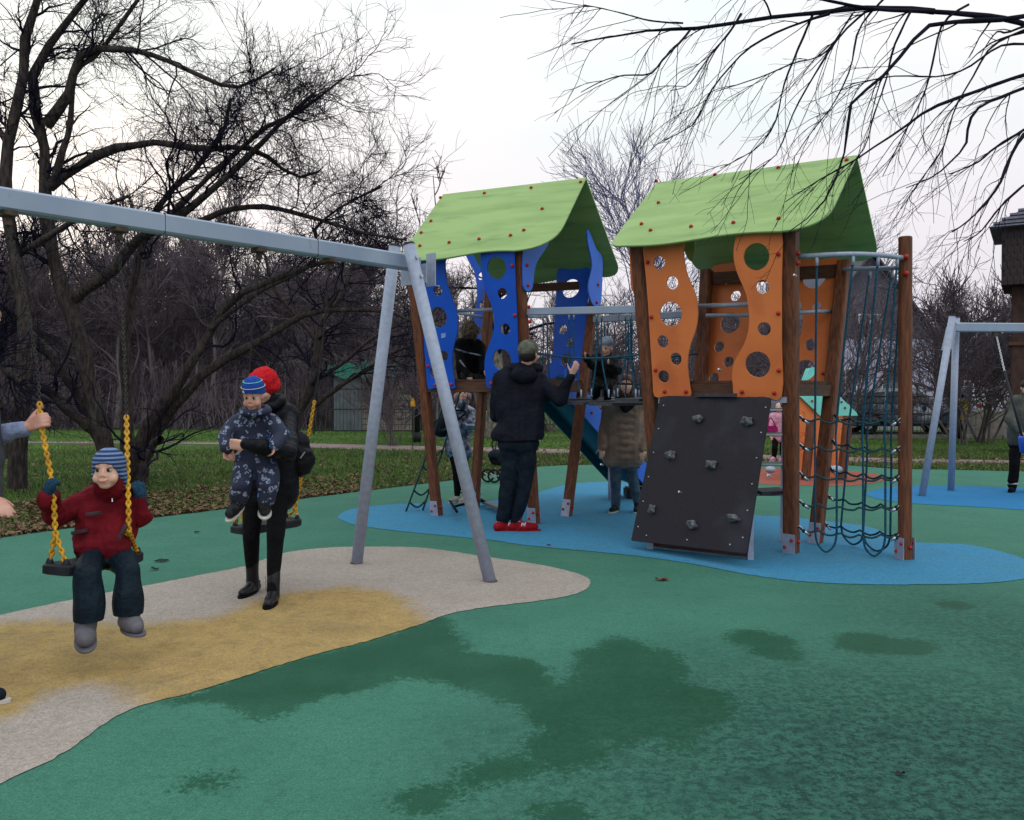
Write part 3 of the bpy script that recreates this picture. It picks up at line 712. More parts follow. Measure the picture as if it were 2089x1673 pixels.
for c, e, m_ in ((rs_[0], e0, P(2049, 757, 11.85)), (rs_[1], e1, P(2128, 757, 11.8))):
    link_chain([c, m_], 0.02, 0.005).build('bare_chain', M['chrome'], sr, True)
    mb = MB(); mb.tube([m_, e], 0.017, 6); mb.build('chain_sleeve', M['black_rubber'], sr, True)
cs = (e0 + e1) / 2 + V(0, 0, -0.12)
mb = MB(); mb.tube([cs + V(0, 0, -.16), cs + V(0, 0, -.1), cs + V(0, 0, .1), cs + V(0, 0, .12)], [0.12, 0.21, 0.235, 0.22], 18); mb.build('bucket_seat', M['blue_panel'], sr, True)

# ------------------------------------------------------------------ play towers
def px3(cx, cy): return (780 + .3228 * cx, 340 + .3228 * cy)
def px4(cx, cy): return (1240 + .3347 * cx, 300 + .3347 * cy)
def post(a, b, w, parent, yaw, mat=M['wood']):
    t = (b - a).normalized(); up = Vector((math.cos(yaw), math.sin(yaw), 0))
    mb = MB(); mb.beam(a, b, w, w, up=up, bev=0.014); return mb.build('post', mat, parent)
def post_shoe(a, b, w, parent, yaw):
    d = (b - a).normalized(); up = Vector((math.cos(yaw), math.sin(yaw), 0))
    base = Vector((a.x, a.y, 0)) if True else a
    side = d.cross(up).normalized(); u2 = side.cross(d)
    g = base
    for s in (-1, 1):
        mb = MB(); c = g + u2 * s * (w / 2 + 0.004)
        mb.beam(c + d * -0.01, c + d * 0.19, w * 0.96, 0.006, up=u2); sh = mb.build('shoe_plate', M['steel'], parent)
        for k, (z, x) in enumerate(((0.14, -0.25), (0.07, 0.28))):
            mb = MB(); q = c + d * z + side * x * w + u2 * s * 0.006; mb.ell(q, (0.016, 0.016, 0.016), n=8, m=5); mb.build('bolt_cap', M['red_cap'], sh, True)
    for s in (-1, 1):
        mb = MB(); mb.ell(g + side * s * (w / 2 + .008) + d * 0.11, (0.017, 0.017, 0.017), n=8, m=5); mb.build('bolt_cap', M['red_cap'], parent, True)

capmesh = None
def cap_at(p, parent, n=None, r=0.02):
    global capmesh
    if capmesh is None:
        mb = MB(); mb.ell((0, 0, 0), (1, 1, 1), n=10, m=6); capmesh = mb.mesh('bolt_cap'); capmesh.materials.append(M['red_cap'])
        capmesh.polygons.foreach_set('use_smooth', [True] * len(capmesh.polygons))
    o = bpy.data.objects.new('bolt_cap', capmesh); COL.objects.link(o); o.parent = parent
    o.location = p - rootloc(parent); o.scale = (r, r, r); return o

def panel_px(outline, holes, o, n, off, conv, mat, parent, name='panel', thick=0.019, sub=3, smooth=True):
    n = n.normalized(); oo = o + n * off
    pl = [conv(*q) for q in outline]
    if smooth: pl = smooth_loop(pl, sub)
    out = [onplane(x, y, oo, n) for x, y in pl]
    hs = []
    for (hx, hy, rx, ry) in holes:
        cx_, cy_ = conv(hx, hy); c = onplane(cx_, cy_, oo, n)
        k = abs(conv(hx + rx, hy)[0] - cx_)
        # true radius: average of what the vertical extent gives
        ky = abs(conv(hx, hy + ry)[1] - cy_); rad = ky / F * c.y
        ax = n.cross(Vector((0, 0, 1))).normalized(); ay = ax.cross(n)
        hs.append([c + ax * rad * math.cos(2 * math.pi * i / 28) + ay * rad * math.sin(2 * math.pi * i / 28) for i in range(28)])
    return flatpanel(out, hs, thick, oo, n, name, mat, parent)

def rounded(poly, radii, n=7):
    out = []; m = len(poly)
    for i in range(m):
        p0, p1, p2 = poly[i - 1], poly[i], poly[(i + 1) % m]; r = radii[i]
        if r <= 0: out.append(p1); continue
        a = p1 + (p0 - p1).normalized() * r; b = p1 + (p2 - p1).normalized() * r
        for k in range(n + 1):
            t = k / n; out.append(a.lerp(p1, t).lerp(p1.lerp(b, t), t))
    return out
def roof_side(r0, r1, e1, e0, mat, parent, rad0, rad1, wave=0.05):
    """ridge r0->r1, eave e0->e1; eave with a gentle wave and rounded corners"""
    n = (r1 - r0).cross(e0 - r0).normalized()
    if n.z < 0: n = -n
    down = (e0 - r0).normalized()
    poly = [r0, r1]; rr = [0, 0]
    loop = rounded([r0, r1, e1, e0], [0, 0, rad1, rad0], 8)
    # wave on eave points
    L_ = (e1 - e0).length; ed = (e1 - e0).normalized(); out = []
    for i, q in enumerate(loop):
        nx = loop[(i + 1) % len(loop)]; out.append(q)
        if (nx - q).length > L_ * 0.35 and abs((nx - q).normalized().dot(ed)) > 0.95 and (q - e0).length < L_ * 1.2 and (q - r1).length > 0.3:
            if (q - e1).length < (q - e0).length:
                for k in range(1, 12):
                    t = k / 12; out.append(q.lerp(nx, t) + down * wave * math.sin(t * 2 * math.pi) * -1)
    o = out[0]
    return flatpanel(out, [], 0.02, o, n, 'roof_board', mat, parent)

# --- blue tower
bt = root('play_tower', G(1030, 1050), 'blue panelled play tower with a green gable roof, left of the rope bridge', 'play tower')
FLb, FRb = G(892, 1052), G(1090, 1068); BRb, BLb = G(1156, 1053), G(967, 1036)
FLt, FRt, BRt, BLt = V(-1.12, 9.43, 2.93), V(.066, 8.87, 2.93), V(1.04, 10.40, 2.86), V(-.28, 10.92, 2.86)
yb = math.atan2(.875, .485)
for a, b in ((FLb, FLt), (FRb, FRt), (BRb, BRt), (BLb, BLt)):
    post(a, b, 0.105, bt, yb); post_shoe(a, b, 0.105, bt, yb)
def lv(a, b, z): return a.lerp(b, (z - a.z) / (b.z - a.z))
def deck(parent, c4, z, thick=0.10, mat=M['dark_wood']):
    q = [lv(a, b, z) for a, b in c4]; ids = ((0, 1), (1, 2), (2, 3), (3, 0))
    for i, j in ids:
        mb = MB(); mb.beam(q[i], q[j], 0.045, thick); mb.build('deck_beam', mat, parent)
    ctr = sum(q, Vector()) / 4
    # planks
    nb = 9
    for k in range(nb):
        t0, t1 = (k + .04) / nb, (k + .96) / nb
        a, b = q[0].lerp(q[3], t0), q[1].lerp(q[2], t0); c, d = q[1].lerp(q[2], t1), q[0].lerp(q[3], t1)
        h = V(0, 0, thick / 2 + 0.004); g = V(0, 0, thick / 2 + 0.030)
        mb = MB(); mb.add([a + h, b + h, c + h, d + h, a + g, b + g, c + g, d + g], [(3, 2, 1, 0), (4, 5, 6, 7), (0, 1, 5, 4), (1, 2, 6, 5), (2, 3, 7, 6), (3, 0, 4, 7)])
        mb.build('deck_plank', M['dark_wood'], parent)
CB = ((FLb, FLt), (FRb, FRt), (BRb, BRt), (BLb, BLt))
deck(bt, CB, 1.50, 0.11)
for i, j in ((2, 3),):
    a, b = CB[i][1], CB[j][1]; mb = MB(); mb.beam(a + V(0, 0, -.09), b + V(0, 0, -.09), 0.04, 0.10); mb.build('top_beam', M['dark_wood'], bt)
def plane4(a, b, c): n = (b - a).cross(c - a).normalized(); return a, n
oF, nF = plane4(FLb, FRb, (FLt + FRt) / 2)
if nF.y > 0: nF = -nF
oBk, nBk = plane4(BLb, BRb, (BLt + BRt) / 2)
if nBk.y > 0: nBk = -nBk
panel_px([(240,545),(300,546),(350,545),(398,543),(399,600),(400,680),(412,750),(442,835),(470,910),(478,975),(476,1035),(463,1095),(448,1160),(443,1240),(450,1320),(458,1375),(460,1399),(400,1400),(330,1400),(290,1400),(280,1300),(268,1150),(258,980),(250,800),(243,650)],
         [(292,675,22,32),(352,783,27,34),(355,952,50,65),(390,1195,22,33),(330,1298,25,35)], oF, nF, 0.062, px3, M['blue_panel'], bt)
panel_px([(629,524),(700,521),(770,518),(832,515),(838,600),(846,800),(855,1000),(862,1200),(868,1392),(800,1394),(730,1396),(668,1396),(654,1320),(648,1260),(655,1190),(676,1130),(700,1060),(710,990),(706,930),(690,870),(662,800),(640,730),(628,660),(623,590),(625,550)],
         [(725,640,55,70),(760,802,28,35),(778,1027,28,36),(757,1220,55,68)], oF, nF, 0.062, px3, M['blue_panel'], bt)
panel_px([(528,548),(600,545),(655,542),(660,650),(668,800),(672,1000),(640,1180),(600,1330),(560,1335),(575,1250),(585,1100),(582,950),(600,850),(598,750),(580,660),(550,600)],
         [(628,690,18,28),(634,872,17,24),(614,1040,16,24)], oBk, nBk, -0.07, px3, M['blue_panel'], bt)
panel_px([(1112,652),(1180,650),(1250,648),(1312,645),(1305,760),(1296,880),(1285,1040),(1278,1180),(1270,1335),(1200,1335),(1120,1335),(1045,1335),(1046,1290),(1050,1244),(1074,1240),(1080,1180),(1086,1060),(1094,900),(1104,760)],
         [(1193,770,52,62),(1142,1030,22,32),(1190,1112,27,30),(1165,1222,34,42)], oBk, nBk, -0.07, px3, M['blue_panel'], bt)
# gable-side panels (lighter blue)
oG, nG = plane4(FRb, BRb, (FRt + BRt) / 2)
if nG.x < 0: nG = -nG
oG2 = FRt + nG * 0.075
panel_px([(889,495),(940,462),(1000,425),(1060,380),(1074,374),(1073,415),(1050,480),(1010,545),(975,600),(958,660),(950,730),(942,770),(925,788),(905,786),(892,760),(888,700),(887,600)], [], oG2, nG, 0, px3, M['light_blue_panel'], bt, name='bracket_panel')
panel_px([(1293,398),(1312,425),(1330,475),(1352,525),(1380,560),(1388,600),(1387,700),(1380,850),(1366,878),(1345,883),(1322,865),(1303,810),(1299,750),(1312,690),(1322,640),(1318,580),(1302,510),(1293,450)], [], oG2, nG, 0.0, px3, M['light_blue_panel'], bt, name='bracket_panel')
# roof
R0, R1 = V(-.83, 10.235, 3.83), V(.834, 9.53, 3.85)
N0, N1 = V(-1.26, 9.25, 2.87), V(.424, 8.56, 2.89)
K0, K1 = V(-.30, 11.18, 2.87), V(1.36, 10.475, 2.89)
roof_side(R0, R1, N1, N0, M['roof'], bt, 0.16, 0.42, 0.035)
roof_side(R0, R1, K1, K0, M['roof'], bt, 0.18, 0.2, 0.03)
nRoof = (R1 - R0).cross(N0 - R0).normalized(); nRoof = nRoof if nRoof.z > 0 else -nRoof
for c in ((367,196),(645,167),(940,133),(1253,97),(307,343),(1010,266),(245,417),(237,500),(422,479),(611,457),(810,434),(894,401)):
    cap_at(onplane(*px3(*c), R0 + nRoof * 0.016, nRoof), bt)
for c in ((820,625),(837,940),(289,1260),(335,1378),(436,1376),(688,1370)): cap_at(onplane(*px3(*c), oF + nF * 0.078, nF), bt)
for c in ((915,622),(920,750),(1363,745),(1355,858)): cap_at(onplane(*px3(*c), oG2 + nG * 0.012, nG), bt)
for c in ((925,887),(932,980)): cap_at(onplane(*px3(*c), oF + nF * 0.09, nF), bt)
# guard rails inside, sticker
for (a, b, Ya, Yb) in (((478,912),(705,902),9.5,9.3), ((480,925),(690,960),10.8,10.9)):
    mb = MB(); mb.tube([P(*px3(*a), Ya), P(*px3(*b), Yb)], 0.02, 10); mb.build('guard_rail', M['steel'], bt, True)
mb = MB(); q = [onplane(*px3(*c), oF + nF * 0.0745, nF) for c in ((371,1052),(388,1056),(399,1046),(400,1075),(384,1084),(372,1082))]
mb.add(q, [tuple(range(6))]); mb.build('sticker', M['sticker'], bt)

# --- slide behind the blue tower
sl = root('slide', G(1240, 1000), 'teal slide with blue side boards, coming down behind the blue tower', 'slide')
top, bot = P(1128, 800, 10.5), G(1290, 1015)
bot.z = 0.22
sd_ = (bot - top).normalized(); sside = Vector((sd_.y, -sd_.x, 0)).normalized()
mb = MB(); pts = smooth_path([top + V(-.15, .02, .02), top, top.lerp(bot, .5) , top.lerp(bot, .92), bot + V(.25, .02, -.02)], 5)
W = 0.25; prof = []
for p in pts: prof.append([p - sside * W + V(0, 0, .16), p - sside * W * .9, p - sside * W * .5 + V(0, 0, -.03), p + V(0, 0, -.04), p + sside * W * .5 + V(0, 0, -.03), p + sside * W * .9, p + sside * W + V(0, 0, .16)])
vs = [q for r_ in prof for q in r_] + [q - V(0, 0, .025) for r_ in prof for q in r_]
m7, nn = 7, len(prof); fs = []
for i in range(nn - 1):
    for k in range(6):
        fs.append((i * 7 + k, i * 7 + k + 1, (i + 1) * 7 + k + 1, (i + 1) * 7 + k)); o_ = nn * 7
        fs.append((o_ + (i + 1) * 7 + k, o_ + (i + 1) * 7 + k + 1, o_ + i * 7 + k + 1, o_ + i * 7 + k))
    for k in (0, 6): fs.append((i * 7 + k, (i + 1) * 7 + k, nn * 7 + (i + 1) * 7 + k, nn * 7 + i * 7 + k))
mb.add(vs, fs); mb.build('chute', M['teal'], sl, True)
def side_board(s, mat, lo, hi):
    o = top + sside * s * (W + .03); n = sside.copy()
    up = V(0, 0, 1); a, b = top + sside * s * (W + .03), bot + sside * s * (W + .03)
    d = (b - a).normalized()
    loop = [a - d * .1 + up * hi, a + d * .1 + up * (hi + .12), a + d * .5 + up * hi, b + up * hi, b + d * .12 + up * (hi * .6), b + d * .1 + up * lo, a.lerp(b, .5) + up * lo, a + up * lo, a - d * .12 + up * (lo * .4)]
    flatpanel(loop, [], 0.02, o, n, 'side_board', mat, sl)
side_board(-1, M['teal'], -.14, .1); side_board(1, M['light_blue_panel'], -.1, .22)
for t in (.25, .6, .85):
    cap_at(top.lerp(bot, t) + sside * (W + .05) + V(0, 0, .05), sl, r=0.018)
mb = MB(); q = top.lerp(bot, .7); mb.tube([V(q.x, q.y, 0), q - V(0, 0, .06)], 0.03, 10); mb.build('support', M['steel'], sl, True)
mb = MB(); q = bot + V(.1, 0, -.12); mb.box(q - V(0,0,.03), (0.4, 0.42, 0.14)); mb.build('run_out_foot', M['black_rubber'], sl, bevel=0.02)

# --- orange tower
ot = root('play_tower', G(1500, 1100), 'orange panelled play tower with a green gable roof, between rope bridge and climbing net', 'play tower')
oFR, oBR = G(1614, 1128), G(1663, 1108)
uo = Vector((.78, -.62, 0)); vo = Vector((.62, .78, 0))
oFL = oFR - uo * 1.3; oBL = oFL + vo * .68
oFLt, oFRt, oBRt, oBLt = V(1.184, 7.97, 2.82), V(2.345, 7.12, 2.80), V(3.31, 8.42, 2.74), V(2.145, 9.31, 2.78)
CO = ((oFL, oFLt), (oFR, oFRt), (oBR, oBRt), (oBL, oBLt)); yo = math.atan2(.78, .62)
for a, b in CO: post(a, b, 0.118, ot, yo); post_shoe(a, b, 0.118, ot, yo)
deck(ot, CO, 1.455, 0.11)
for i, j in ((2, 3),):
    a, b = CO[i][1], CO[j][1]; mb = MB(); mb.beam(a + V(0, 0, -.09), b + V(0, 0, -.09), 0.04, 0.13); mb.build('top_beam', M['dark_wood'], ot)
pF, qF = plane4(oFL, oFR, (oFLt + oFRt) / 2); qF = qF if qF.y < 0 else -qF
pB, qB = plane4(oBL, oBR, (oBLt + oBRt) / 2); qB = qB if qB.y < 0 else -qB
panel_px([(218,575),(300,570),(380,566),(461,562),(462,630),(470,710),(490,790),(520,860),(542,920),(549,990),(547,1060),(532,1130),(508,1195),(492,1260),(487,1330),(494,1410),(503,1470),(505,1516),(430,1517),(360,1517),(287,1518),(275,1400),(262,1200),(247,950),(232,760)],
         [(315,705,33,40),(395,828,35,40),(385,1018,68,75),(338,1185,35,38),(418,1290,35,38),(342,1398,34,38)], pF, qF, 0.07, px4, M['orange_panel'], ot)
panel_px([(798,520),(880,515),(970,512),(1060,508),(1061,800),(1061,1200),(1061,1520),(960,1521),(860,1521),(777,1521),(765,1455),(760,1395),(768,1330),(790,1275),(820,1225),(845,1170),(860,1110),(865,1040),(858,970),(846,900),(820,835),(792,770),(773,700),(769,630),(780,565)],
         [(907,668,77,82),(945,853,40,42),(955,1108,38,42),(915,1325,75,80)], pF, qF, 0.07, px4, M['orange_panel'], ot)
panel_px([(650,695),(720,692),(800,688),(840,760),(880,900),(900,1000),(890,1120),(860,1200),(830,1300),(840,1440),(760,1441),(660,1442),(580,1442),(592,1300),(606,1100),(622,900)],
         [(727,805,32,33),(780,908,30,33),(748,1072,62,65),(680,1217,30,33),(738,1310,30,33),(648,1408,32,33)], pB, qB, -0.075, px4, M['orange_panel'], ot)
panel_px([(1130,690),(1220,688),(1320,686),(1415,684),(1400,850),(1380,1000),(1350,1200),(1330,1330),(1312,1442),(1220,1443),(1130,1443),(1125,1300),(1150,1220),(1180,1130),(1190,1040),(1180,960),(1150,880),(1128,800)],
         [(1260,795,68,70),(1275,970,30,26),(1240,1205,35,38),(1205,1360,52,65)], pB, qB, -0.075, px4, M['orange_panel'], ot)
panel_px([(136,590),(156,590),(176,590),(178,700),(177,800),(172,870),(158,880),(145,860),(139,760)], [], oFLt + V(-.1, .1, 0), qF, 0.02, px4, M['orange_panel'], ot, name='bracket_panel')
panel_px([(462,568),(500,566),(528,570),(530,640),(520,690),(500,690),(480,660),(466,620)], [], pF, qF, -0.3, px4, M['roof'], ot, name='gable_board')
for (a, b, Ya, Yb) in (((555,970),(860,958),7.9,7.6), ((600,1028),(862,1025),8.9,8.6), ((1152,1010),(1358,1000),8.3,8.4)):
    mb = MB(); mb.tube([P(*px4(*a), Ya), P(*px4(*b), Yb)], 0.021, 10); mb.build('guard_rail', M['steel'], ot, True)
S0, S1 = V(1.5, 8.76, 3.60), V(3.1, 7.61, 3.555)
E0, E1 = V(.90, 7.93, 2.79), V(2.52, 6.80, 2.72)
H0, H1 = V(2.1, 9.6, 2.80), V(3.66, 8.43, 2.74)
roof_side(S0, S1, E1, E0, M['roof'], ot, 0.16, 0.36, 0.035)
roof_side(S0, S1, H1, H0, M['roof'], ot, 0.2, 0.2, 0.03)
nR = (S1 - S0).cross(E0 - S0).normalized(); nR = nR if nR.z > 0 else -nR
for c in ((295,206),(652,169),(1038,125),(1455,79),(308,339),(205,468),(260,507),(507,484),(765,460),(1040,436)):
    cap_at(onplane(*px4(*c), S0 + nR * 0.016, nR), ot, r=0.019)
for c in ((1038,653),(1038,1014),(1041,1362),(817,1492),(1014,1500),(242,703),(264,1037),(290,1360),(345,1491),(475,1491)):
    cap_at(onplane(*px4(*c), pF + qF * 0.087, qF), ot, r=0.019)
for c in ((655,800),(620,1130),(608,1236),(600,1372),(1310,1380)): cap_at(onplane(*px4(*c), pB + qB * -0.05, qB), ot, r=0.016)
# access steps at the back of the orange tower
lad = root('step_ladder', G(1540, 1075), 'steel-edged dark steps behind the climbing board, under the orange tower', 'steps')
for i, (xa, xb, y, Y) in enumerate(((1490, 1600, 836, 8.15), (1480, 1604, 886, 8.2), (1470, 1606, 946, 8.25), (1460, 1606, 1006, 8.0))):
    a, b = P(xa, y, Y), P(xb, y, Y - .02)
    mb = MB(); mb.beam(a, b, 0.20, 0.03); st = mb.build('step', M['tread'], lad)
    mb = MB(); mb.beam(a + V(0, -.11, .002), b + V(0, -.11, .002), 0.012, 0.02); mb.build('edge_strip', M['chrome'], st)
for xa in (1500, 1601):
    mb = MB(); a, b = P(xa, 830, 8.22), P(xa - 4, 1060, 8.1); b.z = 0; mb.beam(a, b, 0.05, 0.03); mb.build('stringer', M['steel'], lad)
mb = MB(); a, b = P(1545, 1004, 7.75), P(1598, 1001, 7.75); mb.beam(a, b, 0.30, 0.035); mb.build('landing_plate', M['tread'], lad)

# --- climbing board
cb = root('climbing_wall', G(1430, 1130), 'sloping black climbing board with grey holds, leaning on the orange tower', 'climbing wall')
TL, TR = P(1349, 808, 8.02), P(1573, 812, 7.12)
Bl, Br = P(1289, 1103, 7.68), P(1524, 1130, 6.72)
nb_ = (TR - TL).cross(Bl - TL).normalized(); nb_ = nb_ if nb_.y < 0 else -nb_
cor = [onplane(*c, TL, nb_) for c in ((1349, 808), (1573, 812), (1524, 1130), (1289, 1103))]
flatpanel(rounded(cor, [0.01] * 4, 3), [], 0.022, TL, nb_, 'board', M['board'], cb)
def rock(c, n, rx, ry, seed):
    g = random.Random(seed); bm = bmesh.new(); bmesh.ops.create_icosphere(bm, subdivisions=3, radius=1)
    ax = n.cross(Vector((0, 0, 1))).normalized(); ay = ax.cross(n)
    ph = [g.uniform(0, 6) for _ in range(6)]
    for v in bm.verts:
        p = v.co.copy(); k = 1 + .22 * math.sin(3 * p.x + ph[0]) * math.sin(4 * p.y + ph[1]) + .14 * math.sin(7 * p.z + ph[2] + 3 * p.x) + .08 * math.sin(11 * p.y + ph[3])
        p *= k; v.co = ax * p.x * rx + ay * p.y * ry + n * max(p.z, -0.2) * 0.055
    me = bpy.data.meshes.new('climbing_hold'); bm.to_mesh(me); bm.free()
    o = link('climbing_hold', me, M['hold'], cb, True); o.location = c - rootloc(cb)
    mb = MB(); mb.tube([c + n * .03, c + n * .062], 0.009, 8); mb.build('fixing_screw', M['chrome'], o)
    return o
def crop2(x, y): return (1240 + x / 3.072, 780 + y / 3.072)
for i, (x, y, rx, ry) in enumerate(((567,232,38,26),(875,245,44,30),(392,457,42,30),(650,517,42,32),(278,795,24,36),(530,892,36,28),(790,852,48,24))):
    c = onplane(*crop2(x, y), TL + nb_ * 0.02, nb_); rock(c, nb_, rx / 3.072 / F * 6.6, ry / 3.072 / F * 6.8, i + 3)
scr = MB(); scr.ell((0, 0, 0), (0.008, 0.008, 0.008), n=8, m=4); scm = scr.mesh('board_screw'); scm.materials.append(M['chrome'])
for (x, y) in ((349,145),(318,291),(287,440),(255,593),(222,746),(190,905),(242,960),(497,987),(766,1017),(846,973),(875,803),(904,637),(933,474),(961,315),(990,157)):
    o = bpy.data.objects.new('board_screw', scm); COL.objects.link(o); o.parent = cb; o.location = onplane(*crop2(x, y), TL + nb_ * 0.012, nb_) - rootloc(cb)
for (x0, y0, x1, y1) in ((1325, 1108, 1326, 1120), (1531, 900, 1530, 1142)):
    a = G(x1, y1); b = onplane(x0, y0, TL - nb_ * 0.03, nb_); mb = MB(); mb.beam(a, V(a.x, a.y, max(b.z, .12)), 0.05, 0.05, up=V(1, 0, 0)); mb.build('steel_leg', M['steel'], cb)
mb = MB(); a, b = G(1326, 1120), G(1530, 1142); mb.beam(a + V(.02, .03, .05), b + V(-.02, .03, .05), 0.03, 0.06); mb.build('base_rail', M['dark_wood'], cb)
mb = MB(); a, b = P(1345, 818, 8.06), P(1606, 816, 7.28); mb.beam(a, b, 0.04, 0.05); mb.build('top_rail', M['steel'], cb)
mb = MB(); a, b = P(1420, 806, 7.68), P(1502, 806, 7.34); mb.beam(a, b, 0.03, 0.03); mb.build('hook_plate', M['tread'], cb)

# --- climbing net
nt_ = root('climbing_net', G(1846, 1140), 'blue rope climbing net hung between a tall brown post and the orange tower', 'climbing net')
Nb, Nt = G(1846, 1141), P(1847, 483, 7.25)
mb = MB(); mb.tube([Nb, Nt - V(0, 0, .01), Nt], [0.056, 0.056, 0.05], 20); mb.build('post', M['wood'], nt_, False); post_shoe(Nb, Nt, 0.112, nt_, 0.3)
fr = P(1622, 524, 7.2); nn1 = P(1842, 526, 7.2); br = P(1722, 549, 8.32); nn2 = P(1842, 545, 7.26)
def arc(a, b, bulge, n=12):
    d = (b - a); s = Vector((d.y, -d.x, 0)).normalized(); return [a + d * (i / n) + s * bulge * math.sin(math.pi * i / n) for i in range(n + 1)]
A1 = arc(fr, nn1, 0.16); A2 = arc(br, nn2, -0.12)
for A in (A1, A2):
    mb = MB(); mb.tube(A, 0.021, 12); mb.build('top_bar', M['steel'], nt_, True)
for q in ((1848, 524), (1848, 558)): cap_at(P(*q, 7.18), nt_, r=0.024)
cap_at(P(1628, 517, 7.1), nt_, r=0.02); cap_at(P(1628, 537, 7.1), nt_, r=0.02)
def samp(A, t): x = t * (len(A) - 1); i = min(int(x), len(A) - 2); return A[i].lerp(A[i + 1], x - i)
def net_face(A, rowpts, vts, vbot, mat_h, mat_v, loops, rv=0.0095):
    """rowpts: list of (left point, right point) of each horizontal rope"""
    rows = []
    for (l, r_) in rowpts:
        rp = [l.lerp(r_, t) for t in np.linspace(0, 1, 25)]; k = len(vts) + 1
        for i, t in enumerate(np.linspace(0, 1, 25)): rp[i] = rp[i] + V(0, 0, -0.035 * abs(math.sin(math.pi * t * k)) - 0.03 * math.sin(math.pi * t) + random.uniform(-.004, .004))
        rows.append(rp)
        mb = MB(); mb.tube(rp, 0.0095, 7); rope = mb.build('cross_rope', mat_h, nt_, True)
        for e, s in ((rp[0], rp[1]), (rp[-1], rp[-2])):
            d = (s - e).normalized()
            mb = MB(); mb.tube([e + d * 0.05, e + d * 0.115], 0.014, 10); mb.build('ferrule', M['chrome'], rope, True)
            mb = MB(); lp = [e + d * (0.028 - 0.03 * math.cos(2 * math.pi * q / 10)) + V(0, 0, 0.018 * math.sin(2 * math.pi * q / 10)) for q in range(11)]
            mb.tube(lp, 0.0045, 6); mb.build('shackle', M['chrome'], rope, True)
            mb = MB(); mb.ell(e + d * 0.06, (0.018, 0.018, 0.018), n=8, m=6); mb.build('thimble', M['black_rubber'], rope, True)
    for vi, t in enumerate(vts):
        pts = [samp(A, t) - V(0, 0, .03)]
        for rp in rows: pts.append(rp[int(round(vbot[vi] * 24))] + V(0, 0, 0) - nF * 0)
        if vi in loops and False: pass
        mb = MB(); mb.tube(smooth_path(pts, 4), rv, 7); vr = mb.build('hanging_rope', mat_v, nt_, True)
        q = pts[0]; mb = MB(); mb.tube([q + V(0, 0, .02), q - V(0, 0, .06)], 0.014, 10); mb.build('ferrule', M['steel'], vr, True)
    for (i, j, dz) in loops:
        a = rows[-1][int(round(vbot[i] * 24))]; b = rows[-1][int(round(vbot[j] * 24))]
        lp = smooth_path([a, a.lerp(b, .12) - V(0, 0, dz * .62), a.lerp(b, .5) - V(0, 0, dz), a.lerp(b, .88) - V(0, 0, dz * .62), b], 5)
        mb = MB(); mb.tube(lp, rv, 7); mb.build('rope_loop', mat_v, nt_, True)
lF = lambda y, Y=7.43: P(1628, y, Y)
rowsF = [(lF(yl), P(1843, yr, 7.2)) for yl, yr in ((848, 853), (905, 910), (963, 971), (1021, 1031), (1074, 1089))]
net_face(A1, rowsF, [0.17, 0.47, 0.71, 0.93], [0.15, 0.385, 0.62, 0.85], M['green_rope'], M['rope'], [(0, 1, .17), (2, 3, .17)])
rowsB = [(P(xl, yl, 8.12), P(1838, yr, 7.32)) for xl, yl, yr in ((1702, 846, 851), (1697, 898, 912), (1692, 953, 968), (1685, 1008, 1030), (1679, 1064, 1086))]
net_face(A2, rowsB, [0.3, 0.66, 0.95], [0.26, 0.55, 0.86], M['green_rope'], M['rope'], [(0, 1, .14), (1, 2, .15)])

# --- rope bridge
bg = root('rope_bridge', (1.0, 8.8, 0), 'blue rope bridge with dark plank steps, hung between the two towers', 'rope bridge')
ba, bb = P(1078, 636, 8.95), P(1312, 631, 8.1)
bc, be = P(1213, 652, 10.2), P(1422, 640, 9.1)
mb = MB(); mb.beam(ba, bb, 0.06, 0.075, bev=.006); mb.build('top_rail', M['beam_paint'], bg)
mb = MB(); mb.beam(bc, be, 0.06, 0.075, bev=.006); mb.build('top_rail', M['beam_paint'], bg)
mb = MB(); mb.tube([P(1080, 646, 9.1), P(1115, 646, 10)], 0.016, 8); mb.build('cross_bar', M['steel'], bg, True)
def bridge_side(a, b, ymid, zdeck, n, seed):
    g = random.Random(seed); d = b - a
    mids = [a + d * t + V(0, 0, -0.43 - 0.05 * math.sin(math.pi * t)) for t in np.linspace(0.0, 1, 17)]
    mb = MB(); mb.tube(mids, 0.010, 7); mb.build('hand_rope', M['rope'], bg, True)
    lows = []
    for i in range(n):
        t = (i + .5) / n
        topp = a + d * t + V(0, 0, -.04); m_ = a + d * (t + .0) + V(0, 0, -.46); w_ = .035
        low = a + d * (t + g.uniform(-.02, .02)); low.z = zdeck; lows.append(low)
        for s in (-1, 1):
            p1 = topp + d.normalized() * s * .03; p2 = low + d.normalized() * s * .10
            mb = MB(); mb.tube(smooth_path([p1, m_ + d.normalized() * s * .03, p2], 5), 0.0085, 6); r_ = mb.build('hanging_rope', M['rope'], bg, True)
            mb = MB(); mb.tube([p1 + V(0, 0, .03), p1 - V(0, 0, .05)], 0.010, 8); mb.build('ferrule', M['chrome'], r_, True)
            mb = MB(); mb.tube([p2 + V(0, 0, .07), p2 - V(0, 0, .01)], 0.009, 8); mb.build('ferrule', M['steel'], r_, True)
    return lows
l1 = bridge_side(ba + (bb - ba) * .04, bb, 0, 1.40, 4, 1); l2 = bridge_side(bc, be, 0, 1.40, 4, 2)
zz = [1.36, 1.33, 1.32, 1.36]
for i, (p, q) in enumerate(zip(l1, l2)):
    a = Vector((p.x, p.y, zz[i])); b = Vector((q.x, q.y, zz[i] + (.02 if i % 2 else 0)))
    mb = MB(); mb.beam(a, b, 0.26, 0.035, bev=.006); mb.build('plank', M['tread'], bg)
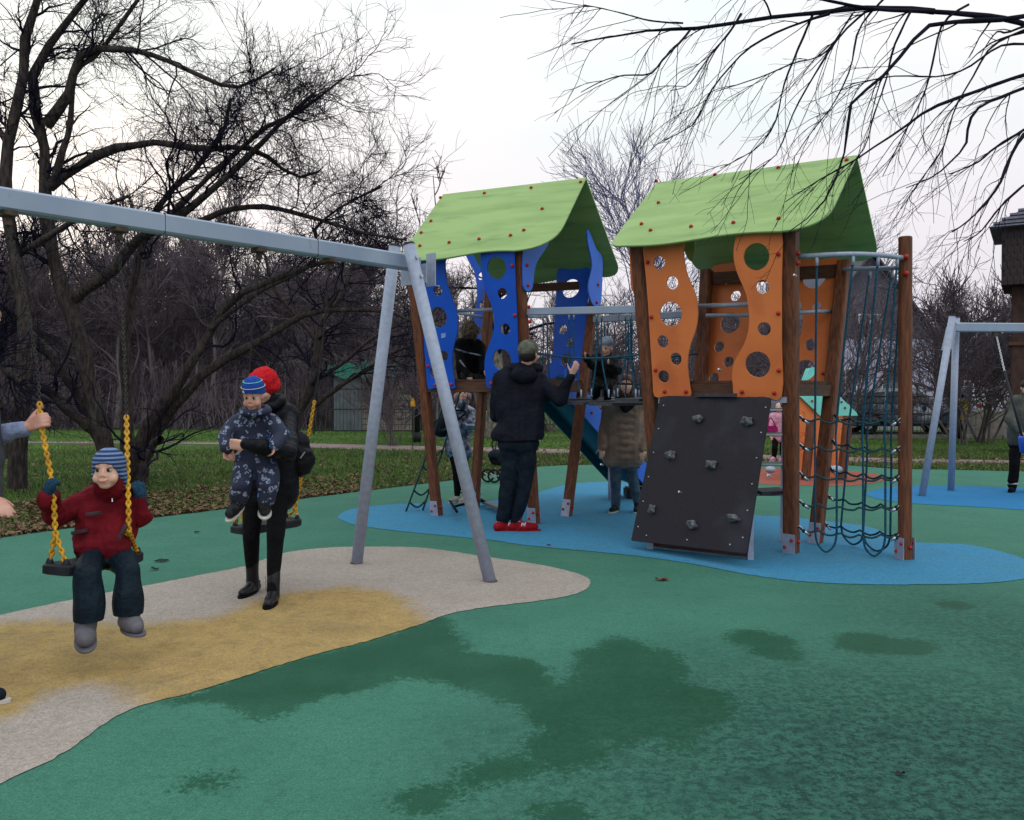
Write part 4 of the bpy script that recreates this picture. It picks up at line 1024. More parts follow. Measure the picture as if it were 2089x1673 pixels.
mb = MB(); mb.beam(P(1262, 783, 9.2), P(1328, 785, 8.7), 0.05, 0.022); mb.build('plank', M['tread'], bg)

# --- small rope ladder on the left of the blue tower
rl = root('rope_ladder', G(860, 1040), 'dark green rope ladder slanting to the ground left of the blue tower', 'rope ladder')
La, Lb = P(912, 800, 10.3), G(828, 1044); Lc, Ld = P(938, 800, 10.7), G(862, 1042)
for a, b in ((La, Lb), (Lc, Ld)):
    mb = MB(); mb.tube(smooth_path([a, a.lerp(b, .4) + V(0, 0, -.05), b], 6), 0.012, 7); mb.build('side_rope', M['green_rope'], rl, True)
for t in (.28, .5, .62, .82, .92):
    a, b = La.lerp(Lb, t), Lc.lerp(Ld, t); mb = MB(); mb.tube(smooth_path([a, a.lerp(b, .5) - V(0, 0, .07), b], 5), 0.012, 7); mb.build('rung_rope', M['green_rope'], rl, True)

# --- mint-roofed playhouse
ph_ = root('playhouse', G(1660, 975), 'orange playhouse with a mint roof and round holes, on the coral patch behind the net', 'playhouse')
oP = G(1660, 973); nP = V(0.12, -1, 0).normalized()
idc = lambda x, y: (x, y)
panel_px([(1622,806),(1640,806),(1672,847),(1700,850),(1688,972),(1630,974),(1600,974),(1600,806)], [(1632,848,8,10),(1634,888,6,7.5),(1631,912,9,11)], oP, nP, 0.0, idc, M['orange_panel'], ph_, name='wall_panel', smooth=False, thick=.03)
panel_px([(1700,850),(1735,850),(1722,975),(1690,975)], [(1716,862,6,10),(1713,880,4,6)], oP, nP, -0.06, idc, M['orange_panel'], ph_, name='wall_panel', smooth=False, thick=.03)
panel_px([(1627,806),(1650,752),(1662,749),(1700,797),(1747,842),(1749,848),(1673,848),(1670,846),(1634,811)], [], oP, nP, 0.05, idc, M['mint'], ph_, name='roof_board', smooth=False, thick=.03)
panel_px([(1627,796),(1645,752),(1662,749),(1700,797),(1735,838),(1700,842),(1634,811)], [], oP, nP, -1.1, idc, M['mint'], ph_, name='roof_board', smooth=False, thick=.03)
panel_px([(1600,820),(1720,850),(1712,962),(1600,962)], [(1650,880,9,10)], oP, nP, -1.0, idc, M['orange_panel'], ph_, name='wall_panel', smooth=False, thick=.03)
for (a, b) in (((1655, 858), (1643, 972)), ((1730, 852), (1717, 972))):
    mb = MB(); mb.beam(P(*a, 14.0), V(P(*b, 14.0).x, 14.0, 0), 0.12, 0.12, up=V(1, 0, 0)); mb.build('post', M['wood'], ph_)
for q in ((1657,818),(1662,835),(1717,820),(1724,832),(1672,788)): 
    o = cap_at(onplane(*q, oP + nP * .07, nP), ph_, r=.022)
mb = MB(); mb.ell(P(1705, 958, 13.6), (.11, .08, .07)); mb.build('spring_foot', M['steel'], ph_, True)
mb = MB(); mb.ell(P(1572, 958, 14.2), (.09, .08, .06)); mb.build('rocking_foot', M['steel'], ph_, True)
# ------------------------------------------------------------------ people
def rot_about(v, axis, a): return Matrix.Rotation(a, 3, axis) @ v
def hand(mb, w, d, pn, side, s=1.0, curl=0.5, thumb=0.6, fat=1.0):
    """palm and five separate fingers; d: towards the fingers, pn: direction the palm faces"""
    d = d.normalized(); pn = (pn - d * pn.dot(d)).normalized(); ac = d.cross(pn).normalized() * side
    for k in range(4):
        x = (k - 1.5) * 0.0195 * s
        mb.cap(w + ac * x * 0.6 + d * 0.008 * s, w + ac * x + d * 0.085 * s, 0.0145 * s * fat, 0.0125 * s * fat, 8)
    lens = (0.068, 0.078, 0.072, 0.056)
    ax = d.cross(pn).normalized()
    for k in range(4):
        p = w + ac * ((k - 1.5) * 0.0205 * s) + d * 0.086 * s; dd = d.copy(); L_ = lens[k] * s
        for q, fr_ in enumerate((0.44, 0.32, 0.24)):
            dd = rot_about(dd, ax, curl * (0.9 if q == 0 else 1.15)) if True else dd
            if dd.dot(pn) < -0.2 and q == 0: pass
            e = p + dd.normalized() * L_ * fr_; mb.cap(p, e, (0.0092 - 0.0009 * q) * s * fat, (0.0086 - 0.0009 * q) * s * fat, 8); p = e
    p = w - ac * 0.026 * s + d * 0.022 * s; td = (d * 0.75 - ac * 0.75 + pn * 0.35).normalized()
    for q, l in enumerate((0.040, 0.030, 0.024)):
        e = p + td * l * s; mb.cap(p, e, (0.0125 - 0.0015 * q) * s * fat, (0.0112 - 0.0015 * q) * s * fat, 8); p = e
        td = (td + (pn * 0.45 + d * 0.2) * thumb).normalized()
def frame(fwd, up=Vector((0, 0, 1))):
    f = fwd.normalized(); r = f.cross(up).normalized(); u = r.cross(f)
    return Matrix((r, f, u)).transposed()     # local x right, y forward, z up
def head_prims(mb, c, Rm, s, baby=0.0):
    """c: centre of head, s: head height / 0.23"""
    q = lambda x, y, z: c + Rm @ (Vector((x, y, z)) * s)
    mb.ell(q(0, -.012, .022), (.074 * s, .092 * s, .090 * s), Rm, 18, 12)
    mb.ell(q(0, .030, -.030), ((.058 + .006 * baby) * s, .058 * s, .072 * s), Rm, 16, 10)
    mb.ell(q(0, .052, -.082), ((.026 + .008 * baby) * s, .028 * s, .022 * s), Rm)
    for e in (-1, 1):
        mb.ell(q(e * (.036 + .006 * baby), .052, -.034 - .01 * baby), (.026 * s, .026 * s, .028 * s), Rm)
        mb.ell(q(e * .028, .072, .026), (.022 * s, .009 * s, .010 * s), Rm)
        mb.ell(q(e * .074, -.004, -.004), (.009 * s, .019 * s, .030 * s), Rm)
    mb.cap(q(0, .082, .004), q(0, .097 - .008 * baby, -.022), .0075 * s, (.012 - .003 * baby) * s, 8)
    for e in (-1, 1): mb.ell(q(e * .012, .090 - .004 * baby, -.027), (.008 * s, .009 * s, .007 * s), Rm)
    mb.cap(q(-.015, .083, -.053), q(.015, .083, -.053), .008 * s, None, 8)
    mb.cap(q(-.012, .081, -.064), q(.012, .081, -.064), .008 * s, None, 8)
def face_parts(c, Rm, s, parent, body, gaze=0.0, baby=0.0, smile=0.0):
    q = lambda x, y, z: c + Rm @ (Vector((x, y, z)) * s)
    for e in (-1, 1):
        mb = MB(); mb.ell(q(e * .029, .0725, .004), (.0155 * s, .0125 * s, .0105 * s), Rm, 12, 8); ey = mb.build('eye', M['eye_white'], parent, True)
        mb = MB(); mb.ell(q(e * .029 + gaze * .005, .0805, .0045), (.0100 * s, .0052 * s, .0098 * s), Rm, 10, 6); mb.build('iris', M['eye_dark'], ey, True)
        mb = MB(); mb.tube([q(e * .016, .083, .0125), q(e * .029, .0845, .0165), q(e * .043, .077, .0115)], [.0010 * s, .0014 * s, .0008 * s], 6); mb.build('upper_lid', M['brow'], ey, True)
        mb = MB(); mb.tube([q(e * .016, .0835, .033), q(e * .030, .0825, .037), q(e * .047, .070, .032)], [.0012 * s, .0019 * s, .0010 * s], 6); mb.build('eyebrow', M['brow'], parent, True)
    mb = MB(); mb.tube([q(-.026, .078, -.057 + smile * .008), q(-.011, .0895, -.0575), q(0, .091, -.059), q(.011, .0895, -.0575), q(.026, .078, -.057 + smile * .008)], [.0026 * s, .0052 * s, .0056 * s, .0052 * s, .0026 * s], 8)
    mb.build('mouth', M['lip'], parent, True)

def limb(mb, pts, rr):
    for i in range(len(pts) - 1): mb.cap(pts[i], pts[i + 1], rr[i], rr[i + 1], 12)
def puffy(mb, a, b, ra, rb, step=0.07):
    n = max(2, int((b - a).length / step)); d = (b - a).normalized(); q = frame(d)
    for i in range(n):
        t = (i + .5) / n; r = ra + (rb - ra) * t
        mb.ell(a.lerp(b, t), (r, (b - a).length / n * 0.66, r), q, 14, 8)
def torso(mb, J, r_hip, r_ch, depth=1.0, extra=0.0):
    """torso as fused capsules between hips and shoulders"""
    hA, hB, sA, sB = J['hipA'], J['hipB'], J['shA'], J['shB']
    hm, sm = (hA + hB) / 2, (sA + sB) / 2
    for t in (-1, -.33, .33, 1):
        a = hm + (hB - hm) * t * .75; b = sm + (sB - sm) * t * .72
        mb.cap(a, b, r_hip, r_ch, 14)
    mb.cap(sA, sB, r_ch * .78, r_ch * .78, 12)

class Person:
    def __init__(s, loc, label, J, hs, look, k=1.0, voxel=0.010, hands=None, baby=0.0, gaze=0.0, skin='skin', up=Vector((0, 0, 1)), group=None, face=True, smile=0.0, handscale=None, neckr=.05):
        s.r = root('person', loc, label, 'person', group); s.J = J; s.k = k; s.Rm = frame(Vector(look), up); s.hs = hs; s.c = J['head']
        s.voxel = voxel
        mb = MB(); head_prims(mb, s.c, s.Rm, hs, baby)
        ch = (J['shA'] + J['shB']) / 2
        mb.cap(s.c + s.Rm @ Vector((0, -.02, -.05)) * hs, ch, neckr * hs, neckr * 1.1 * hs, 12)
        torso(mb, J, .085 * k, .085 * k)
        for q in 'AB':
            limb(mb, [J['sh' + q], J['el' + q], J['wr' + q]], [.042 * k, .034 * k, .024 * k])
            limb(mb, [J['hip' + q], J['kn' + q], J['an' + q]], [.070 * k, .048 * k, .034 * k])
            limb(mb, [J['an' + q], J['an' + q].lerp(J['toe' + q], .12)], [.026 * k, .020 * k])
            hd = (hands or {}).get(q)
            dr, pn, sd, cu = hd if hd else ((J['wr' + q] - J['el' + q]), Vector((0, 1, 0)) if abs((J['wr' + q] - J['el' + q]).normalized().y) < .8 else Vector((1, 0, 0)), 1 if q == 'A' else -1, .35)
            hand(mb, J['wr' + q], Vector(dr), Vector(pn), sd, handscale or k, cu)
        s.body = blob('body', mb, M[skin], s.r, voxel, 3)
        if face: face_parts(s.c, s.Rm, hs, s.r, s.body, gaze, baby, smile)
    def q(s, x, y, z): return s.c + s.Rm @ (Vector((x, y, z)) * s.hs)
    def cloth(s, name, mb, mat, noise=0.008, nscale=0.10, sm=3, voxel=None, seed=1, label=None):
        o = blob(name, mb, M[mat] if isinstance(mat, str) else mat, s.r, voxel or s.voxel, sm, noise, nscale, seed)
        if label: o['label'] = label
        return o
    def trousers(s, mat, r=(.105, .075, .062), hip=.115, noise=.008, stop=0.0, name='trousers'):
        mb = MB(); k = s.k; J = s.J
        mb.cap(J['hipA'], J['hipB'], hip * k, None, 14)
        for q in 'AB':
            e = J['an' + q].lerp(J['kn' + q], stop)
            limb(mb, [J['hip' + q], J['kn' + q], e], [r[0] * k, r[1] * k, r[2] * k])
        return s.cloth(name, mb, mat, noise)
    def jacket(s, mat, rs=(.075, .06, .05), hip=.125, chest=.12, low=0.0, noise=.01, puff=False, name='jacket', collar=True, sleeves='AB', cuff=0.0, flare=0.0):
        J = dict(s.J); k = s.k; mb = MB()
        dn = ((J['hipA'] + J['hipB']) / 2 - (J['shA'] + J['shB']) / 2).normalized()
        J['hipA'] = J['hipA'] + dn * low; J['hipB'] = J['hipB'] + dn * low
        if puff:
            hm, sm = (J['hipA'] + J['hipB']) / 2, (J['shA'] + J['shB']) / 2
            hw = (J['hipB'] - J['hipA']) / 2; sw = (J['shB'] - J['shA']) / 2; n = int((hm - sm).length / .085)
            for i in range(n + 1):
                t = i / n; c = sm.lerp(hm, t); w = sw.lerp(hw * (1.15 + flare), t); rr = (chest + (hip - chest) * t) * k
                Rq = frame(w.normalized().cross(dn)) if w.length > 0 else Matrix.Identity(3)
                ax = w.normalized(); q = Matrix((ax, dn.cross(ax).normalized(), dn)).transposed()
                mb.ell(c, (w.length * .62 + rr * .95, rr * 1.1, .075 * max(k, .7)), q, 22, 10)
            torso(mb, {**J, 'hipA': hm - hw * (1.2 + flare), 'hipB': hm + hw * (1.2 + flare)}, hip * k * .97, chest * k * .97)
        else: torso(mb, J, hip * k, chest * k)
        if collar: mb.cap((J['shA'] + J['shB']) / 2, s.q(0, -.02, -.10), .085 * k, .07 * k, 14)
        for q in sleeves:
            w = J['wr' + q].lerp(J['el' + q], cuff)
            if puff: puffy(mb, J['sh' + q], J['el' + q], rs[0] * k, rs[1] * k); puffy(mb, J['el' + q], w, rs[1] * k, rs[2] * k); mb.cap(J['sh' + q], J['el' + q], rs[0] * k * .94, rs[1] * k * .94); mb.cap(J['el' + q], w, rs[1] * k * .94, rs[2] * k * .94)
            else: limb(mb, [J['sh' + q], J['el' + q], w], [rs[0] * k, rs[1] * k, rs[2] * k])
        s.jmb = mb
        return s.cloth(name, mb, mat, noise, .09)
    def shoe(s, q, mat, sole='white_sole', h=.05, L=.26, w=.042, boot=0.0, name='shoe'):
        J = s.J; k = s.k; a, t = J['an' + q], J['toe' + q]; d = (t - a).normalized()
        side = d.cross(Vector((0, 0, 1))); side = side.normalized() if side.length > .1 else Vector((1, 0, 0)); up = side.cross(d).normalized()
        if up.z < 0: up = -up
        if s.r.location.z < .01 and a.z < .2:      # standing: the sole lies flat on the ground
            z0 = w * .84 * k + .004; t = Vector((t.x, t.y, z0)); a0 = a; a = Vector((a.x, a.y, z0)); d = (t - a).normalized(); side = d.cross(Vector((0, 0, 1))).normalized(); up = Vector((0, 0, 1))
        heel = a - d * .045 * k; toe = heel + d * L * k
        mb = MB(); mb.cap(heel + up * .0, heel.lerp(toe, .5), w * k, w * 1.08 * k, 14); mb.cap(heel.lerp(toe, .4), toe - d * w * k, w * 1.08 * k, w * .82 * k, 14)
        mb.cap(a, J['an' + q] + (J['kn' + q] - J['an' + q]).normalized() * max(boot, .035) * k, w * 1.12 * k, w * (1.2 if boot else 1.0) * k, 14)
        mb.cap(a + up * .030 * k, heel.lerp(toe, .60) + up * .006 * k, w * .95 * k, w * .72 * k, 12)
        o = s.cloth(name, mb, mat, .002, .05, 2, min(s.voxel, .007))
        if sole:
            mb = MB(); lo = -up * (w * .82) * k
            n = 14; prof = []
            for i in range(n * 2):
                an = 2 * math.pi * i / (n * 2); x = math.cos(an); y = math.sin(an)
                prof.append(heel.lerp(toe, .5) + d * (x * (L * .5 + w * .55) * k - .0) - d * w * .2 * k + side * y * w * (1.12 + .12 * x) * k)
            m = len(prof); vs = [p + lo for p in prof] + [p + lo + up * .015 * k for p in prof]
            mb.add(vs, [tuple(range(m - 1, -1, -1)), tuple(range(m, 2 * m))] + [(i, (i + 1) % m, m + (i + 1) % m, m + i) for i in range(m)])
            mb.build('sole', M[sole], o)
        return o
    def cap_shell(s, name, mat, prims, noise=0, voxel=None, sm=3):
        mb = MB()
        for c, r in prims: mb.ell(s.q(*c), (r[0] * s.hs, r[1] * s.hs, r[2] * s.hs), s.Rm, 20, 14)
        return s.cloth(name, mb, mat, noise, .03, sm, voxel)

def J_(**kw):
    """joints given as (pixel x, pixel y, depth)"""
    return {k: (P(*v) if not isinstance(v, Vector) else v) for k, v in kw.items()}

def cut_below(o, c, n, inward=True):
    """remove the part of a shell on the side n of plane (c, n) - open hems and face openings"""
    off = rootloc(o); bm = bmesh.new(); bm.from_mesh(o.data)
    bmesh.ops.bisect_plane(bm, geom=bm.verts[:] + bm.edges[:] + bm.faces[:], plane_co=c - off, plane_no=n, clear_outer=True)
    bmesh.ops.holes_fill(bm, edges=[e for e in bm.edges if e.is_boundary])
    bm.to_mesh(o.data); bm.free()

# --- boy on the near swing
Jb = J_(head=(221, 958, 4.44), shA=(176, 1020, 4.52), shB=(262, 1022, 4.58), elA=(112, 1058, 4.42), elB=(292, 1052, 4.62), wrA=(100, 1012, 4.30), wrB=(288, 1016, 4.56),
        hipA=(190, 1128, 4.52), hipB=(236, 1126, 4.56), knA=(180, 1172, 4.25), knB=(262, 1165, 4.38), anA=(174, 1286, 4.22), anB=(264, 1270, 4.36), toeA=(176, 1322, 4.10), toeB=(296, 1290, 4.24))
boy = Person((s1c.x, s1c.y, 0), 'small child in maroon jacket and striped blue hat on the nearest swing', Jb, .93, (.12, -1, -.02), k=.62, voxel=.0055, baby=1.0, gaze=.35, smile=1.0,
             hands={'A': (P(103, 985, 4.28) - Jb['wrA'], V(.3, .5, 0), -1, .9), 'B': (P(281, 990, 4.54) - Jb['wrB'], V(-.6, .3, 0), 1, .9)}, handscale=.68)
tr_ = boy.trousers('navy_pants', (.118, .116, .112), .13, noise=.012, stop=.10)
cut_below(tr_, P(220, 1258, 4.3), V(.0, 0, -1))
mb = MB()
torso(mb, {**Jb, 'hipA': Jb['hipA'] + V(.015, -.02, .02), 'hipB': Jb['hipB'] + V(-.0, -.02, .02)}, .102, .082)
mb.cap(P(178, 1112, 4.46), P(236, 1114, 4.50), .078, .082)
for q in 'AB': limb(mb, [Jb['sh' + q], Jb['el' + q], Jb['wr' + q].lerp(Jb['el' + q], .08)], [.064, .055, .045])
mb.cap((Jb['shA'] + Jb['shB']) / 2, boy.q(0, -.03, -.09), .07, .062)
jk = boy.cloth('jacket', mb, 'maroon', .013, .045)
mb = MB(); hd = (Jb['shA'] + Jb['shB']) / 2 + V(.02, .05, .055)
for i in range(9):
    a = math.pi * (i / 8); p = hd + V(math.cos(a) * .098, -.055 + math.sin(a) * .085, -.01 + .025 * math.sin(a)); n2 = hd + V(math.cos(a + .4) * .098, -.055 + math.sin(a + .4) * .085, -.01); mb.cap(p, n2, .030, .030, 10)
boy.cloth('hood', mb, 'maroon', .004, .04)
zp = onp = None
for (a, b, w) in (((176, 1050), (205, 1046), .012), ((146, 1088), (178, 1082), .012), ((243, 1098), (258, 1072), .014)):
    mb = MB(); pa, pb = P(*a, 4.41), P(*b, 4.41); mb.beam(pa, pb, .012, w * 1.6, bev=.003); mb.build('pocket_flap', M['grey_patch'], jk)
mb = MB(); mb.tube([P(228, 1000, 4.47), P(229, 1010, 4.465), P(229, 1024, 4.45)], .004, 8); mb.build('zip_pull', M['chrome'], jk)
for q in 'AB':
    mb = MB(); pn, sd = (V(.3, .5, 0), -1) if q == 'A' else (V(-.6, .3, 0), 1)
    dd = (P(103, 985, 4.28) - Jb['wrA']) if q == 'A' else (P(281, 990, 4.54) - Jb['wrB'])
    hand(mb, Jb['wr' + q] + dd.normalized() * .002, dd, pn, sd, .76, .9, fat=1.5); mb.cap(Jb['wr' + q].lerp(Jb['el' + q], .2), Jb['wr' + q] + dd.normalized() * .03, .034, .033)
    boy.cloth('glove', mb, 'glove_knit', .0025, .02, 2)
hat = boy.cap_shell('hat', 'striped_knit', [((0, -.016, .034), (.090, .106, .092)), ((.070, -.018, -.045), (.024, .050, .062)), ((-.070, -.018, -.045), (.024, .050, .062)), ((0, -.050, -.03), (.080, .062, .075))], 0)
cut_below(hat, boy.q(0, .066, .026), boy.Rm @ V(0, 1, -.75).normalized())
for q in 'AB': boy.shoe(q, 'grey_boot', 'grey_boot', L=.25, w=.074, boot=.13, name='boot')

# --- adult at the left edge pushing the swing (mostly outside the picture)
Ja = J_(head=(-42, 655, 4.15), shA=(-150, 770, 4.2), shB=(-45, 790, 4.35), elA=(-150, 985, 4.05), elB=(-60, 905, 4.4), wrA=(-30, 1015, 3.98), wrB=(56, 870, 4.37),
        hipA=(-140, 1080, 4.1), hipB=(-60, 1080, 4.2), knA=(-120, 1270, 3.95), knB=(-70, 1250, 4.2), anA=(-90, 1425, 3.82), anB=(-150, 1390, 4.1), toeA=(2, 1440, 3.82), toeB=(-90, 1400, 4.05))
ad = Person(G(-100, 1450), 'adult half outside the left edge in pale sleeves, holding the swing chain', Ja, 1.0, (1, -.1, -.25), k=1.0, voxel=.006, face=False, skin='skin_dim',
            hands={'A': (P(8, 1036, 3.96) - Ja['wrA'], V(0, .3, -1), -1, .22), 'B': (P(84, 858, 4.36) - Ja['wrB'], V(.1, .9, -.1), -1, .95)})
mb = MB()
for q in 'AB': limb(mb, [Ja['sh' + q], Ja['el' + q], Ja['wr' + q].lerp(Ja['el' + q], .12)], [.065, .056, .046])
torso(mb, Ja, .12, .10); ad.cloth('sweater', mb, 'grey_knit', .008, .06)
mb = MB(); torso(mb, Ja, .15, .125); ad.cloth('padded_vest', mb, 'grey_dark_knit', .01, .09)
ad.trousers('jeans_dark')
ad.cap_shell('hair', 'hair_fair', [((0, -.02, .04), (.086, .106, .088)), ((0, -.07, -.05), (.09, .07, .14)), ((.03, .02, -.03), (.07, .06, .10))], .006)
ad.shoe('A', 'jeans_dark', 'white_sole', L=.28); ad.shoe('B', 'jeans_dark', 'white_sole', L=.28)

# --- woman in red beanie
Jw = J_(head=(538, 790, 5.88), shA=(512, 858, 5.98), shB=(585, 850, 6.02), elA=(478, 925, 5.85), elB=(592, 922, 5.50), wrA=(478, 905, 5.5), wrB=(502, 906, 5.24),
        hipA=(520, 1000, 6.02), hipB=(570, 998, 6.05), knA=(512, 1096, 5.9), knB=(562, 1100, 5.78), anA=(516, 1180, 5.98), anB=(557, 1205, 5.68), toeA=(492, 1212, 5.80), toeB=(546, 1230, 5.52))
wo = Person(G(530, 1225), 'woman in red knitted beanie and black puffer jacket holding a toddler', Jw, .98, (-.35, -.9, -.45), k=.93, voxel=.009, face=False,
            hands={'B': (V(-.8, -.1, -.02), V(0, .8, .1), -1, .75), 'A': (P(472, 925, 5.44) - Jw['wrA'], V(.3, .6, 0), 1, .6)}, handscale=.9)
wo.trousers('black_cloth', (.092, .060, .046), .12, noise=.004, name='leggings')
jk = wo.jacket('black_puffer', (.078, .064, .05), .145, .128, low=.04, noise=.006, puff=True, flare=.15)
mb = MB(); mb.ell(wo.q(0, -.015, .052), (.098, .108, .086), wo.Rm, 22, 14); mb.ell(wo.q(0, -.03, .0), (.100, .112, .062), wo.Rm, 22, 12)
wo.cloth('beanie', mb, 'red_knit', .004, .022)
mb = MB()
for i in range(7):
    a = R(20 + 320 * i / 6); mb.cap(wo.q(.085 * math.sin(a), -.02 - .075 * math.cos(a), -.13), wo.q(.085 * math.sin(a + .6), -.02 - .075 * math.cos(a + .6), -.12), .036, None, 10)
wo.cloth('hood', mb, 'black_puffer', .004, .04)
for q in 'AB':
    sh = wo.shoe(q, 'black_leather', 'black_cloth', L=.255, w=.041, boot=.16, name='ankle_boot')
    a, t = Jw['an' + q], Jw['toe' + q]; d = (t - a); d.z = 0; d.normalize(); mb = MB(); mb.box(a - d * .05 + V(0, 0, -.045), (.05, .05, .04)); mb.build('heel', M['black_cloth'], sh, bevel=.005)
    mb = MB(); s_ = d.cross(V(0, 0, 1)); mb.tube([a + s_ * .048 + V(0, 0, .0), a + s_ * .05 + V(0, 0, .1)], .0035, 6); mb.build('zip', M['chrome'], sh)
# her backpack
bp = root('backpack', P(612, 940, 6.1), 'small black backpack on the back of the woman in the red beanie', 'backpack')
mb = MB(); c = P(607, 925, 6.12); mb.ell(c, (.10, .10, .17)); mb.ell(c + V(.03, -.02, -.05), (.10, .10, .12)); mb.ell(c + V(-.02, 0, .1), (.085, .08, .08)); blob('bag_body', mb, M['black_puffer'], bp, .008, 3, .006, .06)
mb = MB(); mb.tube([P(613, 935, 5.98), P(622, 922, 5.99)], .004, 6); mb.build('zip_pull', M['chrome'], bp)
mb = MB(); mb.tube(smooth_path([P(607, 885, 6.12), P(594, 850, 6.0), P(585, 870, 5.92), P(592, 930, 5.98)], 5), .018, 8); mb.build('strap', M['black_cloth'], bp, True)

# --- toddler
Jt = J_(head=(517, 808, 5.38), shA=(483, 862, 5.46), shB=(552, 862, 5.50), elA=(462, 893, 5.40), elB=(575, 890, 5.42), wrA=(462, 914, 5.33), wrB=(560, 908, 5.33),
        hipA=(502, 948, 5.48), hipB=(540, 948, 5.50), knA=(492, 988, 5.40), knB=(546, 992, 5.42), anA=(484, 1032, 5.42), anB=(540, 1032, 5.42), toeA=(466, 1052, 5.34), toeB=(540, 1052, 5.30))
to = Person((P(517, 950, 5.5).x, 5.5, 0), 'toddler in a navy printed snowsuit and bright blue knit hat held by the woman', Jt, .80, (-.04, -1, -.28), k=.52, voxel=.0055, baby=1.2, gaze=-.1, skin='skin_dim',
            hands={'A': (V(-.1, -.1, -1), V(.5, -.3, 0), 1, .5), 'B': (V(-.1, -.3, -1), V(-.5, -.3, 0), -1, .5)}, handscale=.58)
mb = MB()
torso(mb, Jt, .080, .066); mb.cap(P(500, 915, 5.47), P(542, 915, 5.49), .074)
for q in 'AB':
    limb(mb, [Jt['sh' + q], Jt['el' + q], Jt['wr' + q].lerp(Jt['el' + q], .1)], [.062, .056, .046])
    limb(mb, [Jt['hip' + q], Jt['kn' + q], Jt['an' + q].lerp(Jt['kn' + q], .45)], [.080, .072, .062])
to.cloth('snowsuit', mb, 'overall', .008, .06)
mb = MB()
for i in range(10):
    a = R(-110 + 320 * i / 9); mb.cap(to.q(.098 * math.sin(a), -.01 - .07 * math.cos(a), -.125), to.q(.098 * math.sin(a + .5), -.01 - .07 * math.cos(a + .5), -.125), .026, None, 10)
to.cloth('hood', mb, 'overall', .004, .04)
hat = to.cap_shell('hat', 'blue_knit', [((0, -.014, .062), (.090, .104, .098)), ((0, -.02, .035), (.092, .106, .060))], 0)
cut_below(hat, to.q(0, 0, .020), to.Rm @ V(0, .28, -1).normalized())
for z, mt in ((.078, 'white_sole'), (.122, 'mint')):
    mb = MB(); rr = 1.0 if z < .08 else .79
    lp = [to.q(.0905 * rr * math.cos(a), -.014 + .105 * rr * math.sin(a), z) for a in np.linspace(0, 2 * math.pi, 41)]
    mb.tube(lp, .0028, 5, caps=False); mb.build('stripe', M[mt], hat, True)
mb = MB(); mb.ell(to.q(.045, .070, .052), (.012, .004, .012), to.Rm); mb.build('round_badge', M['white_sole'], hat, True)
for q in 'AB': to.shoe(q, 'camo_dark', 'white_sole', L=.27, w=.074, boot=.16, name='boot')

# --- man with cap, seen from behind
Jm = J_(head=(1079, 722, 8.62), shA=(1024, 775, 8.72), shB=(1102, 778, 8.72), elA=(1012, 850, 8.82), elB=(1142, 812, 8.62), wrA=(1045, 838, 9.02), wrB=(1166, 765, 8.55),
        hipA=(1042, 905, 8.68), hipB=(1078, 905, 8.68), knA=(1036, 990, 8.66), knB=(1070, 992, 8.66), anA=(1024, 1066, 8.72), anB=(1053, 1066, 8.72), toeA=(1028, 1076, 8.62), toeB=(1078, 1076, 8.74))
Jm['toeA'] = Jm['anA'] + V(.15, .05, -.02); Jm['toeB'] = Jm['anB'] + V(.15, .0, -.02)
ma = Person(G(1045, 1085), 'man in camouflage cap, dark parka and red trainers seen from behind with raised arm', Jm, 1.14, (.55, .8, .15), k=1.0, voxel=.010, face=False,
            hands={'B': (P(1184, 730, 8.5) - Jm['wrB'], V(-.3, .8, .3), -1, .35)})
ma.trousers('jeans_dark', (.098, .078, .066), .125, noise=.014, stop=.11)
mb = MB(); torso(mb, {**Jm, 'hipA': Jm['hipA'] + V(-.02, 0, -.02), 'hipB': Jm['hipB'] + V(.03, 0, -.02)}, .150, .128)
mb.cap(P(1030, 885, 8.68), P(1084, 885, 8.68), .135)
for q in 'AB': limb(mb, [Jm['sh' + q], Jm['el' + q], Jm['wr' + q].lerp(Jm['el' + q], .1)], [.092, .076, .056])
ck = ma.cloth('parka', mb, 'man_coat', .016, .10)
cut_below(ck, P(1055, 898, 8.68), V(0.03, 0, -1))
mb = MB()
for i in range(9):
    a = R(-140 + 280 * i / 8); mb.cap(P(1072, 752, 8.70) + V(.13 * math.sin(a), -.10 * math.cos(a) + .02, -.0 + .02 * math.cos(a)), P(1072, 754, 8.70) + V(.13 * math.sin(a + .5), -.10 * math.cos(a + .5) + .02, .02 * math.cos(a)), .055, None, 10)
mb.ell(P(1068, 764, 8.58), (.14, .06, .085)); ma.cloth('hood', mb, 'man_coat', .008, .07)
ma.cap_shell('hair', 'hair_dark', [((0, -.02, -.005), (.079, .095, .075))], .003)
hat = ma.cap_shell('cap', 'cap', [((0, -.012, .042), (.090, .106, .088))], .001)
cut_below(hat, ma.q(0, 0, .010), ma.Rm @ V(0, .05, -1).normalized())
mb = MB(); mb.ell(ma.q(0, .115, .022), (.070, .062, .009), ma.Rm); mb.build('cap_brim', M['cap'], hat, True)
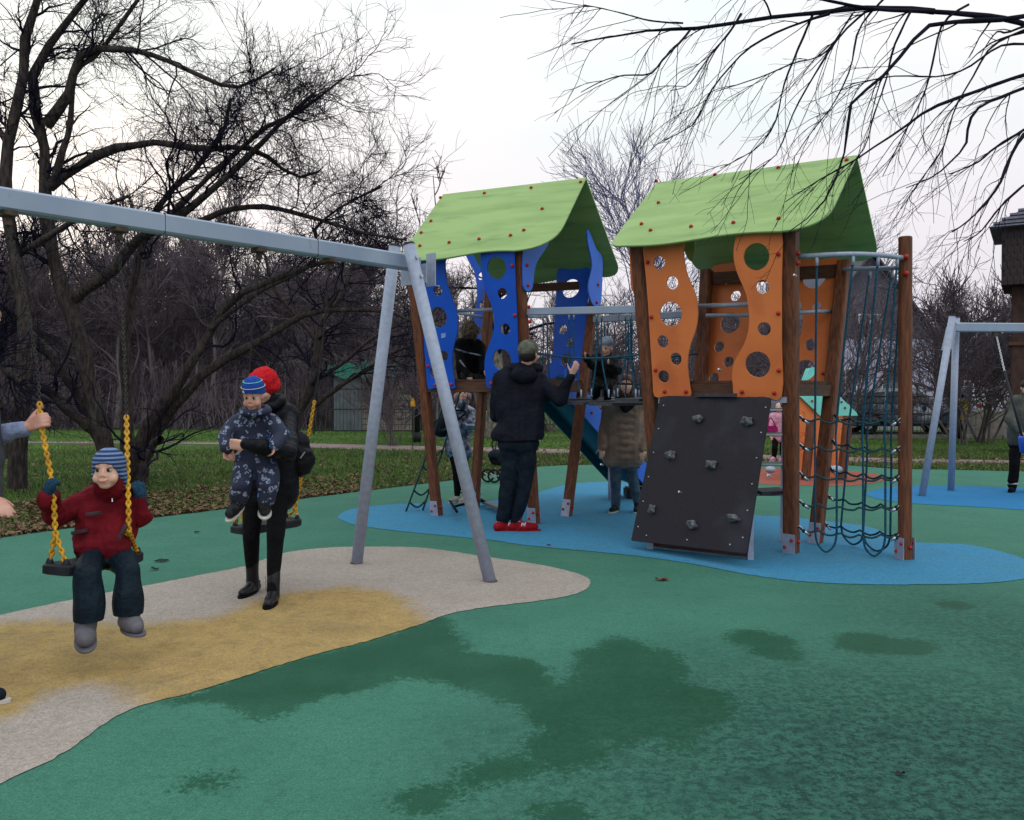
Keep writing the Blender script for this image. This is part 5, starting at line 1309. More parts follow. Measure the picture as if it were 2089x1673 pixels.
for q in 'AB':
    sh = ma.shoe(q, 'red_shoe', 'white_sole' if q == 'C' else 'red_shoe', L=.285, w=.049, name='shoe')
    mb = MB(); a = Jm['an' + q]; mb.tube([a + V(0, 0, .012), a + V(0, 0, .045)], [.058, .054], 14); mb.build('shoe_collar', M['white_sole'], sh, True)
    # white letter N on the outer side
    d = (Jm['toe' + q] - a); d.z = 0; d.normalize(); sd = V(d.y, -d.x, 0); sd = sd if sd.y < 0 else -sd
    c = a + d * .075 + sd * .049 + V(0, 0, -.012); mb = MB()
    for (x0, z0, x1, z1) in ((-.020, -.018, -.012, .020), (-.012, .020, .012, -.018), (.012, -.018, .020, .020)):
        mb.beam(c + d * x0 + V(0, 0, z0), c + d * x1 + V(0, 0, z1), .010, .008, up=sd)
    mb.build('letter_mark', M['white'], sh)

# --- girl with ear muffs
Jg = J_(head=(944, 808, 11.05), shA=(912, 838, 11.1), shB=(960, 840, 11.1), elA=(900, 868, 10.95), elB=(968, 872, 11.0), wrA=(905, 835, 10.85), wrB=(940, 868, 10.9),
        hipA=(924, 912, 11.1), hipB=(948, 912, 11.1), knA=(930, 958, 11.05), knB=(946, 958, 11.05), anA=(934, 1012, 11.1), anB=(948, 1012, 11.15), toeA=(916, 1020, 10.95), toeB=(936, 1022, 10.95))
gi = Person(G(935, 1026), 'girl in a shiny silver jacket and pink ear muffs looking up under the blue tower', Jg, .92, (.05, -.8, .5), k=.78, voxel=.010, face=True)
gi.trousers('black_cloth', (.085, .06, .05), .10)
gi.jacket('silver', (.085, .072, .058), .135, .115, low=.06, noise=.014, puff=True)
gi.cap_shell('hair', 'hair_fair', [((0, -.03, .04), (.082, .090, .080)), ((0, -.07, -.06), (.085, .04, .12)), ((.075, -.02, -.10), (.022, .03, .10))], .004)
mb = MB(); mb.tube(smooth_path([gi.q(-.092, 0, 0), gi.q(-.07, 0, .095), gi.q(0, 0, .135), gi.q(.07, 0, .095), gi.q(.092, 0, 0)], 5), .010, 8); em = mb.build('ear_muff_band', M['ear_pink'], gi.r, True)
for e in (-1, 1): mb = MB(); mb.ell(gi.q(e * .095, .0, -.01), (.030, .045, .048), gi.Rm); mb.build('ear_muff', M['ear_pink'], em, True)
for q in 'AB': gi.shoe(q, 'white_shoe', 'white_sole', L=.27, w=.045)
mb = MB(); bagp = P(901, 872, 10.8); bgx = root('shoulder_bag', (bagp.x, bagp.y, bagp.z - .15), 'black bag with a strap hanging beside the girl in the silver jacket', 'bag')
mb.ell(bagp, (.13, .07, .13)); blob('bag_body', mb, M['black_puffer'], bgx, .012, 3, .005)
mb = MB(); mb.tube(smooth_path([bagp + V(.05, 0, .1), P(926, 838, 10.85), P(950, 842, 10.9), bagp + V(.1, .02, .02)], 5), .012, 6); mb.build('strap', M['black_cloth'], bgx, True)

# --- woman in long brown coat
Jc = J_(head=(1277, 786, 10.1), shA=(1240, 828, 10.2), shB=(1304, 828, 10.2), elA=(1231, 875, 10.2), elB=(1311, 875, 10.2), wrA=(1229, 912, 10.1), wrB=(1309, 916, 10.1),
        hipA=(1256, 905, 10.2), hipB=(1288, 905, 10.2), knA=(1256, 970, 10.15), knB=(1290, 968, 10.2), anA=(1256, 1033, 10.2), anB=(1301, 1032, 10.2), toeA=(1246, 1040, 10.02), toeB=(1297, 1042, 10.0))
br_ = Person(G(1272, 1045), 'woman in a long brown quilted coat, dark scarf and jeans standing under the rope bridge', Jc, 1.08, (-.12, -1, .12), k=.95, voxel=.010)
br_.trousers('jeans', (.088, .066, .056), .12)
br_.jacket('brown_puffer', (.078, .070, .058), .162, .120, low=.16, noise=.006, puff=True, flare=.35, name='coat')
mb = MB()
for i in range(8):
    a = R(45 * i); mb.cap(br_.q(.075 * math.sin(a), -.0 - .07 * math.cos(a), -.15), br_.q(.075 * math.sin(a + .8), -.0 - .07 * math.cos(a + .8), -.145), .048, None, 10)
mb.ell(br_.q(0, .07, -.20), (.09, .05, .11)); br_.cloth('scarf', mb, 'scarf', .010, .05)
br_.cap_shell('hair', 'hair_brown', [((0, -.020, .045), (.086, .100, .086)), ((-.062, -.02, -.06), (.028, .055, .085)), ((.062, -.02, -.06), (.028, .055, .085)), ((0, -.06, -.04), (.08, .06, .08))], .004)
for q in 'AB': br_.shoe(q, 'camo_dark', 'white_sole', L=.27)

# --- child in the blue tower, seen from behind
Jk = J_(head=(962, 678, 10.15), shA=(936, 705, 10.2), shB=(980, 708, 10.3), elA=(940, 740, 10.05), elB=(985, 742, 10.1), wrA=(955, 765, 9.9), wrB=(988, 758, 9.9),
        hipA=(945, 765, 10.25), hipB=(975, 765, 10.3), knA=(960, 768, 9.9), knB=(995, 765, 10.0), anA=(985, 775, 9.95), anB=(1010, 772, 10.05), toeA=(998, 775, 9.9), toeB=(1018, 773, 10.0))
kd = Person((P(960, 780, 10.2).x, 10.2, 1.58), 'child in a black hooded coat with fur trim sitting on the blue tower deck', Jk, .86, (.5, .3, 0), k=.72, voxel=.012, face=False)
kd.trousers('camo_dark', (.09, .07, .06), .10)
kd.jacket('black_cloth', (.085, .075, .06), .135, .125, noise=.01)
mb = MB(); mb.ell(kd.q(0, -.02, .02), (.10, .11, .115), kd.Rm); kd.cloth('hood', mb, 'grey_fur', .012, .02)
mb = MB(); mb.tube([P(928, 712, 10.0), P(955, 720, 9.97), P(982, 726, 10.05)], .012, 6); mb.build('reflective_band', M['silver'], kd.r)
mb = MB(); mb.tube([P(938, 735, 9.98), P(955, 758, 9.93)], .012, 6); mb.build('reflective_band', M['grey_hat'], kd.r)
# --- child on the rope bridge
Jr = J_(head=(1236, 708, 9.15), shA=(1216, 735, 9.2), shB=(1252, 738, 9.1), elA=(1206, 745, 9.0), elB=(1258, 755, 9.0), wrA=(1196, 728, 8.85), wrB=(1244, 742, 8.85),
        hipA=(1222, 772, 9.35), hipB=(1246, 774, 9.3), knA=(1218, 786, 9.1), knB=(1240, 790, 9.05), anA=(1216, 806, 9.3), anB=(1240, 812, 9.3), toeA=(1210, 815, 9.15), toeB=(1234, 818, 9.15))
rb = Person((P(1236, 800, 9.2).x, 9.2, 1.36), 'child in a pale grey hat and dark patterned jacket crouching on the rope bridge', Jr, .82, (-.4, -.7, -.3), k=.66, voxel=.012, face=True)
rb.trousers('camo_dark', (.10, .08, .07), .11); rb.jacket('camo_dark', (.08, .07, .06), .125, .12, noise=.012)
rb.cap_shell('hat', 'grey_hat', [((0, -.025, .055), (.096, .104, .085))], .003)
for q in 'AB': rb.shoe(q, 'black_cloth', None, L=.26, w=.045)
# --- pink child behind the tower
Jp = J_(head=(1588, 832, 14.6), shA=(1576, 850, 14.6), shB=(1604, 850, 14.6), elA=(1572, 870, 14.5), elB=(1608, 870, 14.5), wrA=(1574, 888, 14.4), wrB=(1606, 888, 14.4),
        hipA=(1582, 895, 14.6), hipB=(1598, 895, 14.6), knA=(1580, 914, 14.55), knB=(1597, 914, 14.55), anA=(1579, 935, 14.6), anB=(1597, 936, 14.6), toeA=(1570, 940, 14.45), toeB=(1587, 941, 14.45))
pk = Person((P(1588, 900, 14.6).x, 14.6, .25), 'child in pink top and black trousers behind the steps of the orange tower', Jp, .8, (-.3, -1, 0), k=.68, voxel=.014, face=False)
pk.trousers('black_cloth', (.085, .07, .06), .10); pk.jacket('pink', (.07, .06, .05), .115, .11); pk.shoe('A', 'pink', 'white_sole', L=.28, w=.05); pk.shoe('B', 'pink', 'white_sole', L=.28, w=.05)
pk.cap_shell('hair', 'hair_dark', [((0, -.02, .03), (.084, .096, .085)), ((0, -.06, -.06), (.09, .05, .12))], .004)
hb = root('handbag', P(1574, 882, 14.2), 'small magenta handbag beside the child in pink behind the orange tower', 'bag')
mb = MB(); mb.box(P(1574, 876, 14.2), (.20, .08, .12)); bb_ = mb.build('bag_body', M['magenta'], hb, bevel=.02)
mb = MB(); mb.tube(smooth_path([P(1566, 868, 14.2), P(1572, 852, 14.25), P(1582, 868, 14.2)], 5), .012, 6); mb.build('handle', M['magenta'], hb, True)
# --- person at the right edge
Jz = J_(head=(2094, 792, 12.25), shA=(2068, 822, 12.3), shB=(2112, 824, 12.3), elA=(2062, 858, 12.2), elB=(2118, 860, 12.1), wrA=(2080, 880, 12.0), wrB=(2110, 885, 11.95),
        hipA=(2074, 905, 12.3), hipB=(2102, 905, 12.3), knA=(2070, 948, 12.25), knB=(2106, 948, 12.2), anA=(2066, 992, 12.3), anB=(2100, 992, 12.3), toeA=(2060, 999, 12.15), toeB=(2100, 1000, 12.12))
pz = Person(G(2085, 1003), 'dark-haired person in a grey-olive jacket and black trousers standing at the right edge', Jz, .95, (-.2, -1, -.2), k=.92, voxel=.011)
pz.trousers('black_cloth', (.098, .078, .066), .125); pz.jacket('olive', (.082, .070, .056), .15, .128, low=-.02, noise=.01)
pz.cap_shell('hair', 'hair_dark', [((0, -.022, .045), (.084, .098, .082))], .004)
for q in 'AB': pz.shoe(q, 'black_cloth', 'black_cloth', L=.27); 
for q in 'AB': mb = MB(); a = Jz['an' + q]; mb.tube([a + V(0, 0, .03), a + V(0, 0, .055)], .074, 14); mb.build('reflective_band', M['white_sole'], pz.r, True)
# --- distant person in yellow
Jy = {k_: v_ for k_, v_ in J_(head=(1962, 810, 27), shA=(1954, 822, 27), shB=(1970, 822, 27), elA=(1952, 836, 27), elB=(1972, 836, 27), wrA=(1952, 848, 26.8), wrB=(1972, 848, 26.8),
        hipA=(1957, 851, 27), hipB=(1967, 851, 27), knA=(1957, 872, 27), knB=(1967, 872, 27), anA=(1957, 893, 27), anB=(1967, 893, 27), toeA=(1954, 895, 26.8), toeB=(1965, 895, 26.8)).items()}
M['yellow_coat'] = fabric('yellow_coat', rgb(196, 164, 30), None, 10)
py_ = Person(G(1962, 898), 'distant person in a yellow jacket beyond the right swing frame', Jy, 1.0, (0, 1, 0), k=1.0, voxel=.02, face=False)
py_.trousers('black_cloth'); py_.jacket('yellow_coat', (.08, .07, .06), .14, .13); py_.cap_shell('hat', 'black_cloth', [((0, -.02, .03), (.09, .1, .09))])

# --- kick scooter lying by the tower, stroller behind
sc = root('kick_scooter', G(1005, 1035), 'grey kick scooter lying on the blue rubber beside the man', 'scooter')
a, b = G(983, 1022, .06), G(1032, 1040, .07)
mb = MB(); mb.beam(a.lerp(b, .25), b, .11, .03, bev=.006); mb.build('deck', M['grey_boot'], sc)
mb = MB(); mb.tube([a.lerp(b, .25), a, G(940, 1030, .12), G(925, 1034, .1)], .016, 8); mb.build('stem', M['black_cloth'], sc, True)
mb = MB(); mb.tube([G(918, 1022, .08), G(932, 1044, .12)], .016, 8); mb.build('handlebar', M['black_cloth'], sc, True)
def wheel(c, ax, r, w, parent, name='wheel', spokes=5):
    ax = ax.normalized(); u = ax.cross(V(0, 0, 1)).normalized() if abs(ax.z) < .9 else V(1, 0, 0); v = ax.cross(u)
    mb = MB(); lp = [c + (u * math.cos(t) + v * math.sin(t)) * (r - w / 2) for t in np.linspace(0, 2 * math.pi, 21)]
    mb.tube(lp, w / 2, 8, caps=False); o = mb.build(name, M['tyre'], parent, True)
    mb = MB(); mb.tube([c - ax * w * .4, c + ax * w * .4], r * .22, 12)
    for k in range(spokes): t = 2 * math.pi * k / spokes; mb.tube([c, c + (u * math.cos(t) + v * math.sin(t)) * (r - w)], r * .05, 5)
    mb.build('rim', M['chrome'], o); return o
wheel(G(985, 1023, .06), V(.5, .3, .8), .07, .03, sc); wheel(G(1036, 1042, .07), V(.5, .3, .8), .07, .03, sc)
st = root('pushchair', G(1003, 972), 'dark folding pushchair parked at the edge of the grass behind the man', 'pushchair')
for (x, y) in ((995, 970), (1008, 971), (1026, 969)): p = G(x, y, .12); wheel(p, V(.3, 1, 0), .115, .035, st)
for pts in (((1001, 972), (1008, 930), (1014, 895)), ((997, 955), (1028, 955)), ((1028, 968), (1012, 938), (1003, 905), (1008, 895), (1016, 893))):
    mb = MB(); mb.tube([P(x, y, 17 if y < 960 else 16.9) for x, y in pts], .018, 6); mb.build('frame_tube', M['fence'], st, True)
mb = MB(); mb.ell(P(1012, 930, 16.8), (.16, .18, .13)); mb.ell(P(1020, 940, 16.8), (.2, .16, .10)); blob('seat_cover', mb, M['jeans_dark'], st, .02, 3, .01)
# ------------------------------------------------------------------ trees (vectorised tubes)
def tubes(batches):
    """batches: list of (pts (K,N,3), rad (K,N), sides) -> verts, quads arrays"""
    Vs, Qs, base = [], [], 0
    for pts, rad, n in batches:
        K, N, _ = pts.shape
        if K == 0: continue
        T = np.empty_like(pts); T[:, 1:-1] = pts[:, 2:] - pts[:, :-2]; T[:, 0] = pts[:, 1] - pts[:, 0]; T[:, -1] = pts[:, -1] - pts[:, -2]
        T /= np.linalg.norm(T, axis=2, keepdims=True) + 1e-9
        ref = np.where(np.abs(T[:, :1, 2:3]) < 0.8, np.array([0, 0, 1.0]), np.array([1.0, 0, 0]))
        U = np.cross(T, np.broadcast_to(ref, T.shape)); U /= np.linalg.norm(U, axis=2, keepdims=True) + 1e-9; W = np.cross(T, U)
        a = 2 * np.pi * np.arange(n) / n
        v = pts[:, :, None] + rad[:, :, None, None] * (U[:, :, None] * np.cos(a)[:, None] + W[:, :, None] * np.sin(a)[:, None])
        I = base + np.arange(K * N * n).reshape(K, N, n)
        q = np.stack([I[:, :-1], np.roll(I, -1, 2)[:, :-1], np.roll(I, -1, 2)[:, 1:], I[:, 1:]], -1).reshape(-1, 4)
        Vs.append(v.reshape(-1, 3)); Qs.append(q); base += K * N * n
    return np.concatenate(Vs), np.concatenate(Qs)
def npmesh(name, v, q, mat, smooth=True):
    me = bpy.data.meshes.new(name); k = q.shape[1]
    me.vertices.add(len(v)); me.loops.add(q.size); me.polygons.add(len(q))
    me.vertices.foreach_set('co', v.astype(np.float32).ravel()); me.loops.foreach_set('vertex_index', q.astype(np.int32).ravel())
    me.polygons.foreach_set('loop_start', np.arange(0, q.size, k, dtype=np.int32))
    if smooth: me.polygons.foreach_set('use_smooth', np.ones(len(q), bool))
    me.update(calc_edges=True); me.materials.append(mat); return me
def resample(path, n):
    p = np.array([tuple(q) for q in path]); d = np.r_[0, np.cumsum(np.linalg.norm(np.diff(p, axis=0), axis=1))]
    t = np.linspace(0, d[-1], n); return np.stack([np.interp(t, d, p[:, i]) for i in range(3)], 1)
def sprout(par, prad, per, ln, g, t0=0.15, t1=1.0, ang=(35, 75), N=6, wig=0.10, grav=0.0, bias=(0, 0, 0), rk=0.5, lvar=0.5, taper=0.25, shrink=0.5):
    """children of parent paths par (K,N,3)"""
    K, M_, _ = par.shape; idx = np.repeat(np.arange(K), per); C_ = len(idx)
    t = g.uniform(t0, t1, C_); x = t * (M_ - 1); i = np.minimum(x.astype(int), M_ - 2); f = (x - i)[:, None]
    p0 = par[idx, i] * (1 - f) + par[idx, i + 1] * f; tan = par[idx, i + 1] - par[idx, i]; tan /= np.linalg.norm(tan, axis=1, keepdims=True) + 1e-9
    r0 = (prad[idx, i] * (1 - f[:, 0]) + prad[idx, i + 1] * f[:, 0])
    rnd = g.normal(size=(C_, 3)); perp = rnd - tan * (rnd * tan).sum(1, keepdims=True); perp /= np.linalg.norm(perp, axis=1, keepdims=True)
    a = np.radians(g.uniform(ang[0], ang[1], C_))[:, None]
    d = tan * np.cos(a) + perp * np.sin(a) + np.array(bias); d /= np.linalg.norm(d, axis=1, keepdims=True)
    L_ = ln * (1 + lvar * g.uniform(-1, 1, C_)) * (1 - shrink * t); out = np.empty((C_, N, 3)); out[:, 0] = p0; cur = d
    for k in range(1, N):
        cur = cur + g.normal(size=(C_, 3)) * wig + np.array([0, 0, grav]); cur /= np.linalg.norm(cur, axis=1, keepdims=True)
        out[:, k] = out[:, k - 1] + cur * (L_ / (N - 1))[:, None]
    rr = np.minimum(r0 * 0.85, r0 * rk + 0.0)[:, None] * np.linspace(1, taper, N)[None]
    return out, rr
def mktree(name, base, limbs, spec, g, label, group=None, tm='bark', cm='twig', cat='tree', sides=9, bare=()):
    """limbs: list of (path, r0, r1); spec: list of dicts for successive levels of branches"""
    r = root(name, base, label, cat, group); b = np.array(tuple(base))
    L0 = [(resample(smooth_path(p, 4), 16), np.linspace(r0, r1, 16)) for p, r0, r1 in limbs]
    P0 = np.stack([a for a, _ in L0]); R0_ = np.stack([c for _, c in L0])
    # slight bark irregularity
    P0j = P0 + g.normal(size=P0.shape) * (R0_[..., None] * .12); P0j[:, 0] = P0[:, 0]
    v, q = tubes([(P0j - b, R0_ * (1 + .10 * g.normal(size=R0_.shape)), sides)])
    me = npmesh('trunk', v, q, M[tm]); link('trunk', me, None, r)
    bat = []; low = np.zeros(len(limbs), bool); low[list(bare)] = True     # limbs listed in bare carry only a few twigs
    for sel, cut in ((~low, 1.0), (low, .45)):
      par, pr = P0j[sel], R0_[sel]
      if len(par) == 0: continue
      for i, s in enumerate(spec):
        s = dict(s); s['per'] = max(2, int(s['per'] * (cut if i < 2 else min(1, cut + .2)))); n = s.pop('sides', 4); mn = s.pop('minr', .003)
        c, cr_ = sprout(par, pr, g=g, **s); cr_ = np.maximum(cr_, mn * np.linspace(1, .6, cr_.shape[1])[None]); bat.append((c - b, cr_, n)); par, pr = c, cr_
    v, q = tubes(bat); me = npmesh('crown', v, q, M[cm]); link('crown', me, None, r)
    return r

def PP(pts, Y0, Y1=None):
    Y1 = Y0 if Y1 is None else Y1; n = len(pts)
    return [P(x, y, Y0 + (Y1 - Y0) * i / (n - 1)) for i, (x, y) in enumerate(pts)]
g = np.random.default_rng(11)
base1 = G(262, 985)
limbsA = [
 (PP([(240,985),(222,930),(195,840),(170,720),(128,590),(103,480),(95,380),(88,285),(62,170),(110,80),(190,-20)], 13.0, 12.0), .15, .04),
 (PP([(140,620),(175,590),(240,545),(275,490),(330,465),(400,415),(500,325),(575,250),(640,190)], 12.7, 11.6), .085, .022),
 (PP([(272,990),(283,905),(330,830),(385,750),(432,670),(480,605),(560,570),(640,540),(720,520)], 13.4, 12.4), .115, .025),
 (PP([(285,950),(320,880),(365,820),(430,752),(540,690),(620,642),(700,632),(790,635),(850,660)], 13.5, 12.6), .095, .02),
 (PP([(235,960),(205,895),(150,845),(105,800),(76,785)], 13.2, 12.6), .10, .07),
 (PP([(222,940),(190,860),(130,760),(72,690),(10,640),(-40,600)], 13.3, 13.2), .10, .05),
 (PP([(258,960),(262,800),(250,700),(270,600),(292,480),(340,400),(400,340),(455,270),(470,200)], 14.2, 13.6), .11, .03),
 (PP([(100,380),(160,340),(245,300),(330,292),(420,305),(500,300),(560,330),(600,362),(650,350)], 12.4, 11.9), .075, .02),
 (PP([(95,255),(140,195),(165,110),(250,100),(330,120),(400,150),(480,180),(560,140)], 12.2, 11.6), .07, .016),
 (PP([(345,445),(400,385),(460,330),(540,262),(615,225),(700,160)], 12.2, 11.7), .05, .014),
 (PP([(400,455),(480,425),(560,425),(640,445),(740,475),(830,490)], 12.6, 12.0), .045, .014),
 (PP([(110,365),(145,250),(150,150),(200,110),(260,30),(300,-30)], 12.3, 11.9), .055, .02),
 (PP([(290,990),(300,930),(318,900),(328,896)], 13.2, 12.9), .09, .05),
 (PP([(430,670),(520,600),(600,560),(650,520),(640,470),(700,420),(780,380)], 12.8, 12.2), .045, .012),
]
SPA = [dict(per=17, ln=1.6, t0=.42, ang=(25, 75), N=9, wig=.30, grav=.05, rk=.36, minr=.0075, sides=5),
       dict(per=7, ln=.9, t0=.1, ang=(25, 65), N=6, wig=.28, grav=.04, rk=.5, minr=.0042, sides=4),
       dict(per=8, ln=.42, t0=.1, ang=(25, 65), N=4, wig=.18, grav=.02, rk=.6, minr=.0029, sides=3)]
mktree('tree', base1, limbsA, SPA, g, 'many-stemmed bare tree with crooked limbs on the lawn behind the nearest swing', bare=(2, 3, 4, 5, 12))
limbsB = [(PP([(35,995),(42,900),(48,780),(50,650),(30,500),(12,400),(20,280),(45,180),(50,90),(75,0),(90,-60)], 12.2, 12.0), .14, .05),
          (PP([(30,520),(70,500),(120,470),(170,440),(260,400)], 12.2, 11.5), .06, .02), (PP([(20,300),(-20,230),(-50,120)], 12.2), .05, .03),
          (PP([(25,930),(5,860),(-12,800),(-30,700)], 12.4), .09, .07), (PP([(42,640),(20,560),(-30,540)], 12.2), .05, .03),
          (PP([(-60,690),(-10,735),(18,760),(45,778)], 11.0), .05, .04)]
mktree('tree', G(35, 995), limbsB, [dict(per=11, ln=1.3, t0=.4, ang=(25, 75), N=8, wig=.2, grav=.03, rk=.4, minr=.009, sides=5), dict(per=6, ln=.8, ang=(25, 65), N=6, wig=.2, rk=.55, minr=.005), dict(per=6, ln=.4, ang=(25, 65), N=4, wig=.18, rk=.6, minr=.0034, sides=3)], g,
       'upright bare tree at the left edge beside the many-stemmed tree')
baseC = V(P(600, 900, 19).x, 19, 0)
limbsC = [(PP([(596,932),(604,850),(634,790),(650,700),(662,640),(690,590)], 19, 18.6), .17, .06),
          (PP([(640,830),(690,790),(740,760),(790,725),(840,705)], 18.8, 18), .06, .03), (PP([(636,780),(700,740),(760,690),(842,650)], 18.8, 18), .055, .025),
          (PP([(650,700),(600,640),(560,590),(540,520)], 18.9, 18.5), .06, .03), (PP([(600,870),(570,800),(540,740),(500,700)], 19, 18.6), .06, .03), (PP([(660,650),(700,600),(720,540),(760,500)], 18.6), .06, .03)]
mktree('tree', baseC, limbsC, [dict(per=7, ln=1.7, t0=.4, ang=(25, 75), N=8, wig=.18, grav=.03, rk=.4, minr=.010, sides=5), dict(per=7, ln=1.1, ang=(25, 65), N=6, wig=.2, rk=.55, minr=.006), dict(per=6, ln=.5, ang=(25, 65), N=4, wig=.18, rk=.6, minr=.0045, sides=3)], g,
       'dark spreading bare tree behind the woman in the red beanie')

# overhanging branches of a tree just outside the right edge
tb = V(4.7, 5.2, 0)
def c2(pts): return [(1100 + .4734 * x, .4734 * y) for x, y in pts]
Y = 5.0
OV = [([(2300,190),(2089,105),(1930,70),(1700,50),(1450,40),(1250,5),(1100,-30)], 5.1, 4.6, .030, .008),
 ([(1700,50),(1450,32),(1250,50),(1000,75),(700,120),(500,130),(300,160),(140,190)], 5.0, 4.4, .024, .006),
 ([(650,130),(610,180),(560,230),(520,270),(480,320),(360,325),(270,350),(180,398)], 4.5, 4.3, .009, .003),
 ([(870,60),(820,140),(760,210),(700,290),(640,370),(565,390)], 4.6, 4.4, .009, .003),
 ([(1250,60),(1120,100),(1000,150),(900,210),(830,280),(740,390),(700,480),(660,540),(540,605)], 4.7, 4.4, .011, .003),
 ([(1180,60),(1120,200),(1060,350),(1040,430),(1020,520),(960,620),(870,680),(780,725)], 4.8, 4.6, .010, .003),
 ([(1420,40),(1300,150),(1200,300),(1130,420),(1090,500),(1050,610),(1000,690),(860,775)], 4.8, 4.6, .010, .003),
 ([(2089,70),(1900,90),(1680,110),(1600,190),(1500,310),(1420,380),(1350,430),(1330,540),(1310,680),(1220,880),(1060,1010)], 4.9, 4.5, .020, .004),
 ([(2200,300),(2089,320),(1950,370),(1750,440),(1650,490),(1560,560),(1460,620),(1380,680),(1200,780),(1060,870)], 5.0, 4.7, .017, .004),
 ([(2200,330),(2089,380),(1900,460),(1850,540),(1840,620),(1770,700),(1700,760),(1580,810)], 5.0, 4.8, .016, .004),
 ([(2200,520),(2089,580),(2020,700),(1980,800),(1900,900),(1840,960),(1780,1000)], 5.0, 4.8, .018, .005),
 ([(2200,500),(2089,560),(1960,640),(1890,700),(1770,750)], 5.0, 4.9, .014, .005),
 ([(2200,760),(2089,800),(1980,900),(1900,1000),(1830,1040)], 5.2, 5.0, .014, .004),
 ([(1850,20),(1740,100),(1700,250),(1660,400),(1560,600),(1480,760)], 4.9, 4.6, .010, .003),
 ([(1600,50),(1530,200),(1490,360),(1440,500),(1400,640),(1290,760)], 4.8, 4.6, .010, .003),
 ([(2089,190),(1980,200),(1850,290),(1720,330),(1500,330),(1300,390)], 4.9, 4.6, .010, .003),
 ([(2089,130),(1950,200),(1870,330),(1790,470),(1740,640),(1640,780),(1560,900)], 5.0, 4.7, .010, .003),
 ([(1000,75),(960,-10),(850,-30)], 4.6, 4.5, .008, .003), ([(620,100),(480,90),(330,50),(190,20)], 4.5, 4.4, .007, .003),
 ([(1350,60),(1230,230),(1100,270),(960,330),(760,395)], 4.7, 4.5, .008, .003),
 ([(1500,-20),(1380,120),(1340,300),(1260,460),(1180,560),(1090,690)], 4.8, 4.5, .009, .003),
 ([(-220,50),(-260,58),(-290,64)], 4.4, 4.4, .004, .003), ([(-200,-30),(-220,20),(-250,50)], 4.4, 4.4, .004, .003)]
limbsO = [(PP(c2(p), a, b), r0 * .72, r1 * .7) for p, a, b, r0, r1 in OV[:-2]]
join = [([tb + V(0, 0, 0), tb + V(.05, .02, 1.2), tb + V(-.1, -.1, 2.6), tb + V(-.4, -.1, 3.3), P(*c2([(2300, 190)])[0], 5.1)], .16, .036),
        ([tb + V(-.1, -.1, 2.5), tb + V(-.3, -.1, 3.0), P(*c2([(2200, 310)])[0], 5.0)], .07, .018), ([tb + V(-.1, -.1, 2.3), tb + V(-.2, -.1, 2.7), P(*c2([(2200, 510)])[0], 5.0)], .07, .019)]
mktree('tree', tb, limbsO + join, [dict(per=8, ln=.66, t0=.12, ang=(12, 50), N=10, wig=.10, grav=-.05, bias=(-.25, 0, -.30), rk=.42, minr=.0022, sides=5),
        dict(per=4, ln=.20, t0=.1, ang=(15, 60), N=5, wig=.12, grav=-.03, bias=(-.1, 0, -.1), rk=.6, minr=.0011)], g, 'tree outside the right edge whose drooping bare branches hang into the top right corner', cm='near_twig', tm='near_twig')

# ------------------------------------------------------------------ woods: prototypes copied with shared meshes
def proto(seed, H, tr, crown, nb, twr, tm, cm, upright=.3, spread=1.0, t0=.25, stems=1, lean=.12):
    g = np.random.default_rng(seed); limbs = []
    for s in range(stems):
        n = 7; pts = [V(0, 0, 0)]; d = np.array([g.normal() * lean * (1 + (stems > 1) * 2.4), g.normal() * lean * (1 + (stems > 1) * 2.4), 1.0]); p = np.array([g.normal() * .1 * (stems > 1), g.normal() * .1 * (stems > 1), 0])
        pts = [V(*p)]
        for i in range(n): d = d + g.normal(size=3) * .08; d[2] = max(d[2], .5); d /= np.linalg.norm(d); p = p + d * H * (.75 + .25 * g.random()) / n; pts.append(V(*p))
        limbs.append((pts, tr * (1 if s == 0 else .7), tr * .18))
    L0 = [(resample(smooth_path(p, 3), 12), np.linspace(a, b, 12)) for p, a, b in limbs]
    P0 = np.stack([a for a, _ in L0]); R_ = np.stack([b for _, b in L0])
    v, q = tubes([(P0, R_, 7)]); tm_ = npmesh('trunk', v, q, M[tm])
    bat = []; par, pr = P0, R_
    for i, (per, ln, ang) in enumerate(((nb[0], crown, (30, 65)), (nb[1], crown * .5, (25, 60)), (nb[2], crown * .26, (20, 60)))):
        c, cr_ = sprout(par, pr, per, ln, g, t0=t0 if i == 0 else .1, ang=ang, N=(6, 5, 4)[i], wig=.16, grav=.02, bias=(0, 0, upright), rk=.45, shrink=.55 if i == 0 else .3)
        cr_ = np.maximum(cr_, twr * (1.8, 1.2, .8)[i]); bat.append((c, cr_, (4, 3, 3)[i])); par, pr = c, cr_
    v, q = tubes(bat); cm_ = npmesh('crown', v, q, M[cm]); return tm_, cm_
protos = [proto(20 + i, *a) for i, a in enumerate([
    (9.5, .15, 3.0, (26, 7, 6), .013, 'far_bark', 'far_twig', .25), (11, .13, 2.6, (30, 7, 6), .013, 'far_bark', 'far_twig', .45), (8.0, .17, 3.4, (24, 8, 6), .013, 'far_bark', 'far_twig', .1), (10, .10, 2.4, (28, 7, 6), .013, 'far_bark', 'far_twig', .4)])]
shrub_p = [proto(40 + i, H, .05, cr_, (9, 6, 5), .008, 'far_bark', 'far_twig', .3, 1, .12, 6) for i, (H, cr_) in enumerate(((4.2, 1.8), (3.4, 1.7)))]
def place(pr, x, y, s, rz, label, group, name='tree', sz=1.0):
    r = root(name, (x, y, -.02), label, 'tree' if name == 'tree' else 'shrub', group); r.rotation_euler = (0, 0, rz); r.scale = (s, s, s * sz)
    link('trunk', pr[0], None, r); link('crown', pr[1], None, r); return r
g = np.random.default_rng(5)
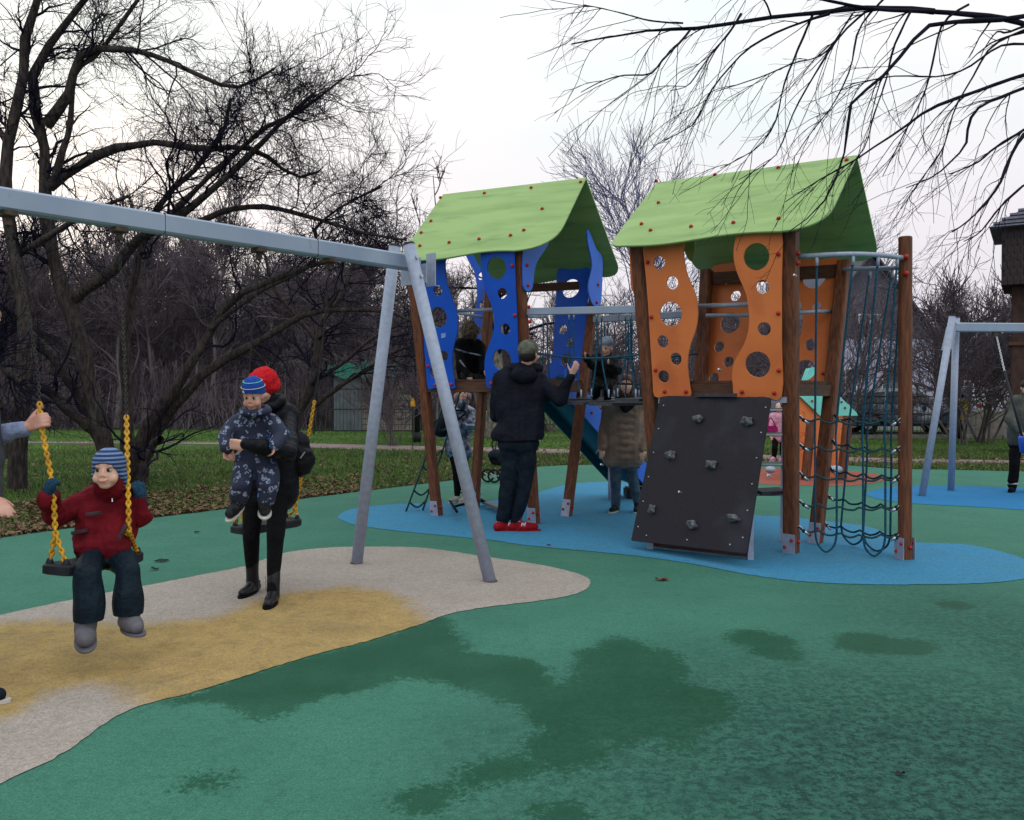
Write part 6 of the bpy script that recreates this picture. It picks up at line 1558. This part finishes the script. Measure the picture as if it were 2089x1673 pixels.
lab1, grp1 = 'bare tree in the dense brown wood beyond the lawn', 'trees of the wood beyond the lawn'
n_ = 0
for row, (Y, x0, x1, step, s0) in enumerate(((37, -28, 2, 1.35, .95), (43, -34, 10, 1.7, 1.0), (50, -40, 22, 1.9, 1.05), (60, -50, 36, 2.2, 1.15), (74, -64, 60, 3.2, 1.25))):
    x = x0
    while x < x1:
        yy = Y + g.uniform(-2.5, 2.5); px = CX + x / yy * F
        s = s0 * g.uniform(.8, 1.12)
        if px > 800: s *= .74
        if px > 1000 and Y < 50: x += step; continue
        if px > 820 and g.random() < .45: x += step; continue
        place(protos[g.integers(4)], x + g.uniform(-.4, .4), yy, s, g.uniform(0, 6.28), lab1, grp1, sz=g.uniform(.9, 1.15)); n_ += 1
        x += step * g.uniform(.7, 1.3)
# taller pale crown between the towers, and thin trees above the blue roof
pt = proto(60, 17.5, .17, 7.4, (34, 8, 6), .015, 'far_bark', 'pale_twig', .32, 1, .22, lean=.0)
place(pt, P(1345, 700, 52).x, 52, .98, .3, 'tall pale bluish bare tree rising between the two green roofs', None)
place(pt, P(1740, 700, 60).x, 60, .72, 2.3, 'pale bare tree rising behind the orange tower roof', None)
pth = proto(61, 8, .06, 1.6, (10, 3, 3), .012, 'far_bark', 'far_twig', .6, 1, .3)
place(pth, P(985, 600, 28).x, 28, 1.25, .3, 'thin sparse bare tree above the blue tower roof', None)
place(pth, P(930, 600, 30).x, 30, 1.12, 1.3, 'slender bare tree left of the blue tower roof', None)
# trees standing alone on the lawn or by the fence
br_l = [(PP([(1003, 892), (1006, 840), (1010, 780), (1018, 700), (1010, 620), (1004, 560)], 28), .26, .09)]
mktree('tree', V(P(1003, 892, 28).x, 28, 0), br_l, [dict(per=16, ln=3.2, t0=.45, ang=(35, 75), N=7, wig=.15, rk=.4, minr=.014), dict(per=7, ln=1.6, ang=(25, 65), N=5, wig=.2, rk=.55, minr=.009), dict(per=5, ln=.7, ang=(25, 65), N=4, wig=.18, rk=.6, minr=.007, sides=3)], g,
       'pale thick-trunked tree on the lawn seen under the blue tower', tm='birch')
for i, (px, Y, s, w, lb) in enumerate(((1120, 33, 1.0, 0, 'bare shrub behind the rope bridge nearest the man'), (1195, 35, 1.1, 1, 'bare shrub behind the slide'), (1270, 34, 1.15, 0, 'bare shrub behind the woman in the brown coat'),
        (1480, 31, 1.2, 1, 'bare shrub seen through the orange tower'), (1700, 27, 1.15, 0, 'many-stemmed bare shrub left of the parked dark car'), 
        (1955, 24, 1.05, 0, 'many-stemmed bare shrub behind the right swing frame'), (2010, 25, 1.1, 1, 'many-stemmed bare shrub left of the wooden tower pillar'), (2095, 27, 1.3, 0, 'bare shrub at the right edge behind the person in grey'), (1640, 33, 1.3, 0, 'bare shrub behind the playhouse'),
        (800, 24, .62, 1, 'low bare shrub in front of the pale shed'), (880, 27, 1.0, 0, 'bare shrub beside the lamp post behind the blue tower'), (1030, 35, 1.1, 1, 'bare shrub behind the pale thick trunk'))):
    place(shrub_p[w], P(px, 800, Y).x, Y, s, i * 1.3, lb, None, name='shrub', sz=1.15)
for i, (px, Y, s) in enumerate(((1560, 46, .75), (1650, 62, .8), (1790, 64, .82), (1930, 60, .9), (2020, 48, .72), (2100, 50, .8), (2160, 52, .8), (1480, 52, .8), (1400, 50, .7), (1720, 66, .9), (1880, 66, .95))):
    place(protos[i % 4], P(px, 800, Y).x, Y, s, i * 2.1, 'bare tree behind the fence and parked cars on the right', 'trees behind the car park')
# far-off wood as one mass
pts, rad = [], []
g = np.random.default_rng(9)
K = 9000; base = np.stack([np.where(g.random(K) < .72, g.uniform(-95, -8, K), g.uniform(-8, 60, K)), g.uniform(82, 100, K), np.zeros(K)], 1); h = g.uniform(5, 11.5, K) * np.where(base[:, 0] > 0, .62, 1)
top = base + np.stack([g.normal(0, 1.0, K), g.normal(0, .5, K), h], 1); mid_ = (base + top) / 2 + g.normal(0, .5, (K, 3))
p = np.stack([base, mid_, top], 1); bat = [(p, np.array([[.10, .07, .03]]).repeat(K, 0), 3)]
c, cr_ = sprout(p, bat[0][1], 4, 2.4, g, t0=.2, N=4, wig=.15, bias=(0, 0, .3)); bat.append((c, np.maximum(cr_, .022), 3))
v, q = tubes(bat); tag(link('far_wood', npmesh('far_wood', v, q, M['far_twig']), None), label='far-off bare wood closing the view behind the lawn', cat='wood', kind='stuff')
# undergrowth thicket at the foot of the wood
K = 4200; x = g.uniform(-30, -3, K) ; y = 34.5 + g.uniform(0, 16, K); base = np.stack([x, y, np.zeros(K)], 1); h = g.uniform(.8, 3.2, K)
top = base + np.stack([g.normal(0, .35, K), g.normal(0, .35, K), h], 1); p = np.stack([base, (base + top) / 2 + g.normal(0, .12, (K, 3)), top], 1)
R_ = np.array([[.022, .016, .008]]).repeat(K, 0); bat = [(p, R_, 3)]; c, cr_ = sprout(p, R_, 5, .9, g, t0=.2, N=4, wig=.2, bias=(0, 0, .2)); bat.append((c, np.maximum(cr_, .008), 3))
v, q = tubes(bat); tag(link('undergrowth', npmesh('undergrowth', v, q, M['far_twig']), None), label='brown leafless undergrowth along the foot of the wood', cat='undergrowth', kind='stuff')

# ------------------------------------------------------------------ grass and leaves
g = np.random.default_rng(3)
edge_poly = [(p.x, p.y) for p in edge_w]
ex = np.array([p[0] for p in edge_poly]); ey = np.array([p[1] for p in edge_poly])
# the edge runs left to right; beyond it is lawn
def lawn_pts(n, far, near=0.0, pw=1.6):
    t = g.uniform(0, 1, n); px = g.uniform(-150, 2240, n)
    pe = np.interp(px, [e[0] for e in EDGE], [e[1] for e in EDGE]); D0 = HC * F / (pe - HZ)
    D = D0 + near + (far - D0) * t ** pw; X = (px - CX) / F * D; return np.stack([X, D, np.full(n, -.015)], 1), D - D0
def nopath(p):
    y = p[:, 1]; px = CX + p[:, 0] / y * F; py = HZ + HC * F / y
    up = np.interp(px, [-300, 640, 1000, 1340, 1700, 2089], [901, 904, 912, 921, 931, 938]); lo = np.interp(px, [-300, 640, 1000, 1340, 1700, 2089], [905, 913, 922, 929, 943, 946])
    return ~((py > up) & (py < lo))
def blades(name, n, far, hmin, hmax, w, mat, label, pw=1.6, lo=0.0):
    p, dd = lawn_pts(n, far, lo, pw); p = p[nopath(p)]; n = len(p); a = g.uniform(0, 6.28, n); k = .6 + p[:, 1] / 26
    h = g.uniform(hmin, hmax, n); ww = w * k; dx = np.stack([np.cos(a) * ww, np.sin(a) * ww, np.zeros(n)], 1); tip = p + np.stack([g.normal(0, .03, n), g.normal(0, .03, n), h], 1)
    v = np.stack([p - dx, p + dx, tip], 1).reshape(-1, 3); q = np.arange(3 * n).reshape(-1, 3)
    tag(link(name, npmesh(name, v, q, M[mat], False), None), label=label, cat='grass', kind='stuff')
blades('grass', 170000, 34, .03, .085, .006, 'grass', 'short green lawn grass beyond the rubber playground', 1.2)
blades('dull_grass', 60000, 22, .03, .10, .006, 'dry_grass', 'dull autumn grass near the edge of the rubber', 1.3)
def leaves(n, far, near, pxr, size, pw):
    t = g.uniform(0, 1, n); px = g.uniform(pxr[0], pxr[1], n)
    pe = np.interp(px, [e[0] for e in EDGE], [e[1] for e in EDGE]); D0 = HC * F / (pe - HZ); D = D0 + near + (far) * t ** pw
    p = np.stack([(px - CX) / F * D, D, g.uniform(-.012, .03, n)], 1); out_v = []; a = g.uniform(0, 6.28, n); s = size * g.uniform(.6, 1.4, n)
    u = np.stack([np.cos(a), np.sin(a), g.normal(0, .35, n)], 1); w = np.stack([-np.sin(a), np.cos(a), g.normal(0, .35, n)], 1) * .62
    z = np.array([0, 0, 1.0]); s = s[:, None]
    v = np.stack([p - u * s, p - u * s * .3 + w * s * .8 + z * s * .25, p + u * s * .5 + w * s * .7 + z * s * .3, p + u * s * 1.1, p + u * s * .5 - w * s * .7 + z * s * .3, p - u * s * .3 - w * s * .8 + z * s * .25], 1).reshape(-1, 3)
    I = np.arange(6 * n).reshape(-1, 6); q = np.concatenate([I[:, [0, 1, 2, 3]], I[:, [0, 3, 4, 5]]]); return v, q
v1, q1 = leaves(6500, 2.6, .0, (-150, 760), .032, 1.7); v2, q2 = leaves(2500, 5, .02, (760, 2200), .03, 1.5); v3, q3 = leaves(3500, 9, .5, (-150, 2200), .03, 1)
v = np.concatenate([v1, v2, v3]); q = np.concatenate([q1, q2 + len(v1), q3 + len(v1) + len(v2)])
tag(link('fallen_leaves', npmesh('fallen_leaves', v, q, M['leaf'], False), None), label='brown fallen leaves littering the grass along the rubber edge', cat='fallen leaves', kind='stuff')
M['dark_leaf'] = material('dark_wet_leaf', rgb(30, 34, 30), 0.6, col2=rgb(22, 26, 22), scale=30)
M['rust_leaf'] = material('rust_leaf', rgb(116, 58, 48), 0.6, col2=rgb(86, 40, 34), scale=30)
for px, py, s, mt, lb in ((1350, 1183, .055, 'rust_leaf', 'rust-brown fallen leaf on the green rubber in front of the climbing board'), (329, 1145, .06, 'dark_leaf', 'larger dark curled leaf on the green rubber beside the nearest swing'), (316, 1162, .04, 'dark_leaf', 'smaller dark leaf on the green rubber beside the nearest swing'),
        (1838, 1579, .02, 'dark_leaf', 'tiny black leaf scrap on the mossy rubber at the lower right'), (402, 1087, .03, 'dark_leaf', 'small dark leaf left of the woman in the red beanie'), (1120, 1113, .02, 'rust_leaf', 'tiny brown leaf on the rubber below the blue tower')):
    c = G(px, py, .006); mb = MB(); n = 9; rg = random.Random(px)
    rim = [c + V(math.cos(2 * math.pi * i / n) * s * (1.0 + rg.uniform(-.35, .35)), math.sin(2 * math.pi * i / n) * s * (.6 + rg.uniform(-.2, .2)), rg.uniform(0, .022)) for i in range(n)]
    mb.add([c + V(0, 0, .002)] + rim, [(0, 1 + i, 1 + (i + 1) % n) for i in range(n)])
    tag(mb.build('fallen_leaf', M[mt]), lb, 'leaf', 'single leaves lying on the rubber')

# ------------------------------------------------------------------ buildings, fence, vehicles in the background
sh = root('shed', (P(760, 800, 34).x, 34, 0), 'low grey shed with pale siding and green tarpaulin roof before the wood', 'shed')
def zat(py, Y): return P(CX, py, Y).z
x0, x1, x2 = P(681, 800, 34).x, P(737, 800, 34).x, P(850, 800, 34).x
mb = MB(); mb.box(((x0 + x1) / 2, 35.2, zat(770, 34) / 2), (x1 - x0, 2.4, zat(770, 34))); mb.build('wall', M['shed_grey'], sh)
for k in range(2):
    mb = MB(); mb.beam(V(x0 + (k + 1) * (x1 - x0) / 3, 33.98, 0), V(x0 + (k + 1) * (x1 - x0) / 3, 33.98, zat(772, 34)), .03, .02); mb.build('seam', M['fence'], sh)
H_ = zat(768, 34); nrow = 9
mb = MB(); mb.box(((x1 + x2) / 2, 35.3, H_ / 2), (x2 - x1, 2.2, H_)); mb.build('side_wall', M['shed_grey'], sh)
for k in range(nrow):
    mb = MB(); z = (k + .5) * H_ / nrow; mb.box(((x1 + x2) / 2, 34.14, z), (x2 - x1, .05, H_ / nrow * .88), Matrix.Rotation(R(8), 3, 'X')); mb.build('siding_board', M['siding'], sh)
gr = []; nx_, ny_ = 22, 10; gg = np.random.default_rng(2)
vs = [(x0 - .3 + (x1 + 1.6 - x0 + .3) * i / nx_, 33.7 + 3.2 * j / ny_, zat(768, 34) + .55 * math.sin(math.pi * j / ny_) + gg.uniform(-.05, .08) + .12 * math.sin(i * .9 + j)) for j in range(ny_ + 1) for i in range(nx_ + 1)]
fs = [(j * (nx_ + 1) + i, j * (nx_ + 1) + i + 1, (j + 1) * (nx_ + 1) + i + 1, (j + 1) * (nx_ + 1) + i) for j in range(ny_) for i in range(nx_)]
mb = MB(); mb.add(vs, fs); mb.build('tarpaulin_roof', M['tarp'], sh)
def fence_line(xa, xb, Y, H, label, step=2.5, mesh_=True, Yb=None):
    Yb = Yb or Y; f = root('fence', ((xa + xb) / 2, Y, 0), label, 'fence'); n = max(1, int(abs(xb - xa) / step)); a, b = V(xa, Y, 0), V(xb, Yb, 0)
    for i in range(n + 1):
        p = a.lerp(b, i / n); mb = MB(); mb.beam(p, p + V(0, 0, H + .05), .07, .07, up=V(1, 0, 0)); mb.build('fence_post', M['fence'], f)
    for z in (.12, H * .55, H): mb = MB(); mb.beam(a + V(0, .05, z), b + V(0, .05, z), .03, .045); mb.build('rail', M['fence'], f)
    mb = MB(); k = int(abs(xb - xa) / .13)
    for i in range(k): p = a.lerp(b, i / k) + V(0, .05, 0); mb.beam(p + V(0, 0, .1), p + V(0, 0, H), .012, .012, up=V(1, 0, 0))
    tag(mb.build('thin_bars', M['fence'], f), kind='stuff')
fence_line(P(640, 800, 31).x, P(842, 800, 31).x, 31, zat(794, 31), 'dark thin metal fence in front of the shed', 2.6)
fence_line(P(1690, 800, 29.5).x, P(2200, 800, 29.5).x, 29.5, 1.38, 'dark thin metal fence in front of the parked cars', 2.2)
fence_line(P(1010, 800, 38).x, P(1330, 800, 38).x, 38, 1.5, 'dark thin metal fence far behind the rope bridge', 2.6)
lp = root('lamp_post', G(851, 900), 'dark round post on the lawn left of the blue tower', 'post')
mb = MB(); a = G(851, 902); mb.tube([a, V(a.x, a.y, zat(560, a.y))], [.09, .07], 12); mb.build('pole', M['fence'], lp, True); mb = MB(); mb.tube([a, a + V(0, 0, .3)], .12, 12); mb.build('base', M['fence'], lp, True)
# yellow small sign beside it
sg = root('yellow_tag', (P(842, 826, 22).x, 22, 0), 'small yellow toy-like windmill on a stick left of the blue tower', 'toy')
mb = MB(); mb.tube([V(P(842, 826, 22).x, 22, 0), P(842, 818, 22)], .012, 6); mb.build('stick', M['fence'], sg)
mb = MB(); c = P(842, 822, 21.98); mb.add([c + V(-.05, 0, -.1), c + V(.06, 0, -.09), c + V(.05, .0, .06), c + V(0, 0, .14), c + V(-.06, 0, .03)], [(0, 1, 2, 3, 4)]); mb.add([c + V(-.05, .02, -.1), c + V(.06, .02, -.09), c + V(.05, .02, .06), c + V(0, .02, .14), c + V(-.06, .02, .03)], [(4, 3, 2, 1, 0)]); mb.build('vane', M['yellow'], sg)

def car(loc, rz, label, paint, scale=1.0, suv=True, cat='car', tall=1.0):
    r = root('parked_car' if cat == 'car' else 'parked_van', loc, label, cat); Rz = Matrix.Rotation(rz, 3, 'Z'); L_ = Vector(loc)
    def T(x, y, z): return L_ + Rz @ (Vector((x, y, z * tall)) * scale)
    prof = [(-2.2, .42), (-2.25, .75), (-2.12, 1.02), (-1.95, 1.12), (-1.65, 1.55), (-1.2, 1.66), (.0, 1.66), (.45, 1.60), (1.05, 1.12), (1.85, .98), (2.18, .80), (2.25, .5), (2.2, .35), (-2.1, .32)]
    prof = smooth_loop(prof, 3); n = len(prof); vs = []
    for y, k in ((-.90, .97), (-.84, 1.0), (.84, 1.0), (.90, .97)):
        for x, z in prof:
            inset = .16 * max(0, (z - 1.05) / .6); yy = math.copysign(abs(y) - inset, y); vs.append(T(x * k, yy, .35 + (z - .35) * k))
    fs = [(j * n + i, j * n + (i + 1) % n, (j + 1) * n + (i + 1) % n, (j + 1) * n + i) for j in range(3) for i in range(n)] + [tuple(range(n)), tuple(3 * n + i for i in range(n - 1, -1, -1))]
    mb = MB(); mb.add(vs, fs); mb.build('body', paint, r, True)
    for s in (-1, 1):
        for quad in (((-1.72, 1.16), (-1.5, 1.5), (-.85, 1.56), (-.85, 1.16)), ((-.75, 1.16), (-.75, 1.57), (.12, 1.57), (.30, 1.16)), ((.38, 1.14), (.28, 1.52), (.46, 1.48), (.92, 1.14))):
            mb = MB(); mb.add([T(x, s * (.925 - .16 * max(0, (z - 1.05) / .6)), z) for x, z in quad], [(0, 1, 2, 3)]); mb.build('window', M['car_glass'], r)
        for x in (-1.4, 1.4):
            wheel(T(x, s * .80, .33), Rz @ V(0, 1, 0), .33 * scale, .2 * scale, r, spokes=6)
            mb = MB(); mb.tube([T(x + .44 * math.cos(t), s * .90, .36 + .44 * math.sin(t)) for t in np.linspace(.1, math.pi - .1, 9)], .05 * scale, 6); mb.build('wheel_arch', M['tyre'], r, True)
        mb = MB(); mb.ell(T(2.12, s * .62, .80), (.12, .16, .08), Rz); mb.build('headlight', M['white_sole'], r, True)
        mb = MB(); mb.ell(T(-2.2, s * .68, .90), (.06, .14, .12), Rz); mb.build('tail_light', M['red_cap'], r, True)
        mb = MB(); mb.ell(T(.6, s * 1.0, 1.12), (.08, .10, .07), Rz); mb.build('wing_mirror', paint, r, True)
    mb = MB(); mb.add([T(.47, -.70, 1.56), T(.47, .70, 1.56), T(1.06, .80, 1.14), T(1.06, -.80, 1.14)], [(0, 1, 2, 3)]); mb.build('windscreen', M['car_glass'], r)
    mb = MB(); mb.add([T(1.12, -.6, 1.13), T(1.12, .6, 1.13), T(1.8, .6, 1.02), T(1.8, -.6, 1.02)], [(3, 2, 1, 0)]); mb.build('bonnet_panel', paint, r)
    return r
car((P(1836, 870, 31).x, 31, 0), R(-4), 'dark blue-black hatchback parked behind the fence to the right of the brown net post', M['car_paint'], 1.0)
car((P(1480, 870, 38).x, 39, 0), R(4), 'dark car parked far behind the orange tower', M['car_paint'], 1.0)
car((P(2010, 870, 36).x, 37, 0), R(85), 'pale grey van parked beyond the right shrubs', M['white_car_paint'], 1.0, cat='van', tall=1.1)
car((P(1225, 870, 60).x, 62, 0), R(10), 'pale car parked far off behind the slide', M['white_car_paint'], 1.0)
kb = root('kerb', (P(1880, 880, 27.5).x, 27.5, 0), 'pale kerbstones along the lawn in front of the dark parked car', 'kerb')
for i in range(12):
    mb = MB(); x = P(1720, 880, 27.5).x + i * .75; mb.box((x + .36, 27.6, .05), (.72, .14, .16)); mb.build('kerbstone', M['kerbstone'], kb, bevel=.01)

def building(name, x0, x1, Y, depth, h, ridge, label, wall, roof, wins, axis='x'):
    b = root(name, ((x0 + x1) / 2, Y, 0), label, 'house'); xm = (x0 + x1) / 2
    mb = MB(); vs = [(x0, Y, 0), (x1, Y, 0), (x1, Y, h), (xm, Y, ridge), (x0, Y, h)]; vs += [(x, Y + depth, z) for x, _, z in vs]
    mb.add(vs, [(0, 1, 2, 3, 4), (9, 8, 7, 6, 5), (0, 5, 6, 1), (1, 6, 7, 2), (4, 9, 5, 0)]); mb.build('wall', wall, b)
    o = .5
    for sx in (-1, 1):
        e = x0 if sx < 0 else x1; sl = (ridge - h) / abs(xm - e); a = V(xm, Y - o, ridge + .06); c = V(e + sx * o, Y - o, h - sl * o + .06)
        n = V(0, depth + 2 * o, 0); t = V(0, 0, .14); mb = MB(); mb.add([a, c, c + n, a + n, a + t, c + t, c + n + t, a + n + t], [(0, 1, 2, 3), (7, 6, 5, 4), (0, 4, 5, 1), (1, 5, 6, 2), (2, 6, 7, 3), (3, 7, 4, 0)]); mb.build('roof_slope', roof, b)
    mb = MB(); mb.add([(x0 + .1, Y - .06, h), (x1 - .1, Y - .06, h), (xm, Y - .06, ridge - .1), (x0 + .1, Y - .005, h), (x1 - .1, Y - .005, h), (xm, Y - .005, ridge - .1)], [(0, 1, 2), (5, 4, 3), (0, 3, 4, 1), (1, 4, 5, 2), (2, 5, 3, 0)]); mb.build('gable_cladding', M['house_roof'], b)
    for (x, z, w, hh) in wins:
        mb = MB(); mb.box((x, Y - .03, z), (w + .14, .08, hh + .14)); f = mb.build('window', M['white'], b); mb = MB(); mb.box((x, Y - .08, z), (w, .03, hh)); mb.build('pane', M['car_glass'], f)
        mb = MB(); mb.box((x, Y - .10, z), (.06, .03, hh)); mb.build('mullion', M['white'], f)
    return b
Yh = 46; xl, xr = P(1640, 800, Yh).x, P(1905, 800, Yh).x
building('house', xl, xr, Yh, 10, zat(690, Yh), zat(520, Yh), 'lavender-grey house with a steep dark gable roof behind the parked car', M['house_wall'], M['house_roof'], [(xl + 2.2, 2.2, 1.2, 1.3), (xr - 2.2, 2.2, 1.2, 1.3), ((xl + xr) / 2, 5.2, 1.1, 1.2)])
xl, xr = P(1925, 800, 58).x, P(2140, 800, 58).x
building('house', xl, xr, 58, 10, zat(745, 58), zat(690, 58), 'low distant house with a pale roof left of the wooden tower', M['brown_brick'], M['roof_tile'], [(xl + 2, 1.8, 1.1, 1.2), (xl + 4.4, 1.8, 1.1, 1.2)])
kx = root('kiosk', (P(2052, 830, 40).x, 40, 0), 'small orange-brown kiosk with a white roof edge left of the person in grey', 'kiosk')
xa, xb = P(2034, 830, 40).x, P(2100, 830, 40).x
mb = MB(); mb.box(((xa + xb) / 2, 41, zat(800, 40) / 2), (xb - xa, 2, zat(800, 40))); mb.build('wall', M['orange_panel'], kx)
mb = MB(); mb.box(((xa + xb) / 2, 40.9, zat(795, 40)), (xb - xa + .3, 2.5, .25)); mb.build('roof', M['white'], kx)
# wooden tower with shingles on a brown pillar, right edge
tw = root('wooden_tower', (P(2046, 500, 20).x, 20.1, 0), 'dark shingled tower house on a brown pillar at the right edge', 'tower')
xa = P(2048, 500, 20).x; xb = xa + 2.2; z0, z1 = zat(580, 20), zat(460, 20)
mb = MB(); mb.box(((xa + xb) / 2, 21.2, (z0 + z1) / 2), (xb - xa, 2.2, z1 - z0)); mb.build('wall', M['shingle'], tw)
sm_ = None; rows_ = 8; cols_ = 17
for i in range(rows_):
    for j in range(cols_):
        w = (xb - xa) / cols_; hh = (z1 - z0) / rows_; x = xa + (j + .5 + (.5 if i % 2 else 0)) * w
        if x + w / 2 > xb + .1: continue
        if sm_ is None:
            mb = MB(); mb.box((0, 0, 0), (w * .93, .03, hh * 1.1), Matrix.Rotation(R(5), 3, 'X')); sm_ = mb.mesh('shingle'); sm_.materials.append(M['shingle'])
        o = bpy.data.objects.new('shingle', sm_); COL.objects.link(o); o.parent = tw; o.location = V(x, 20.06, z0 + (i + .5) * hh) - tw.location
xm = (xa + xb) / 2; zr = zat(395, 20)
mb = MB(); mb.add([(xa - .25, 19.8, z1 - .05), (xb + .25, 19.8, z1 - .05), (xb - .9, 20.8, zr), (xa + .9, 20.8, zr), (xa - .25, 22.6, z1 - .05), (xb + .25, 22.6, z1 - .05), (xb - .9, 21.6, zr), (xa + .9, 21.6, zr)],
    [(0, 1, 2, 3), (5, 4, 7, 6), (4, 0, 3, 7), (1, 5, 6, 2), (3, 2, 6, 7), (1, 0, 4, 5)]); mb.build('roof', M['roof_tile'], tw)
for i in range(7):
    t = (i + .5) / 7; a = V(xa - .25, 19.8, z1 - .05).lerp(V(xa + .9, 20.8, zr), t); b = V(xb + .25, 19.8, z1 - .05).lerp(V(xb - .9, 20.8, zr), t); mb = MB(); mb.beam(a + V(0, -.02, .03), b + V(0, -.02, .03), .07, .05); mb.build('tile_row', M['roof_tile'], tw)
mb = MB(); xp = xa + .2; mb.box((xp + .4, 20.9, z0 / 2), (.8, .8, z0 - .01)); mb.build('pillar', M['brown_brick'], tw, bevel=.02)
for z in (zat(700, 20), ):
    mb = MB(); mb.box((xp + .4, 20.9, z), (.9, .9, .08)); mb.build('pillar_band', M['dark_wood'], tw)
tw.rotation_euler = (0, 0, R(-32))
# wooden rubbish box / planter by the fence on the right
bx_ = root('concrete_block', G(2030, 885), 'low dark concrete block by the fence left of the person in grey', 'block')
mb = MB(); c = P(2026, 862, 28.2); mb.box((c.x, 28.2, .45), (1.5, .6, .9)); mb.build('block', M['kerbstone'], bx_, bevel=.03)
